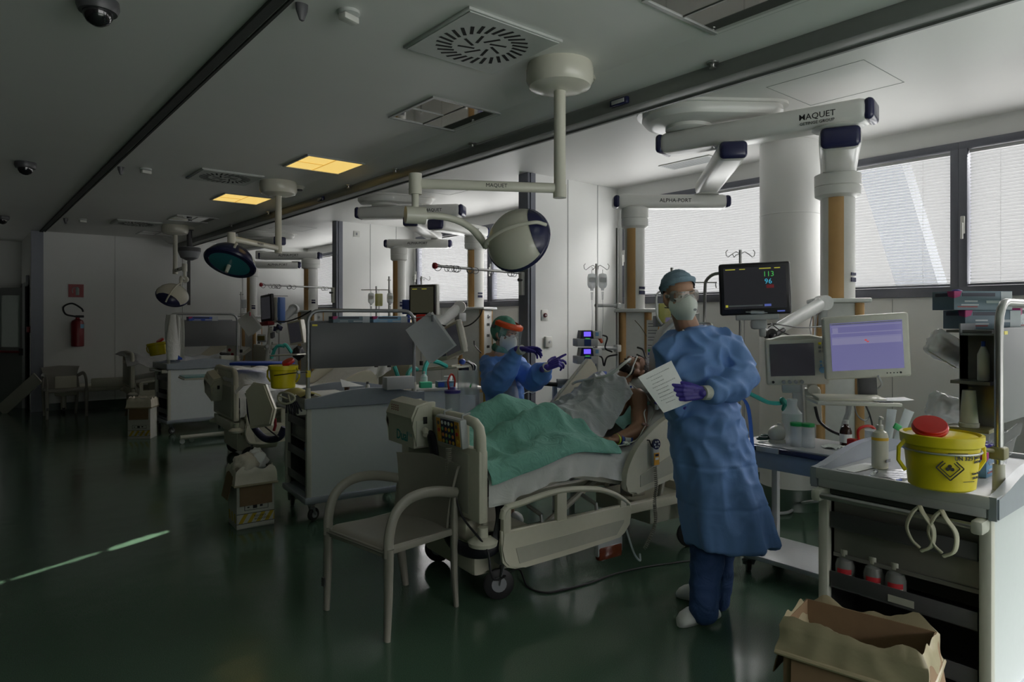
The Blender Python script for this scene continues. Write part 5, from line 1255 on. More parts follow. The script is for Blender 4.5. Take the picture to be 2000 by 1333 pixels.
# grey curved machine edge behind the man, with pump and yellow bag
t = TH('anaesthesia_machine', 'grey machine with curved edge half hidden behind the standing person', 'machine')
OB('housing', MB().prism([(0, 0), (.28, 0), (.28, .62), (.16, .60), (.05, .50), (0, .35)], 0, .24, 'y', .012), mat('grey_machine', (.30, .30, .29), .4), t)
OB('edge_trim', MB().tube([(0, .0, .0), (.0, .0, .35), (.05, .0, .50), (.16, .0, .60)], .012, 8), lgrey, t)
t.matrix_world = TF(V(3.489, 2.759, 0.963), -39.6)
t = thing_at('syringe_pump', 'small blue-lit pump behind the neck of the standing person', 'pump', TF(V(3.859, 2.972, 1.521)), 'infusion pumps')
OB('housing', MB().b(-.07, .05, 0, .1, -.03, .05, .01), greyp, t); OB('display', MB().b(.0, .035, -.002, .003, -.005, .035), scr_blue, t)
iv_bag('small bag with yellow fluid behind the standing person', V(3.813, 2.945, 1.664), 2)
tag(OB('warning_notice', MB().b(-.06, .06, 0, .002, -.16, .16), paper), 'printed notice sheet hanging by the white column behind the patient', 'notice').matrix_world = TF(V(4.001, 3.179, 1.376), -60)
nb_ = bpy.data.objects['warning_notice']
for i, z in enumerate((.13, .11, .08, .06, .03, .01, -.03, -.05, -.10, -.12)): OB('text_line', MB().b(-.05, .03 if i % 3 else .05, -.001, 0, z, z+.006), greyp, nb_)
OB('print_block', MB().b(-.05, .05, -.0015, 0, -.075, -.055), grn, nb_); OB('print_block', MB().b(-.05, .05, -.0015, 0, -.095, -.08), blu, nb_)
cable('orange tube running down behind the standing person', [V(3.987, 3.061, 1.687), V(3.953, 3.089, 1.557), V(3.936, 3.103, 1.409), V(3.924, 3.113, 1.186), V(3.901, 3.132, 1.038)], .004, mat('orange_tube', (.7, .35, .06), .4), 'tube', cat='tube')
cable('upper black cable plugged into the white column behind the patient', [V(4.292, 3.587, 1.312), V(4.288, 3.526, 1.294), V(4.268, 3.478, 1.231), V(4.229, 3.38, 1.165), V(4.114, 3.215, 1.133)], .008, black)
cable('lower black cable plugged into the white column behind the patient', [V(4.289, 3.59, 1.254), V(4.288, 3.526, 1.228), V(4.28, 3.467, 1.182), V(4.238, 3.372, 1.124)], .008, black)
cable('thin brown cable plugged into the upper socket of the white column', [V(4.276, 3.6, 1.533), V(4.276, 3.536, 1.476), V(4.274, 3.472, 1.395), V(4.22, 3.388, 1.317), V(4.186, 3.351, 1.28)], .003, mat('brown_cable', (.12, .08, .04), .5))
# infusion pumps on rail
rl = TH('equipment_rail', 'pair of grey rails holding the infusion pumps beside the partition', 'rail')
OB('rail_bar', MB().tube([V(3.992, 3.77, 1.653), V(4.249, 3.752, 1.656)], .014, 8), lgrey, rl); OB('rail_bar', MB().tube([V(3.983, 3.778, 1.306), V(4.249, 3.752, 1.3)], .014, 8), lgrey, rl)
OB('upright', MB().cyl(V(4.258, 3.771, .9), V(4.258, 3.771, 2.3), .014), steel, rl)
OB('clamp', MB().box(V(4.243, 3.758, 1.3), (.05, .05, .06), .008), white_p, rl); OB('clamp', MB().box(V(4.243, 3.758, 1.656), (.05, .05, .04), .008), white_p, rl)
for py, lb in ((662, 'upper infusion pump with blue-violet display on the rail'), (696, 'lower infusion pump with blue-violet display on the rail')):
    t = thing_at('infusion_pump', lb, 'infusion pump', TF(pos(1147, py, 5.35), -30), 'infusion pumps')
    OB('upper_housing', MB().prism([(-.055, 0), (.055, 0), (.045, .065), (-.045, .065)], 0, .12, 'y', .006), navy, t)
    OB('display', MB().b(-.028, .028, -.004, .002, .018, .055), scr_blue, t)
    OB('lower_housing', MB().b(-.085, .085, -.01, .13, -.062, 0, .006), lgrey, t)
    OB('door_panel', MB().b(-.028, .028, -.014, -.008, -.058, -.004), mat('deep_blue_panel', (.01, .05, .20), .3), t)
    OB('side_panel', MB().b(.05, .125, .01, .1, .0, .06, .008), white_p, t)
    OB('screen_key', MB().b(.07, .095, .003, .011, .02, .05), skyb, t)
    OB('status_light', MB().b(-.018, .018, -.012, -.006, -.002, .004), em_g, t)
cable('bundle of black cables behind the upper infusion pump', [V(4.071, 3.77, 1.413), V(4.103, 3.744, 1.392), V(4.09, 3.754, 1.308), V(4.135, 3.717, 1.275)], .007, black)
cable('bundle of black cables behind the lower infusion pump', [V(4.051, 3.786, 1.246), V(4.071, 3.77, 1.225), V(4.084, 3.76, 1.163), V(4.103, 3.744, 1.233), V(4.202, 3.727, 1.251)], .007, black)
tag(OB('red_connector', MB().cap(V(3.986, 3.736, 1.415), V(4.008, 3.718, 1.361), .018, .012), mat('orange_red', (.7, .12, .05), .4)), 'orange-red connector beside the upper infusion pump', 'connector')
# bedside shelf with handle beyond the bed
t = TH('bedside_trolley', 'low trolley with dark grip handle seen beyond the far bed rail', 'trolley')
OB('trolley_top', MB().b(0, .55, -.2, .2, 1.0, 1.03, .008), lgrey, t); OB('handle', MB().cyl((-.16, 0, 1.045), (-.02, 0, 1.03), .017), black, t); OB('handle_plate', MB().b(-.02, .08, -.012, .012, 1.03, 1.075, .004), steel, t)
for x, y in ((.02, -.17), (.02, .14), (.5, -.17), (.5, .14)): OB('leg', MB().b(x, x+.03, y, y+.03, .0, 1.0), lgrey, t)
t.matrix_world = TF(Vector((V(3.663, 3.848, 1.028).x, V(3.663, 3.848, 1.028).y, 0)), -18)
o = OB('plastic_bag', MB().ell((0, 0, 0), (.13, .08, .05), 20), sheetm); displace(o, fold_noise(.02, 20, 20)); tag(o, 'crumpled white package on the trolley beyond the bed', 'package'); o.location = V(3.811, 3.725, 1.056)
o = OB('drape_bundle', MB().ell((0, 0, 0), (.10, .07, .045), 18), mat('dark_navy_cloth', (.02, .02, .05), .8)); displace(o, fold_noise(.02, 20, 20)); tag(o, 'dark navy bundle below the white package', 'bundle'); o.location = V(3.79, 3.639, 1.004)
tag(OB('drip_set', MB().cap(V(3.946, 3.743, 1.141), V(3.956, 3.736, 1.088), .014).cap(V(3.956, 3.736, 1.088), V(3.915, 3.77, 1.059), .01), mat('orange_cap', (.75, .15, .03), .4)), 'small orange-capped drip part by the far bed rail', 'drip set')
# wall fittings on the nearest partition
t = thing_at('call_button', 'square wall plate with dark red emergency button on the partition', 'call button', Matrix.Translation((4.62, 5.07, 1.58)))
OB('plate', MB().b(-.045, .045, -.008, 0, -.055, .055, .003), offw, t); OB('button', MB().cyl((0, -.008, 0), (0, -.02, 0), .022), mat('dark_red_button', (.12, .01, .02), .3), t); OB('button_cap', MB().cyl((0, -.02, 0), (0, -.026, 0), .010), lgrey, t)
t = thing_at('thermostat', 'small white thermostat with round knob on the partition', 'thermostat', Matrix.Translation((4.66, 5.07, 1.31)))
OB('housing', MB().b(-.045, .045, -.03, 0, -.055, .055, .006), offw, t); OB('knob', MB().cyl((.01, -.03, 0), (.01, -.036, 0), .014), lgrey, t)
t = thing_at('wall_switch', 'small white wall switch high on the farther partition', 'switch', Matrix.Translation((4.72, 9.41, 2.83)))
OB('plate', MB().b(-.05, .05, -.01, 0, -.045, .045, .003), offw, t); OB('rocker', MB().b(-.012, .012, -.014, -.008, -.02, .02, .002), greyp, t)
# ---------------------------------------------------------------- mattress pump, control panel, hoses at the foot of the bed
TB = BT
def bed_thing(name, label, cat, L, group=None):
    t = TH(name, label, cat, group=group); t.matrix_world = TB @ L; return t
t = bed_thing('mattress_pump', 'cream air mattress pump with teal lettering hanging on the foot board', 'pump', Matrix.Translation((-.075, .215, .93)))
OB('housing', MB().prism([(-.06, -.13), (.055, -.13), (.06, .10), (.03, .135), (-.045, .115), (-.078, .045), (-.062, .0)], -.185, .185, 'y', .012), cream, t)
OB('rating_plate', MB().b(-.052, .052, -.192, -.185, -.12, .03, .002), cream2, t)
OB('side_socket', MB().b(-.01, .015, -.196, -.188, .01, .05, .002), ink, t)
teal_t = mat('teal_print', (.02, .28, .27), .5)
TXT('Dual', .082, teal_t, t, face_T((-.0615, -.02, -.075), (0, -1, 0)), bold=.001); TXT('Plus', .034, mat('pale_teal_print', (.25, .42, .40), .5), t, face_T((-.0615, -.125, -.055), (0, -1, 0)))
m = MB()
for i in range(3):
    for j in range(4): m.cyl((-.066-.008*i*0-.004, .10-.028*j, .072+.013*i), (-.073, .10-.028*j, .072+.013*i), .004, seg=8)
OB('buttons', m, mat('dark_red_print', (.25, .03, .03), .5), t)
OB('hook', MB().b(.05, .12, -.10, -.07, .09, .12, .004).b(.05, .12, .07, .10, .09, .12, .004), cream, t)
t = bed_thing('bed_control_panel', 'orange and dark control panel with round icons hung on the foot board', 'control panel', Matrix.Translation((-.055, -.235, .925)) @ Matrix.Rotation(-.10, 4, 'Y'))
OB('housing', MB().b(-.01, .035, -.14, .14, -.075, .085, .012), lgrey, t)
OB('keypad', MB().b(-.0125, -.0085, -.075, .075, -.062, .072), navy, t)
OB('keypad_edge', MB().b(-.0122, -.0085, .078, .125, -.062, .072), mat('amber_panel', (.65, .32, .03), .4), t); OB('keypad_edge', MB().b(-.0122, -.0085, -.125, -.078, -.062, .072), mat('amber_panel', (0, 0, 0)), t)
kc = (paper, mat('amber_key', (.7, .45, .05), .4), mat('green_key', (.15, .4, .15), .4), mat('orange_key', (.7, .22, .05), .4))
for i in range(4):
    for j in range(4): OB('key', MB().cyl((-.012, .055-.036*j, .052-.034*i), (-.015, .055-.036*j, .052-.034*i), .0105, seg=10), kc[0] if i == 0 and j < 3 else kc[(i+j) % 3+1], t)
for i in range(3):
    for s in (-1, 1): OB('key', MB().cyl((-.012, s*.10, .045-.04*i), (-.015, s*.10, .045-.04*i), .011, seg=10), (dgrey, red, kc[1])[i], t)
OB('hanger', MB().tube([(.03, -.10, .08), (.03, -.10, .10), (.08, -.10, .105)], .006).tube([(.03, .10, .08), (.03, .10, .10), (.08, .10, .105)], .006), lgrey, t)
def bcable(label, pts, r, m_, name='cable', cat='cable', n=8, flat=None):
    o = OB(name, MB().tube(smoothpath(pts, n), r, 10, flat=flat), m_); tag(o, label, cat); o.matrix_world = TB; return o
P_ = smoothpath([(-.07, -.01, .89), (-.07, -.055, .86), (-.062, -.09, .72), (-.062, -.14, .56), (-.07, -.20, .42), (-.07, -.30, .34), (-.01, -.42, .315), (.08, -.47, .34), (.15, -.44, .45), (.18, -.38, .56)], 8)
o = OB('hose_sleeve', MB().tube(P_, [.018+.018*min(1, i/6) for i in range(len(P_))], 14, flat=(.55, 1.1)), mat('black_sleeve', (.008, .008, .014), .45, bump=.3, bscale=30)); tag(o, 'padded black hose sleeve hanging from the mattress pump', 'hose'); o.matrix_world = TB
bcable('cream elbow fitting where the hose leaves the mattress pump', [(-.075, .03, .90), (-.085, -.005, .905), (-.095, -.03, .885)], .018, cream, 'hose_fitting', 'fitting')
# spiral cords
def coil(pts, R, r, turns, m_, label, T=TB, name='spiral_cord'):
    P = smoothpath(pts, 24); n = int(turns*10); out = []
    L = [0]
    for a, b in zip(P, P[1:]): L.append(L[-1]+(b-a).length)
    for i in range(n+1):
        s = L[-1]*i/n; k = max(j for j in range(len(L)) if L[j] <= s+1e-9); k = min(k, len(P)-2)
        q = P[k].lerp(P[k+1], (s-L[k])/max(L[k+1]-L[k], 1e-9)); t_ = (P[k+1]-P[k]).normalized(); u = t_.orthogonal().normalized() if abs(t_.z) < .5 else t_.cross(Vector((0, 1, 0))).normalized(); w = t_.cross(u)
        a = 2*PI*i/10; out.append(q+(u*math.cos(a)+w*math.sin(a))*R)
    o = OB(name, MB().tube(out, r, 5), m_); tag(o, label, 'cord'); o.matrix_world = T; return o
coil([(-.07, -.25, .845), (-.072, -.25, .70), (-.075, -.255, .55), (-.07, -.26, .42), (-.05, -.30, .345), (-.01, -.37, .34), (.03, -.41, .40)], .014, .0045, 62, mat('grey_cord', (.24, .23, .19), .45), 'coiled grey cord hanging from the bed control panel')
# handset on the near head rail
t = bed_thing('bed_handset', 'orange and navy bed handset hanging on the near head rail', 'handset', Matrix.Translation((1.215, -.545, .70)))
OB('housing', MB().b(-.028, .028, -.012, .012, -.06, .06, .008), lgrey, t); OB('keypad', MB().b(-.022, .022, -.015, -.011, -.052, .022), mat('amber_panel', (0, 0, 0)), t)
OB('round_keypad', MB().cyl((0, .0, .075), (0, -.014, .075), .032, seg=24), navy, t)
for k in range(6):
    a = 2*PI*k/6; OB('key', MB().cyl((math.cos(a)*.018, -.014, .075+math.sin(a)*.018), (math.cos(a)*.018, -.017, .075+math.sin(a)*.018), .006, seg=10), lgrey, t)
for k in range(2): OB('key', MB().b(-.014, .014, -.017, -.014, -.02+.022*k, -.006+.022*k), navy if k else kc[0], t)
OB('hook', MB().tube([(-.02, .01, .06), (-.04, .01, .10), (-.05, .035, .10)], .004), ink, t)
coil([(1.215, -.545, .635), (1.22, -.55, .52), (1.20, -.555, .42), (1.215, -.55, .30), (1.16, -.56, .22), (1.10, -.57, .16)], .009, .0035, 44, mat('grey_cord', (0, 0, 0)), 'coiled grey cord hanging from the bed handset')
# urine bag under the rail
t = bed_thing('drainage_bag', 'clear drainage bag with reddish brown fluid under the near bed rail', 'drainage bag', Matrix.Translation((.87, -.50, .10)))
OB('bag', MB().b(-.10, .10, -.02, .02, .05, .23, .014), cloudy, t); OB('fluid', MB().b(-.092, .092, -.024, .018, .03, .11, .012), mat('brown_fluid', (.13, .025, .01), .2), t)
OB('outlet', MB().cap((-.05, 0, .03), (.03, 0, .045), .010), cloudy, t); OB('strap', MB().tube([(-.08, 0, .22), (-.08, .04, .30)], .004).tube([(.08, 0, .22), (.08, .04, .30)], .004), lgrey, t)
bcable('thin clear drainage tube dropping beside the brown bag', [(.99, -.47, .40), (1.02, -.50, .26), (1.05, -.53, .13), (1.09, -.54, .08), (1.13, -.50, .10)], .006, cloudy, 'drain_tube', 'tube')
# black power cable over the floor
bl_ = TB.inverted()
def w2b(v): return bl_ @ Vector(v)
g = [TB @ Vector((-.085, -.32, .66)), TB @ Vector((-.06, -.38, .50)), TB @ Vector((0.0, -.52, .36)), TB @ Vector((.03, -.55, .20)), V(2.606, 3.092, 0)+Up*.05, V(2.547, 2.941, 0)+Up*.006, V(2.562, 2.816, 0)+Up*.006, V(2.671, 2.772, 0)+Up*.006, V(2.852, 2.747, 0)+Up*.006, V(3.074, 2.747, 0)+Up*.006, V(3.309, 2.704, 0)+Up*.006, V(3.553, 2.616, 0)+Up*.006, V(3.807, 2.524, 0)+Up*.006, V(4.341, 2.471, 0)+Up*.006]
cable('black power cable running from the foot board across the green floor', g, .006, black, 'power_cable')
cable('grey hose on the floor beside the round column', [V(4.95, 2.784, 0)+Up*.02, V(5.076, 2.716, 0)+Up*.02, V(5.291, 2.723, 0)+Up*.05, V(3.852, 1.875, 0.498)], .012, lgrey, 'floor_hose', cat='hose')
# ================================================================ yellow sharps buckets
ylb = mat('yellow_bucket', (.72, .58, .012), .35, var=.04)
def sharps_bucket(label, T, R=.13, h=.20, lid=(-.05, -.02, 0), text=True):
    t = thing_at('sharps_bucket', label, 'sharps container', T, 'yellow sharps buckets')
    b = OB('tub', MB().lathe([(R*.80, 0), (R*.86, .006), (R*.97, h*.78), (R*1.0, h*.80), (R*1.06, h*.82), (R*1.08, h*.93), (R*1.08, h), (R*.99, h+.002), (R*.97, h*.84), (R*.9, h*.78)], seg=44, cap=True), ylb, t)
    OB('lid', MB().lathe([(R*1.0, h-.012), (R*.9, h-.004), (R*.3, h+.001), (.001, h+.001)], seg=40), ylb, t)
    l = OB('flap', MB().at(Matrix.Translation((lid[0], lid[1], h+.028)) @ Euler((.35, -.35, .3)).to_matrix().to_4x4()).lathe([(R*.30, -.014), (R*.44, -.014), (R*.47, -.010), (R*.47, -.002), (R*.45, .0), (R*.45, .006), (R*.43, .010), (R*.2, .011)], seg=36, cap=True), red, t)
    for s in (-1, 1):
        OB('handle_lug', MB().at(Matrix.Translation((s*R*1.04, 0, h*.60))).tube([(0, 0, .05), (s*.022, 0, .025), (s*.024, 0, -.02), (0, 0, -.055)], .007, 8), ylb, b)
    if text:
        K = mat('black_print', (0, 0, 0)); rr_ = lambda z: R*(.86+.11*z/(h*.78))+.0012
        def at_(a, z): return Matrix.Rotation(a, 4, 'Z') @ Matrix.Translation((0, -rr_(z), z)) @ Matrix.Rotation(PI/2-.10, 4, 'X')
        for a, z, s, q in ((.12, .118, 'UN 3291', .020), (.62, .118, 'RIFIUTI', .011), (.62, .104, 'SANITARI', .010), (.62, .065, 'Volume litri 5', .010), (.62, .050, 'ADR 2011', .010), (.30, .040, '------------', .012), (-.1, .136, '----------------', .012)):
            TXT(s, q, K, b, at_(a, z), depth=.0003, bold=.0004, name='print')
        m = MB()
        for (w, t_) in ((.036, .004), (.026, .003)):
            T2 = at_(-.30, .085) @ Matrix.Rotation(PI/4, 4, 'Z')
            m.at(T2)
            for s in (-1, 1): m.box((0, s*w/1.25, .0006), (w*1.6, t_, .0008)); m.box((s*w/1.25, 0, .0006), (t_, w*1.6, .0008))
        m.at(at_(-.30, .085)); m.cyl((0, .006, 0), (0, .006, .0012), .006, seg=10).cyl((-.007, -.004, 0), (-.007, -.004, .0012), .006, seg=10).cyl((.007, -.004, 0), (.007, -.004, .0012), .006, seg=10)
        OB('biohazard_diamond', m, K, b)
    return t
# --- on the near cart (top z = .925, x 2.70..3.69, y .73..1.33)
CA = Matrix.Translation((2.72, .73, 0))
sharps_bucket('yellow sharps bucket with red flap and black print on the near right cart', TF(V(2.659, 0.863, 0.964), -42), R=.118, h=.185, lid=(-.055, -.03, 0))
t = TH('bucket_ring', 'steel ring bracket carrying the yellow bucket on the near cart', 'bracket')
bp0 = V(2.659, 0.863, 0.964)
OB('ring', MB().tube([bp0+Vector((math.cos(a)*.118, math.sin(a)*.118, .13)) for a in [2*PI*k/28 for k in range(28)]], .004, 8, close=True, cap=False), steel, t)
OB('clamp', MB().tube([bp0+Vector((.11, -.03, .13)), Vector((2.93, .765, 1.065))], .008).box(Vector((2.93, .765, 1.06)), (.06, .05, .045), .008), mat('olive_bracket', (.22, .20, .10), .4), t)
bt = bottle('white pump bottle with yellow band standing on the near cart tray', Vector((2.97, 1.19, .926)), [(.028, 0), (.031, .004), (.031, .135), (.026, .150), (.014, .158), (.014, .165)], mat('cream_bottle', (.62, .60, .50), .35), (.013, .165, .18), offw, (.0316, .01, .13), mat('pale_label', (.60, .60, .52), .5), cat='bottle')
OB('label_band', MB().lathe([(.0321, .118), (.0321, .130)], seg=24, cap=False), mat('orange_yellow_band', (.70, .42, .02), .5), bt)
OB('barcode', MB().b(-.02, .02, -.0335, -.032, .030, .042), greyp, bt)
OB('pump', MB().cyl((0, 0, .18), (0, 0, .205), .006).box((-.008, -.008, .21), (.035, .012, .012), .003, rot=(0, 0, .6)), offw, bt)
# syringes and wrappers on the tray
random.seed(7)
for i, (x, y, a, lb) in enumerate(((2.77, 1.14, .2, 'capped syringe in wrapper with blue tip lying on the near cart tray, farthest left'), (2.80, 1.02, -.3, 'wrapped syringe lying on the near cart tray, in the middle'), (2.78, .96, .9, 'wrapped syringe lying beside the yellow bucket'))):
    t = TH('syringe', lb, 'syringe', (x, y, .932), a, 'syringes on the tray')
    OB('barrel', MB().cyl((-.04, 0, .006), (.04, 0, .006), .007, seg=12), clear, t); OB('plunger', MB().cyl((.04, 0, .006), (.075, 0, .006), .004).cyl((.075, 0, .006), (.078, 0, .006), .009), lgrey, t); OB('tip', MB().cap((-.04, 0, .006), (-.062, 0, .006), .005), blu, t)
tag(OB('instrument_pouch', MB().grid(10, 6, lambda u, v: (2.80+.22*u, 1.22+.07*v-.02*u, .929+.012*math.sin(PI*u)*math.sin(PI*v)), .002), paper), 'long white paper pouch lying along the back of the near cart', 'pouch')
tag(OB('instrument_pouch', MB().grid(12, 8, lambda u, v: (2.78+.20*u, 1.05+.10*v-.03*u, .929+.006*abs(math.sin(u*11+v*4))), .002), mat('silver_foil', (.35, .36, .38), .3, .5)), 'crinkled silver wrapper lying in front of the pump bottle', 'wrapper')
# white curved hooks on the handle bar
hk = mat('ivory_plastic', (.52, .50, .38), .4)
t = TH('bag_hooks', 'pair of ivory curved hooks hanging from the near cart handle bar', 'hook')
hx, hz = 2.655, .845
for y0 in (.86, .93):
    OB('hook', MB().tube(smoothpath([(hx, y0, hz+.035), (hx-.018, y0+.018, hz+.01), (hx-.02, y0+.035, hz-.04), (hx-.018, y0+.02, hz-.085), (hx-.012, y0-.005, hz-.11)], 5), .0075, 10, flat=(1.2, .7)), hk, t)
    OB('hook', MB().tube(smoothpath([(hx, y0, hz+.035), (hx-.018, y0-.02, hz+.012), (hx-.02, y0-.05, hz-.03), (hx-.018, y0-.045, hz-.09), (hx-.012, y0-.01, hz-.12)], 5), .0075, 10, flat=(1.2, .7)), hk, t)
# bottles in the shelf of the near cart
for i, (y, lb) in enumerate(((1.245, 'clear bottle with red and white label in the cart shelf, leftmost'), (1.135, 'clear bottle with red and white label in the cart shelf, middle one'), (1.055, 'clear bottle with red and white label in the cart shelf, rightmost'))):
    bb = bottle(lb, Vector((2.775, y, .472+.0)), [(.034, 0), (.037, .004), (.037, .082), (.030, .105), (.014, .115), (.014, .122)], mat('smoky_clear_bottle', (.22, .23, .22), .15, alpha=.75), (.017, .120, .145), mat('ivory_cap', (.42, .42, .36), .4), group='shelf bottles', cat='bottle')
    OB('label', MB().at(Matrix.Rotation(-1.25, 4, 'Z')).rings([[(math.sin(a)*.0376, -math.cos(a)*.0376, z) for a in [(-.75+1.5*k/8) for k in range(9)]] for z in (.015, .055)], cap=False), mat('pale_label', (0, 0, 0)), bb)
    OB('label_band', MB().at(Matrix.Rotation(-1.25, 4, 'Z')).rings([[(math.sin(a)*.0378, -math.cos(a)*.0378, z) for a in [(-.75+1.5*k/8) for k in range(9)]] for z in (.055, .075)], cap=False), mat('red_label', (.45, .02, .03), .5), bb)
    TXT('MILK-P', .013, mat('red_label', (0, 0, 0)), bb, Matrix.Rotation(-1.25, 4, 'Z') @ face_T((0, -.0382, .04), (1, 0, 0)), name='print') if False else OB('print', MB().at(Matrix.Rotation(-1.25, 4, 'Z')).b(-.016, .014, -.0388, -.0378, .034, .041), mat('red_label', (0, 0, 0)), bb)
t = TH('shelf_label', 'small white label stuck on the shelf front of the near cart', 'label', (2.7305, 1.02, .49))
OB('label', MB().b(-.0015, 0, -.045, .045, -.012, .014), mat('ivory_cap', (0, 0, 0)), t)
# --- rack with glove boxes beside the board
glb = mat('glove_box_blue_grey', (.13, .19, .24), .5); glw = mat('glove_box_white', (.50, .54, .58), .5); mag = mat('magenta_corner', (.40, .02, .16), .5); gld = mat('box_dark_band', (.02, .025, .05), .5)
def glove_box(label, T, L=.24, Dp=.12, h=.075, front=glb, group='glove boxes'):
    t = thing_at('glove_box', label, 'glove box', T, group)
    OB('carton', MB().b(0, L, 0, Dp, 0, h, .001), front, t)
    OB('dark_band', MB().b(L*.14, L*.70, -.0012, 0, h*.72, h*.90).b(-.0012, 0, Dp*.2, Dp*.85, h*.72, h*.9), gld, t)
    OB('corner_mark', MB().prism([(0.0, h*.62), (L*.10, h*.72), (L*.13, h*.995), (0, h*.995)], -.0014, 0, 'y').prism([(0.0, h*.62), (Dp*.25, h*.72), (Dp*.3, h*.995), (0, h*.995)], -.0014, 0, 'x'), mag, t)
    OBS('print', [MB().b(L*.18, L*.40, -.0012, 0, h*.42, h*.50), MB().b(L*.12, L*.42, -.0012, 0, h*.24, h*.30), MB().b(L*.55, L*.80, -.0012, 0, h*.36, h*.5)], glw, t)
    OB('print', MB().b(L*.06, L*.40, -.0012, 0, h*.14, h*.20), mat('dark_red_print', (0, 0, 0)), t)
    OB('end_panel', MB().b(L, L+.001, .002, Dp-.002, .002, h-.002).b(L*.80, L-.002, -.0012, 0, .002, h-.002), glw, t)
    return t
t = TH('supply_rack', 'tall grey metal rack standing on the near cart behind the post', 'rack')
rk = mat('rack_grey', (.20, .195, .185), .35, .4)
OB('back_panel', MB().b(3.06, 3.072, .81, .93, 1.12, 1.50, .003), rk, t)
OB('shelf', MB().b(2.96, 3.06, .80, .93, 1.30, 1.312), rk, t); OB('shelf', MB().b(2.95, 3.06, .80, .95, 1.12, 1.135, .003), mat('olive_bracket', (0, 0, 0)), t)
OB('shelf', MB().b(2.98, 3.32, .80, .95, 1.495, 1.505), rk, t)
OB('upright', MB().b(3.06, 3.08, .90, .93, .925, 1.50), rk, t)
glove_box('blue-grey glove box lying on top of the rack, topmost of the near cart stack', TF(Vector((3.05, .945, 1.583)), -34), .25, .12, .075)
glove_box('blue-grey glove box under the topmost one on the near cart rack', TF(Vector((3.095, .92, 1.507)), -34), .24, .12, .075)
glove_box('pale glove box standing behind the tube frame of the near cart', Matrix.Translation((3.34, .80, 1.507)), .24, .10, .085, glw)
tag(OB('glove', MB().ell((0, 0, 0), (.05, .03, .02), 16, rot=(0, .5, 0)).ell((-.035, 0, -.02), (.025, .02, .03), 12), glovem), 'violet glove sticking out of the topmost glove box', 'glove').location = V(3.118, 0.95, 1.637)
bottle('white squeeze bottle with black lettering standing in the rack', Vector((3.01, .835, 1.313)), [(.018, 0), (.02, .004), (.02, .10), (.010, .125), (.008, .13)], offw, (.007, .13, .15), blu)
tag(OB('paper_cups', MB().lathe([(.030, 0), (.032, .004), (.022, .14), (.021, .14), (.030, .0)], (2.985, .875, 1.136), 24).lathe([(.033, 0), (.034, .015), (.031, .017)], (2.985, .875, 1.136), 24), mat('cup_ivory', (.45, .45, .38), .5)), 'stack of ivory paper cups standing upside down in the rack', 'cups')
# clear bags with packs hanging at the rack
for (px, py, lb, rz_) in ((1852, 682, 'clear bag of packed gauze hanging at the rack, the upper one', .5), (1853, 800, 'clear bag of wrapped supplies hanging at the rack, the lower one', .3)):
    t = TH('supply_bag', lb, 'plastic bag', pos(px, py, 2.78), group='clear supply bags')
    t.rotation_euler = (0, 0, -math.radians(39.6))
    o = OB('bag', MB().at(Matrix.Rotation(rz_, 4, 'Y')).box((0, 0, 0), (.155, .06, .10), .02, seg=4), mat('clear_bag', (.75, .76, .78), .12, alpha=.45), t)
    sb = o.modifiers.new('s', 'SUBSURF'); sb.levels = 2; sb.render_levels = 2; bake(o); displace(o, fold_noise(.014, 25, 25, px))
    for k in range(4):
        OB('pack', MB().at(Matrix.Rotation(rz_, 4, 'Y')).box((.02, -.012+.008*k, -.03+.018*k), (.11, .03, .012), .002, rot=(.1*k, .05*k, 0)), (paper, mat('pale_pink_pack', (.5, .42, .40), .6))[k % 2], t)
    OB('zip_edge', MB().at(Matrix.Rotation(rz_, 4, 'Y')).tube([(-.078, -.02, -.052), (.05, -.025, -.06)], .002, 6), mat('ivory_plastic', (0, 0, 0)), t)
glove_box('blue glove box on the near cart below the board, under a violet glove', Matrix.Translation((3.10, .85, .927)), .22, .11, .10, skyb)
o = OB('glove', MB().grid(12, 8, lambda u, v: (3.11+.17*u, .86+.08*v, 1.032+.012*math.sin(u*12+v*5)), .003), glovem); tag(o, 'violet glove lying on the blue box below the board', 'glove')
o = OB('plastic_wrap', MB().grid(14, 14, lambda u, v: (3.12+.22*u, .79+.10*v, .99+.13*u*(1-.3*v)+.012*math.sin(u*13+v*9)), .002), mat('clear_wrap', (.8, .8, .82), .08, alpha=.3)); tag(o, 'clear plastic wrap resting over the curved bumper of the near cart', 'plastic wrap')
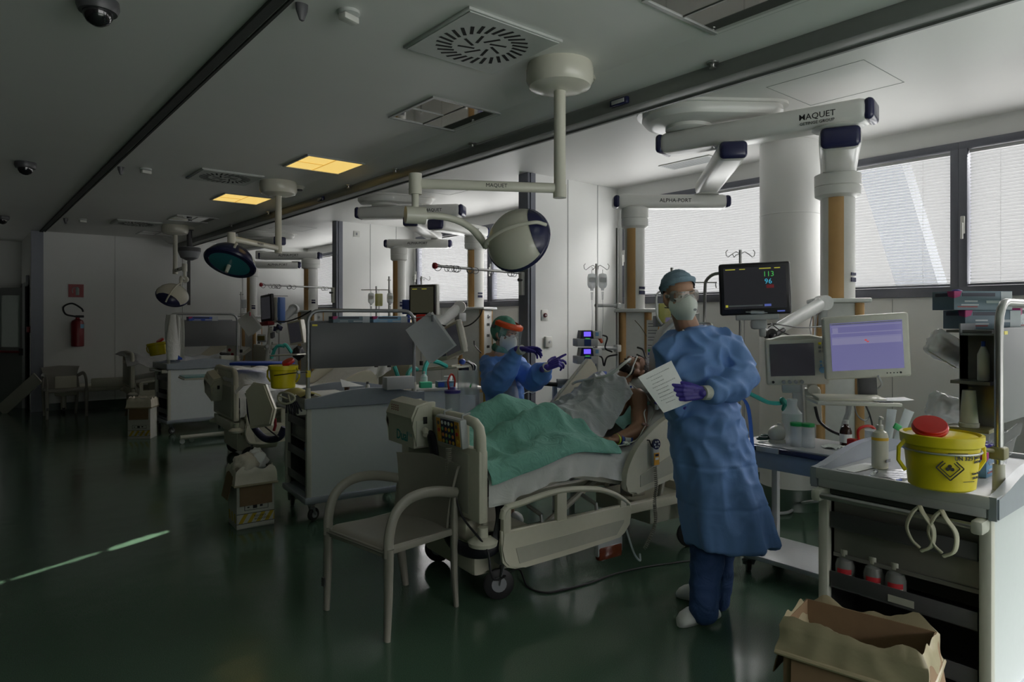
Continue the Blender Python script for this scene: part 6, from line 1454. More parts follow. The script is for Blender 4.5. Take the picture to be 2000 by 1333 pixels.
# ================================================================ cardboard waste boxes
linerm = mat('beige_liner_bag', (.30, .26, .165), .45, var=.06, bump=.5, bscale=10)
linerw = mat('whitish_liner_bag', (.62, .57, .48), .4, var=.05, bump=.5, bscale=12)
def waste_box(label, loc, rz, w=.29, d=.24, h=.46, detail=True, near=False):
    t = TH('waste_box', label, 'cardboard box', loc, rz, 'lined cardboard waste boxes')
    cwm = mat('white_carton', (.46, .46, .42), .7)
    lo = card if near else cwm
    m = MB(); hw, hd = w/2, d/2
    b = OB('carton', m.b(-hw, hw, -hd, hd, .0, .008).b(-hw, hw, -hd, -hd+.005, .0, h).b(-hw, hw, hd-.005, hd, 0, h).b(-hw, -hw+.005, -hd, hd, 0, h).b(hw-.005, hw, -hd, hd, 0, h), lo, t)
    # folded-down flaps
    OB('flap', MB().box((0, -hd-.008, h-.145), (w*.86, .004, .21), rot=(-.05, 0, 0)), card, t)
    OB('flap', MB().box((-hw-.03, .02, h-.11), (.004, d*.75, .20), rot=(0, .22, 0)), card, t)
    if near: OB('flap', MB().box((hw+.02, 0, h-.11), (.004, d*.8, .20), rot=(0, -.16, 0)), card, t)
    if detail:
        K = mat('black_print', (0, 0, 0))
        OB('printed_frame', MB().b(-.08, .09, -hd-.0012, -hd, .175, .178).b(-.08, .09, -hd-.0012, -hd, .132, .135).b(-.08, -.077, -hd-.0012, -hd, .132, .178).b(.087, .09, -hd-.0012, -hd, .132, .178).b(-.06, -.045, -hd-.0012, -hd, .15, .158).b(-.02, .01, -hd-.0012, -hd, .142, .168).b(.03, .05, -hd-.0012, -hd, .15, .165).b(-hw, hw, -hd-.0012, -hd, .108, .112).b(-hw, hw, -hd-.0012, -hd, .036, .040), K, t)
        m = MB()
        for i in range(5):
            x = -hw+.012+i*.062; x2 = min(x+.03+.04, hw); m.prism([(x, .041), (min(x+.03, hw), .041), (x2, .107), (min(x+.04, hw), .107)], -hd-.001, -hd, 'y')
        for i in range(3):
            y = -hd+.02+i*.08; m.prism([(y, .041), (y+.035, .041), (min(y+.055, hd), .107), (y+.02, .107)], -hw-.001, -hw, 'x')
        OB('yellow_stripes', m, mat('ochre_print', (.45, .32, .02), .6), t)
        TXT('RISCHIO', .022, K, t, face_T((.03, -hd-.002, .083), (1, 0, 0)), name='print'); TXT('BIOLOGICO', .020, K, t, face_T((.045, -hd-.002, .062), (1, 0, 0)), name='print')
    # liner bag folded over the rim
    def liner(u, v):
        a = u*4; k = int(a) % 4; f = a-int(a) if u < 1 else 0
        C = [(-1, -1), (1, -1), (1, 1), (-1, 1), (-1, -1)]; e = .012
        x = (C[k][0]*(1-f)+C[k+1][0]*f)*(hw+e); y = (C[k][1]*(1-f)+C[k+1][1]*f)*(hd+e)
        nz_ = noise.noise(Vector((x*16, y*16, v*3+w*10)))
        if v < .45:   # outside skirt
            q = v/.45; z = h-.10+.10*q+(.012*nz_ if q < .9 else 0); s = 1+.03*(1-q)+.05*nz_
        else:
            q = (v-.45)/.55; z = h+.02+.01*nz_-.26*q*(1 if q > .15 else .2)+(.03*nz_ if q < .3 else 0); s = 1-.10*q-.06
        return (x*s, y*s, z)
    OB('liner_bag', MB().grid(96, 22, liner), linerm if near else linerw, t, smooth=80)
    OB('rubber_band', MB().tube([(x*(hw+.018), y*(hd+.018), h-.10) for x, y in ((-1, -1), (0, -1.0), (1, -1), (1, 0), (1, 1), (0, 1), (-1, 1), (-1, 0))], .009, 8, close=True, cap=False), linerm, t)
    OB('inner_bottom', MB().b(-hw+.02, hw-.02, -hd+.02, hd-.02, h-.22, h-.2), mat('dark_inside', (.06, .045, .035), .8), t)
    return t
wb_a = waste_box('large cardboard waste box with beige liner in the bottom right corner', (2.33, 1.00, 0), math.radians(-80), .41, .25, .52, detail=False, near=True)
wb_b = waste_box('cardboard waste box with whitish liner and yellow striped base beside the middle cart', (1.74, 5.20, 0), math.radians(-4), .27, .25, .42)
wb_c = waste_box('distant cardboard waste box with beige liner beside the far cart', (1.90, 9.83, 0), math.radians(-30), .27, .25, .50)
def crumple(label, c, r, m, seed, name='crumpled_paper', cat='waste'):
    o = OB(name, MB().ell((0, 0, 0), r, 22, n=12), m); displace(o, fold_noise(min(r)*.7, 18, 18, seed)); o.location = c; return tag(o, label, cat)
crumple('crumpled white waste bag rising out of the middle waste box, left', (1.68, 5.17, .46), (.075, .08, .06), linerw, 3); crumple('crumpled white waste rising out of the middle waste box, right', (1.80, 5.24, .46), (.06, .07, .065), paper, 9)
crumple('small white waste piece inside the near waste box, back', (2.36, 1.11, .40), (.04, .04, .05), linerm, 5); crumple('small white waste piece inside the near waste box, front', (2.35, .85, .40), (.03, .03, .06), linerw, 8)
# ================================================================ middle cart contents
CB = Matrix.Translation((2.05, 4.90, 0)) @ Matrix.Rotation(math.radians(-6), 4, 'Z')
def on(o, T): o.matrix_world = T @ o.matrix_world; return o
sharps_bucket('yellow sharps bucket with red flap hanging left of the middle cart', TF(V(1.864, 4.882, 1.04)-Up*.0, -50), R=.098, h=.165, lid=(.05, -.02, 0), text=False)
bk = thing_at('bucket_bracket', 'thin dark rod holding the yellow bucket to the middle cart post', 'bracket', Matrix())
OB('rod', MB().tube([V(1.775, 4.826, 1.138), V(1.888, 4.732, 1.157), V(1.994, 4.775, 1.156), V(2.037, 4.804, 1.133)], .004, 6), black, bk); OB('clamp', MB().ell(V(1.915, 4.723, 1.16), .014, 10), lgrey, bk); OB('clamp', MB().box(V(2.017, 4.794, 1.139), (.03, .03, .05), .004), ylb, bk)
for k, (dz, mm, lb) in enumerate(((0, glb, 'blue and white glove carton on the upper shelf of the middle cart, left'), (1, skyb, 'blue and white glove carton on the upper shelf of the middle cart, right'))):
    glove_box(lb, CB @ Matrix.Translation((.22+.33*k, .05, 1.496)), .30, .11, .07, mm)
bottle('small blue spray bottle at the end of the upper cart shelf', (CB @ Matrix.Translation((.865, .07, 1.494))).translation, [(.014, 0), (.016, .003), (.016, .08), (.008, .09)], blu, (.008, .09, .105), grn)
# clipped plastic sheet pockets
def clipped_sheet(label, c, w, h, ang, yaw, clipm, group='clipped sheets'):
    t = thing_at('document_pocket', label, 'sheet', TF(c, yaw) @ Matrix.Rotation(ang, 4, 'Y'), group)
    OB('sheet', MB().grid(8, 10, lambda u, v: (-w/2+w*u, .012*math.sin(PI*u)+.006*math.sin(v*7), -h/2+h*v), .0012), mat('sheet_white', (.62, .63, .66), .35), t)
    OB('sheet', MB().grid(4, 4, lambda u, v: (-w/2+.015+w*u, .020, -h/2-.01+h*v), .0012), paper, t)
    OB('hook', MB().at(Matrix.Rotation(-ang, 4, 'Y')).tube([(w*.10, -.006, h*.50), (-.02, .01, h*.52), (-.16, .03, h*.46), (-.20, .10, h*.46)], .004, 6), steel, t)
    OB('clip', MB().at(Matrix.Rotation(-ang, 4, 'Y')).box((w*.10, -.008, h*.47), (.018, .012, .055), .004), clipm, t)
    return t
clipped_sheet('white sheet in a plastic pocket clipped to the middle cart frame', V(2.967, 4.631, 1.393), .25, .335, math.radians(-36), -45, greyp)
clipped_sheet('white sheet with pink clip hanging from the far cart frame', V(3.178, 9.596, 1.472), .22, .29, math.radians(-36), -45, mat('pink_clip', (.5, .10, .15), .4))
# goggles and dark straps hanging on the middle cart end
g1 = V(1.872, 4.875, 0.965)
t = TH('safety_goggles', 'ivory safety goggles hanging from the middle cart handle', 'goggles', g1, rz=-math.radians(60))
OB('frame', MB().tube([(math.cos(a)*.075, .02*math.cos(a)**2, math.sin(a)*.042) for a in [2*PI*k/24 for k in range(24)]], .008, 8, close=True, cap=False), mat('ivory_plastic', (0, 0, 0)), t)
OB('temple', MB().tube([(-.06, 0, .02), (0, .03, -.01), (.06, .05, .02)], .006, 6).tube([(.05, 0, -.03), (0, .04, .02)], .006, 6), mat('ivory_plastic', (0, 0, 0)), t)
for k in range(7):
    pass
o = OB('strap_bundle', MB().tube(smoothpath([(0, 0, 0), (.02, 0, -.03), (.01, .02, -.08)], 4), .016, 8), vinyl_b); displace(o, fold_noise(.01, 40, 40)); o.location = V(1.901, 4.851, 0.939)
bm2 = MB()
for k in range(7): bm2.tube(smoothpath([(k*.012, 0, 0), (k*.016, .0, -.04), (k*.020+.01*math.sin(k), .01, -.08-.008*(k % 3))], 4), .006, 6)
bpy.data.objects.remove(o); o = OB('strap_bundle', bm2, mat('black_cloth', (.012, .012, .02), .8)); tag(o, 'bundle of dark straps hanging below the ivory goggles', 'straps'); o.location = V(1.891, 4.885, 0.933)
o = OB('yellow_sheet', MB().at(CB).grid(14, 10, lambda u, v: (-.03+.16*u, .06+.46*v, .952+.025*math.sin(PI*u)+.008*math.sin(v*9)), .003), mat('olive_yellow_sheet', (.36, .32, .08), .5)); tag(o, 'crumpled dull yellow sheet on the left end of the middle cart', 'cloth')
for (x, y, lb, prof, mm, cc) in ((.42, .30, 'small dark bottle on the middle cart top, left of two', .022, amber, lgrey), (.60, .30, 'small white bottle on the middle cart top, right of two', .016, offw, dgrey)):
    bottle(lb, (CB @ Matrix.Translation((x, y, .926))).translation, [(prof, 0), (prof+.002, .003), (prof+.002, .06), (prof*.6, .072)], mm, (prof*.7, .072, .092), cc)
tag(OB('steel_tray', MB().at(CB).b(.06, .40, .14, .52, .926, .945, .006), offw), 'shallow white tray lying on the middle cart top', 'tray')
for i, (z, y, lb) in enumerate(((.472, .30, 'clear bottle on the middle shelf of the middle cart, left'), (.472, .38, 'clear bottle on the middle shelf of the middle cart, right'))):
    bottle(lb, (CB @ Matrix.Translation((.10, y-.12*i, z))).translation, [(.025, 0), (.027, .003), (.027, .08), (.012, .10)], cloudy, (.012, .10, .13), offw, (.0275, .02, .05), skyb, group='bottles in the middle cart')
# ================================================================ beside the middle cart: table with wipes, boxes
t = TH('side_table', 'white side table right of the middle cart with a blue box on it', 'table', (0, 0, 0))
Ts = TF(Vector((3.22, 4.98, 0)), -18)
OB('table_top', MB().b(-.28, .42, -.12, .28, .925, .95, .006), offw, t); OB('front_panel', MB().b(-.26, .40, -.10, -.085, .70, .925), cartw, t)
for x, y in ((-.26, -.1), (.36, -.1), (-.26, .22), (.36, .22)): OB('leg', MB().b(x, x+.035, y, y+.035, 0, .925), lgrey, t)
t.matrix_world = Ts
def put(o, x, y, z, rz=0): o.matrix_world = Ts @ Matrix.Translation((x, y, z)) @ Matrix.Rotation(rz, 4, 'Z'); return o
t = TH('carton', 'small blue and white carton on the side table', 'box'); OB('body', MB().b(-.08, .08, -.04, .04, 0, .055, .002), glb, t); OB('print', MB().b(-.075, -.02, -.0412, -.0398, .008, .048), blu, t); OB('print', MB().b(0, .07, -.0412, -.0398, .008, .038), skyb, t); put(t, .10, -.06, .95)
bb = bottle('clear pump bottle behind the green box on the side table', Vector((0, 0, 0)), [(.03, 0), (.032, .003), (.03, .09), (.012, .11)], cloudy, (.012, .11, .135), offw); put(bb, -.06, .06, .95)
t = TH('tissue_box', 'small green box on the side table in front of the pump bottle', 'box'); OB('body', MB().b(-.05, .05, -.035, .035, 0, .05, .002), mat('mint_box', (.05, .50, .28), .5), t); put(t, -.07, -.03, .95)
t = TH('cup', 'white paper cup on the side table', 'cup'); OB('body', MB().lathe([(.028, 0), (.038, .085), (.036, .085)], seg=20), paper, t); put(t, .16, .06, .95)
t = TH('suction_jar', 'clear suction jar with purple lid and red tube at the end of the side table', 'suction jar')
OB('jar', MB().lathe([(.045, -.18), (.05, -.17), (.055, 0)], seg=24), cloudy, t); OB('fluid', MB().lathe([(.047, -.175), (.05, -.13)], seg=24), mat('teal_fluid', (.10, .35, .32), .3), t)
OB('lid', MB().lathe([(.06, 0), (.06, .02), (.03, .03), (.02, .045)], seg=24), mat('purple_lid', (.07, .05, .30), .4), t)
OB('red_tube', MB().tube(smoothpath([(-.03, 0, .02), (-.04, 0, .09), (-.01, 0, .14), (.02, 0, .10), (.015, 0, .03)], 5), .007, 8), red, t)
t.location = V(2.848, 4.133, 0.997)
t = TH('wipes_pouch', 'translucent white pouch with green mark hanging over the dark bin', 'pouch')
OB('pouch', MB().grid(8, 8, lambda u, v: (-.07+.14*u, .02*math.sin(u*6), -.09+.18*v), .012), cloudy, t); OB('mark', MB().box((0.02, -.012, -.02), (.012, .004, .03), rot=(0, .4, 0)), grn, t); t.matrix_world = TF(V(2.936, 4.06, 1.073), -30)
t = TH('dark_bin', 'dark grey tapered bin standing behind the foot of the near bed', 'bin'); OB('body', MB().box((0, 0, .52), (.15, .12, .60), .01, taper=(1.15, 1.1)), dgrey, t); OB('label', MB().b(.01, .06, -.072, -.068, .70, .73), greyp, t); OB('stand', MB().b(-.05, .05, -.04, .04, 0, .25), dgrey, t); t.matrix_world = TF(Vector((V(2.924, 4.07, 0.876).x, V(2.924, 4.07, 0.876).y, 0)), -30)
cable('yellow-brown tube hanging beside the dark bin', [V(3.208, 4.224, 1.028), V(3.211, 4.222, 0.896), V(3.193, 4.237, 0.815), V(3.096, 4.187, 0.762), V(3.007, 4.131, 0.727)], .010, mat('ochre_tube', (.45, .28, .04), .4), 'tube', cat='tube')
# ================================================================ middle bay and far bay
B2T = Matrix.Translation((2.30, 7.75, .0)) @ Matrix.Rotation(math.radians(-4), 4, 'Z')
bed2 = dup(BED, loc=(2.30, 7.75, 0), rz=math.radians(-4), label='cream hospital bed with empty rumpled white linen in the middle bay')
make_sheet(B2T, 'white rumpled sheet on the empty bed in the middle bay', .20, 4); make_mattress(B2T, 'dark mattress of the bed in the middle bay')
o = OB('bed_cover', MB().grid(40, 40, lambda u, v: (.0-.03*math.sin(v*5)+.60*u, -.50+1.0*v, .98-.02*u+.03*noise.noise(Vector((u*4, v*5, 1)))-(.10*max(0, .15-u)/.15)-(.12*max(0, .12-v)/.12)), .004), sheetm, smooth=80); tag(o, 'white cloth draped over the foot end of the middle bed', 'cloth'); o.matrix_world = B2T
o = OB('blue_pad', MB().b(-.30, .30, -.15, .15, 0, .03, .01), blu); tag(o, 'flat blue pad on the foot end of the middle bed', 'pad'); o.matrix_world = TF(V(2.578, 7.341, 1.047), -45)
t = dup([x for x in bpy.data.objects if x.name == 'mattress_pump'][0], label='grey-cream mattress pump at the foot of the middle bed')
for c in list(t.children):
    if c.name.startswith('lettering'): bpy.data.objects.remove(c)
t.matrix_world = B2T @ Matrix.Translation((-.06, .20, .80)) @ Matrix.Rotation(.2, 4, 'X')
# tall side panel of the middle bed that leans outward, hoses
rp = OB('leaning_panel', MB().prism([(-.12, -.20), (.10, -.24), (.17, -.10), (.12, .16), (.0, .22), (-.10, .16)], -.03, .03, 'y', .015), bedp); tag(rp, 'cream padded side panel leaning at the foot of the middle bed', 'panel'); rp.matrix_world = TF(V(2.23, 6.461, 0.735), -55, -12, -20)
P_ = smoothpath([V(2.234, 6.717, 0.77), V(2.242, 6.711, 0.6), V(2.281, 6.679, 0.46), V(2.34, 6.565, 0.379), V(2.417, 6.436, 0.403), V(2.459, 6.402, 0.501)], 6)
o = OB('hose_sleeve', MB().tube(P_, .034, 12), mat('navy_sleeve', (.012, .015, .05), .45, bump=.3, bscale=30)); tag(o, 'padded navy hose sleeve looping below the middle bed', 'hose')
cable('pair of ivory tubes rising from the navy sleeve', [V(2.221, 6.663, 0.657), V(2.193, 6.622, 0.747), V(2.17, 6.64, 0.831)], .012, cream, 'tube', cat='tube')
cable('thin black cable looping under the middle bed', [V(2.235, 6.587, 0.723), V(2.265, 6.562, 0.575), V(2.341, 6.499, 0.477), V(2.38, 6.337, 0.42)], .007, black)
tag(OB('blue_bag', MB().b(-.10, .10, -.03, .03, -.05, .05, .01), skyb), 'blue bag hanging under the middle bed', 'bag').matrix_world = TF(V(2.613, 7.442, 0.44), -40)
tag(OB('red_strap', MB().tube([V(2.423, 6.561, 0.57), V(2.427, 6.558, 0.5), V(2.415, 6.567, 0.45)], .014, 8), mat('dark_red_knob', (0, 0, 0))), 'short red strap hanging beside the navy sleeve', 'strap')
# --- middle bay equipment
m2, s2 = monitor('patient_monitor', 'black patient monitor of the middle bay above the middle cart frame', TF(V(3.957, 6.331, 1.752), -62, 0, 0), .33, .33, mat('black_bezel', (0, 0, 0)), mat('olive_dark_screen', (.03, .03, .022), .12, emit=.03, ecol=(.6, .6, .4)), bez=.022, d=.05)
OBS('alarm_bar', [rr(MB(), -.12, -.06, .115, .122), rr(MB(), .0, .06, .115, .122)], em_y, s2)
OB('side_shell', MB().b(-.16, .175, .02, .09, -.17, .17, .012), offw, m2)
t = TH('monitor_arm', 'white monitor arm rising to the right in the middle bay', 'monitor arm')
A, B = V(4.507, 6.394, 1.68), V(4.205, 6.384, 1.481)
OB('arm_link', MB().tube([A, B], [.06, .05], 14, flat=(.8, 1.1)), white_p, t); OB('arm_joint', MB().cyl(A-Fw*.06, A+Fw*.06, .07, seg=24), white_p, t); OB('tip', MB().cap(B, B-Rt*.03-Up*.02, .035, .03), black, t); OB('bracket', MB().box(V(4.512, 6.39, 1.562), (.10, .10, .10), .01), lgrey, t)
monitor('computer_monitor', 'tilted cream computer monitor seen edge-on in the middle bay', TF(V(3.923, 5.71, 1.325), -98, 6, -14), .40, .34, cream2, scr_grey, d=.06, bez=.035)
monitor('ventilator_display', 'dark ventilator screen behind the clipped sheet in the middle bay', TF(V(4.082, 6.097, 1.24), -60, 6, -10), .26, .30, cream2, scrd, d=.07, bez=.02, bot=.05)
t = thing_at('keyboard_tray', 'cream keyboard tray of the middle bay above the side table', 'keyboard tray', TF(V(3.866, 5.756, 1.048), -70, 0, -6)); OB('tray', MB().b(-.26, .26, -.15, .12, -.02, 0, .006), cream2, t); OB('keyboard', MB().b(-.20, .18, -.12, .03, 0, .018, .004), cream, t)
cable('teal corrugated hose arching over the keyboard tray in the middle bay', [V(3.387, 5.374, 0.963), V(3.387, 5.374, 1.073), V(3.474, 5.432, 1.143), V(3.593, 5.463, 1.127), V(3.714, 5.493, 1.08)], .022, teal, 'breathing_hose', cat='hose')
cable('teal corrugated hose hanging below the grey board, left one', [V(3.472, 6.083, 1.059), V(3.492, 6.066, 0.985), V(3.504, 6.056, 0.933)], .022, teal, 'breathing_hose', cat='hose')
cable('teal corrugated hose curving below the grey board, right one', [V(3.417, 5.739, 0.935), V(3.425, 5.732, 1.01), V(3.512, 5.79, 1.053), V(3.6, 5.847, 1.035)], .022, teal, 'breathing_hose', cat='hose')
t = TH('cable_bundle', 'tangle of blue and black cables hanging on the column of the middle bay', 'cables')
for k in range(6): OB('cable', MB().tube(smoothpath([pos(905+k*2, 706, 6.9), pos(920+k*2, 712+k, 6.85), pos(924-k, 728+k*2, 6.85), pos(912-k*2, 735+k, 6.9)], 5), .007, 6), (black, navy, white_p)[k % 3], t)
OB('ball', MB().ell(V(3.978, 5.599, 1.109), (.035, .035, .03), 14), blu, t); OB('block', MB().box(V(4.019, 5.63, 1.017), (.10, .06, .08), .012), navy, t)
cable('black cables draped from the arm across the white column in the middle bay', [V(4.159, 6.293, 1.482), V(4.277, 6.195, 1.448), V(4.35, 6.005, 1.472), V(4.376, 5.854, 1.561), V(4.406, 5.829, 1.644)], .008, black)
cable('thin black cable plugged low into the white column of the middle bay', [V(4.278, 5.805, 1.31), V(4.282, 5.801, 1.261), V(4.252, 5.697, 1.217), V(4.277, 5.676, 1.184)], .006, black)
iv_stand('infusion stand with wide cross bar and drip bags left of the black monitor', V(3.669, 6.828, 1.89), 1.91, bar=(-.17, .14), zbot=1.0)
iv_stand('taller infusion stand right beside the wide cross bar', V(3.78, 6.737, 2.011), 2.02, bar=(-.02, .02), zbot=1.0)
iv_stand('infusion stand with hooks behind the black monitor of the middle bay', V(4.219, 6.762, 2.035), 2.04, zbot=1.0)
for px, kd, lb in ((725, 0, 'left drip bottle on the wide cross bar'), (740, 2, 'yellow drip bag in the middle of the wide cross bar'), (762, 0, 'right drip bottle on the taller stand')): iv_bag(lb, pos(px, 572, 7.55), kd)
tag(OB('blue_holder', MB().b(-.04, .04, -.03, .03, -.08, .08, .008), mat('dark_blue', (.02, .04, .22), .5)), 'dark blue holder left of the black monitor in the middle bay', 'holder').matrix_world = TF(V(3.874, 6.528, 1.675))
tag(OB('red_case', MB().b(-.05, .05, -.04, .04, -.04, .04, .01), red), 'red case behind the clipped sheet in the middle bay', 'case').matrix_world = TF(V(3.739, 5.992, 1.55))
tag(OB('foam_box', MB().b(-.12, .12, -.05, .05, -.05, .05, .006), lgrey), 'grey box at the back right of the middle cart top', 'box').matrix_world = TF(V(2.768, 4.783, 1.03), -6)
t = TH('paper_stack', 'loose white paper leaning behind the middle cart bumper', 'paper'); OB('sheet', MB().grid(4, 4, lambda u, v: (-.09+.18*u, .05*v, -.03+.06*v*(1-u)), .002), paper, t); t.matrix_world = TF(V(2.465, 4.969, 1.035), -6)
# far side equipment column and clutter in the far bay
m3, s3 = monitor('patient_monitor', 'narrow dark monitor seen at an angle in the far bay', TF(V(3.745, 10.529, 1.709), -85, 0, -4), .38, .42, mat('black_bezel', (0, 0, 0)), scr_grey, d=.05, bez=.04)
OB('red_base', MB().b(-.17, .12, -.03, .08, -.27, -.21, .01), mat('dark_red_knob', (0, 0, 0)), m3)
for px, mm, lb, w_ in ((532, cream2, 'cream pump module beside the narrow dark monitor', .05), (540, offw, 'white pump module in the far bay stack', .05), (546, mat('mid_blue', (.08, .18, .50), .4), 'blue pump module at the right of the far bay stack', .05)):
    t = thing_at('pump_module', lb, 'pump', TF(pos(px, 606, 10.5), -60), 'pump modules of the far bay'); OB('housing', MB().b(-w_, w_, -.05, .08, -.20, .20, .012), mm, t)
    OB('door', MB().b(-w_*.7, w_*.7, -.056, -.048, -.12, .12, .004), mm, t)
iv_stand('thin infusion stand with cross bar above the far bay pumps', V(3.817, 10.599, 1.943), 1.94, bar=(-.09, .30), zbot=.8)
iv_stand('infusion stand with bag left of the far bay clutter', V(3.549, 11.08, 1.959), 1.97, bar=(-.03, .04), zbot=.8)
iv_bag('white infusion bag on the stand at the far bay left', V(3.587, 11.049, 1.861), 1)
monitor('computer_monitor', 'cream computer monitor tilted in the far bay', TF(V(3.743, 9.362, 1.346), -72, 4, -8), .30, .34, cream2, scr_grey, d=.08, bez=.03)
t = TH('monitor_arm', 'pale monitor arm rising to the right in the far bay', 'monitor arm'); A, B = V(4.354, 10.934, 1.703), V(4.09, 10.892, 1.483)
OB('arm_link', MB().tube([A, B], [.07, .05], 12), white_p, t); OB('arm_joint', MB().cyl(A-Fw*.05, A+Fw*.05, .08, seg=20), white_p, t)
cable('black cables between the far bay pumps and column', [V(3.836, 10.323, 1.503), V(3.996, 10.321, 1.502), V(4.189, 10.291, 1.566), V(4.331, 10.174, 1.67)], .012, black)
t = thing_at('keyboard_tray', 'cream keyboard tray in the far bay', 'keyboard tray', TF(V(3.725, 9.507, 1.036), -60, 0, -3)); OB('tray', MB().b(-.24, .24, -.15, .12, -.02, 0, .006), cream2, t)
for k, (a, b, lb) in enumerate((((530, 700), (556, 676), 'teal hose arching left in the far bay'), ((552, 678), (570, 690), 'teal hose arching right in the far bay'))):
    cable(lb, [pos(a[0], a[1], 10.0), pos((a[0]+b[0])/2-3, (a[1]+b[1])/2-10, 10.0), pos(b[0], b[1], 10.0)], .025, teal, 'breathing_hose', cat='hose')
random.seed(11)
t = TH('equipment_trolley', 'cluttered equipment trolley of the far bay with tubes and clamps', 'trolley')
OB('pole', MB().cyl(V(3.764, 10.384, 1.408), V(3.691, 10.444, 0.581), .03), offw, t); OB('pole', MB().cyl(V(3.867, 10.298, 1.408), V(3.867, 10.298, 0.581), .012), steel, t)
for k in range(12):
    c = pos(520+random.random()*30, 640+random.random()*70, 10.3+random.random()*.2)
    OB('fitting', MB().box(c, (.05+random.random()*.06, .04, .04+random.random()*.06), .008, rot=(0, random.random()-.5, random.random())), (offw, dgrey, navy, lgrey, cloudy)[k % 5], t)
OB('trolley_top', MB().b(-.3, .3, -.2, .2, .0, .03).at(Matrix()), lgrey, t).matrix_local = TF(V(3.836, 10.323, 0.715))
for s in (-1, 1): OB('leg', MB().cyl(pos(540+s*18, 728, 10.4), pz(540+s*18, 10.4, 0), .02), lgrey, t)
t = thing_at('small_monitor', 'small yellowish oval display in the far bay', 'display', TF(V(3.596, 10.263, 1.249), -45)); OB('housing', MB().box((0, 0, 0), (.16, .06, .12), .03), lgrey, t); OB('display', MB().b(-.055, .055, -.033, -.028, -.035, .035, .002), mat('amber_display', (.12, .10, .02), .3), t)
t = thing_at('wall_panel', 'tall cream supply panel with dark sockets left of the far bay', 'supply panel', TF(V(3.461, 11.283, 0.988), -50)); OB('panel', MB().b(-.09, .09, 0, .05, -.6, .35, .01), offw, t)
for k in range(5): OB('socket', MB().cyl((-.03+.05*(k % 2), 0, .05-.07*k), (-.03+.05*(k % 2), -.012, .05-.07*k), .025, seg=14), mat('dark_red_knob', (0, 0, 0)), t)
crumple('black and red tangle of wires on the far bay column', V(3.822, 9.427, 1.05), (.07, .05, .09), black, 21, 'wire_tangle', 'wires')
# --- far cart contents
CC = Matrix.Translation((2.19, 9.79, 0)) @ Matrix.Rotation(math.radians(3), 4, 'Z')
sharps_bucket('yellow sharps bucket with red flap hanging left of the far cart', TF(V(2.2, 10.379, 1.037), -40, 0, -10), R=.115, h=.17, lid=(.06, 0, 0), text=False)
def drape(u, v):
    a = u*2*PI*.9; z = 1.60-.60*v; w = .06+.03*math.sin(v*PI)
    return (.045+math.cos(a)*w*(1+.25*math.sin(a*3+v*3)), -.01+math.sin(a)*.05-.02, z)
t = OB('hanging_cloth', MB().at(CC).grid(30, 16, drape, .004).at(CC).grid(14, 14, lambda u, v: (.10+.09*u+.03*v*(1-v), -.02-.02*math.sin(u*8), 1.59-.06*u-.42*v-.1*v*v), .004), sheetm, smooth=80); tag(t, 'white cloth hanging over the left post of the far cart frame', 'cloth')
o = OB('folded_linen', MB().at(CC).grid(24, 12, lambda u, v: (.20+.62*u, .15+.25*v, .96+.07*math.sin(PI*min(1, v*1.2))+.012*math.sin(u*17)), .004), gow3, smooth=80); tag(o, 'crumpled grey-white linen on the far cart top', 'linen')
glove_box('blue carton on the upper shelf of the far cart', CC @ Matrix.Translation((.28, .05, 1.496)), .38, .11, .075, blu)
t = TH('carton', 'small blue and yellow carton on the far cart top beside the cloth', 'box'); OB('body', MB().b(-.04, .04, -.03, .03, 0, .10, .002), blu, t); OB('top_band', MB().b(-.041, .041, -.031, .031, .07, .135, .002), mat('olive_yellow_sheet', (0, 0, 0)), t); t.matrix_world = CC @ Matrix.Translation((.16, .10, .99))
t = TH('carton', 'small cream carton on the right of the far cart top', 'box'); OB('body', MB().b(-.09, .09, -.04, .04, 0, .07, .002), cream2, t); t.matrix_world = CC @ Matrix.Translation((.80, .10, .95))
tag(OB('dark_clamp', MB().at(CC).cap((.74, .15, 1.05), (.86, .15, 1.04), .022, .014), black), 'black clamp lying on top of the cream carton', 'clamp')
# overbed table in front of the far cart
t = TH('overbed_table', 'overbed table with teal top in front of the far cart', 'table', (2.50, 9.02, 0), rz=math.radians(-4))
OB('table_top', MB().b(-.32, .28, -.19, .19, .815, .835, .01), mat('teal_table_top', (.16, .32, .32), .3), t); OB('table_edge', MB().b(-.33, .29, -.20, .20, .795, .816, .01), cream2, t)
OB('column', MB().b(.22, .29, -.03, .03, .08, .80, .008), cream2, t)
OB('foot', MB().tube([(-.34, -.02, .075), (.34, .02, .075)], .028, 10), cream2, t); OB('foot', MB().tube([(.26, -.22, .075), (.26, .25, .075)], .028, 10), cream2, t)
for x, y in ((-.32, -.03), (.30, -.18), (.30, .22), (-.2, .04)): OB('wheel', MB().cyl((x, y-.012, .03), (x, y+.012, .03), .03), lgrey, t)
t = TH('glass_jar', 'clear plastic jar at the right end of the far cart', 'jar'); OB('body', MB().lathe([(.05, 0), (.055, .01), (.055, .09)], seg=20), cloudy, t); t.location = V(3.001, 9.716, 0.838)-Up*.04
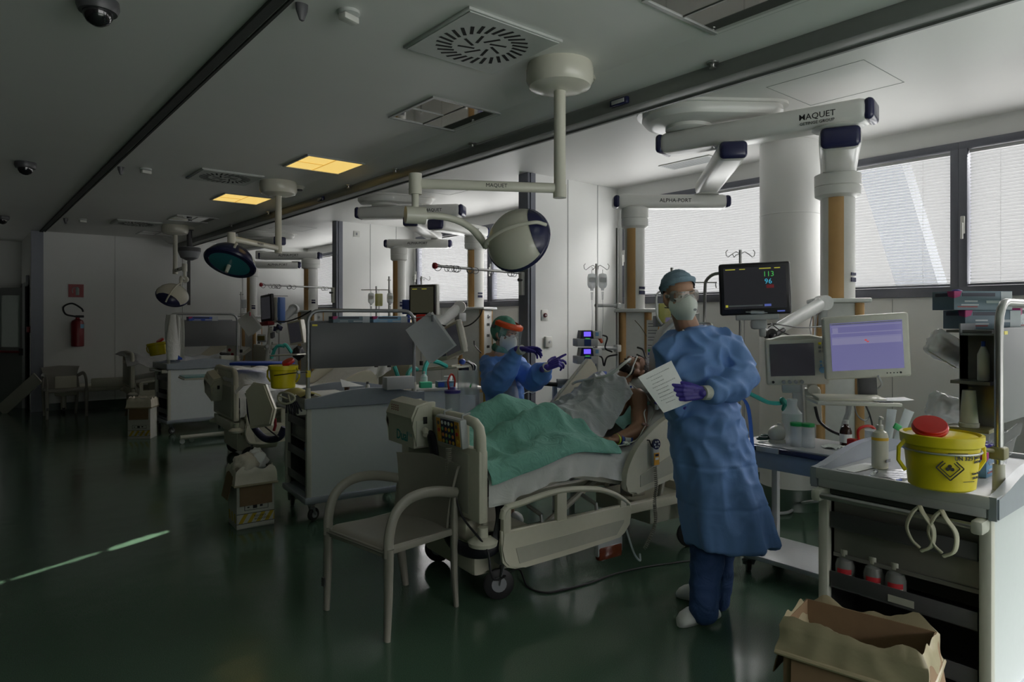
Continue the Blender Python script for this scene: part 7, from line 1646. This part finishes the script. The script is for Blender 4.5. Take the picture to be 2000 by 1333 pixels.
# far bed with cloth
bed3 = dup(BED, loc=(2.15, 12.25, 0), rz=math.radians(-3), label='dim cream hospital bed farthest away by the back wall')
def heap(u, v):
    return (-.10+.75*u, -.55+1.0*v, 1.06-.30*u+.05*noise.noise(Vector((u*4, v*4, 8)))-.45*max(0, .22-u)-.5*max(0, .18-v)*1.6)
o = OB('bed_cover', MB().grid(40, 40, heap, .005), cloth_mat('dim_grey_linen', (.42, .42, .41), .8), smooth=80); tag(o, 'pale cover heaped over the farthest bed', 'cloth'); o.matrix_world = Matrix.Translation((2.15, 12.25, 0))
t = TH('stretcher', 'low cream stretcher along the back wall behind the far armchair', 'stretcher', (1.75, 13.25, 0))
OB('deck', MB().b(-.45, .75, -.25, .30, .34, .44, .03), bedp, t); OB('side', MB().b(-.5, -.2, -.30, -.26, .30, .62, .04), bedp, t); OB('side', MB().b(.0, .75, -.30, -.27, .40, .56, .03), bedp, t)
for x in (-.35, .60): OB('leg', MB().cyl((x, 0, .05), (x, 0, .35), .04), bedm, t); OB('wheel', MB().cyl((x-.02, 0, .05), (x+.02, 0, .05), .05), black, t)
# lamp behind: dark hanging dome with pole
t = TH('hanging_monitor_mount', 'dark half dome with hanging pole below the beam end', 'ceiling mount', (3.02, 11.0, 2.93))
t.location = V(2.939, 11.714, 2.623)
OB('dome', MB().lathe([(.16, .07), (.17, .0), (.13, -.10), (.05, -.14)], seg=28), greyp, t); OB('cover', MB().lathe([(.05, .07), (.17, .06), (.17, .0)], seg=28), dgrey, t); OB('mount_rod', MB().cyl((0, 0, .06), (0, 0, H-t.location.z), .04), dgrey, t)
OB('pole', MB().b(-.03, .01, -.02, .02, -.86, -.10), dgrey, t)
# fire extinguisher and its sign
t = TH('fire_extinguisher', 'dark red fire extinguisher with black hose on the back wall', 'fire extinguisher', (1.63, 13.65, 0))
OB('tank', MB().lathe([(.085, 1.07), (.095, 1.08), (.095, 1.46), (.08, 1.51), (.03, 1.54), (.03, 1.56)], (0, -.12, 0), 28), mat('dark_red_paint', (.22, .01, .015), .3), t)
OB('valve', MB().b(-.03, .09, -.14, -.10, 1.56, 1.60, .005), black, t); OB('hose', MB().tube(smoothpath([(-.03, -.12, 1.58), (-.17, -.12, 1.62), (-.20, -.12, 1.74), (-.08, -.12, 1.80), (.05, -.12, 1.72), (.08, -.13, 1.66)], 6), .014, 8), black, t)
OB('label', MB().b(.03, .08, -.215, -.205, 1.38, 1.45), skyb, t); OB('bracket', MB().b(-.03, .03, -.03, 0, 1.30, 1.50), dgrey, t)
t = TH('fire_sign', 'red square sign with white extinguisher symbol on the back wall', 'sign', (1.62, 13.64, 2.02))
OB('plate', MB().b(-.11, .11, -.006, .006, -.11, .11), mat('sign_red', (.30, .01, .015), .4), t)
OB('symbol', MB().b(-.005, .045, -.010, -.006, -.075, .045, .004).b(.005, .035, -.010, -.006, .045, .065).tube([(.0, -.008, .055), (-.04, -.008, .05), (-.055, -.008, .0), (-.045, -.008, -.04)], .006, 6), mat('sign_grey', (.30, .33, .32), .5), t)
# door with window and push bar, light behind, wedge board
t = TH('door_1', None, None, (1.0, 14.35, 0), rz=math.radians(128)); t['kind'] = 'structure'
OB('leaf', MB().b(0, .12, 0, .045, 0, 2.08).b(.56, .68, 0, .045, 0, 2.08).b(.12, .56, 0, .045, 0, 1.05).b(.12, .56, 0, .045, 1.95, 2.08), mat('grey_door', (.26, .27, .27), .4), t)
OB('pane', MB().b(.12, .56, .018, .027, 1.05, 1.95), mat('frosted_pane', (.45, .55, .5), .5, alpha=.8), t)
OB('edge', MB().b(-.03, .0, -.01, .055, 0, 2.1), dgrey, t)
OB('push_bar', MB().cyl((.04, .09, .97), (.64, .09, .97), .022), mat('dark_red_knob', (0, 0, 0)), t); OB('bar_mount', MB().b(.02, .07, .04, .11, .91, 1.03), dgrey, t)
ST('trim_20', MB().b(1.0, 1.02, 14.0, 15.8, 0, 2.2).b(.92, 1.0, 14.32, 14.37, 0, 2.15), mat('pale_jamb', (.45, .47, .47), .4))
t = TH('alarm_box', 'small dark red alarm box on the side wall by the door', 'alarm box', (.985, 13.95, 1.36)); OB('housing', MB().b(-.03, .015, -.05, .05, -.05, .05, .005), mat('dark_red_knob', (0, 0, 0)), t)
t = TH('exit_light', 'small sign box above the door recess', 'sign', (.985, 14.1, 2.2)); OB('housing', MB().b(-.03, .015, -.06, .06, -.08, .08, .005), greyp, t)
o = OB('wedge_board', MB().box((0, 0, 0), (.20, .03, .82), .008), cream2); tag(o, 'cream board leaning on the floor beside the far armchair', 'board'); o.matrix_world = TF(V(0.835, 13.585, 0.317), -39.6, 0, 48)
o.location.z = .31
ld = bpy.data.lights.new('corridor_lamp', 'AREA'); ld.size = 1.2; ld.energy = 14; lo = bpy.data.objects.new('corridor_lamp', ld); COL.objects.link(lo); lo.location = (.4, 17.5, 2.55)  # unseen lamp added to light the corridor behind the door
# green cove base around walls and column
cove = mat('green_cove_base', (.03, .065, .042), .35)
ST('baseboard_right', MB().b(XW-.008, XW, .86, 5.06, 0, .13).b(XW-.008, XW, 5.2, 9.4, 0, .13).b(XW-.008, XW, 9.54, 13.64, 0, .13), cove)
ST('baseboard_back', MB().b(1.17, XW, 13.642, 13.65, 0, .12), cove)
ST('baseboard_partition', MB().b(4.5, XW-.01, 5.062, 5.07, 0, .12).b(4.5, XW-.01, 9.402, 9.41, 0, .12), cove)
OB('column_base', MB().lathe([(.262, 0), (.25, .03), (.243, .16), (.236, .17)], seg=48), cove, c if False else bpy.data.objects['column'])
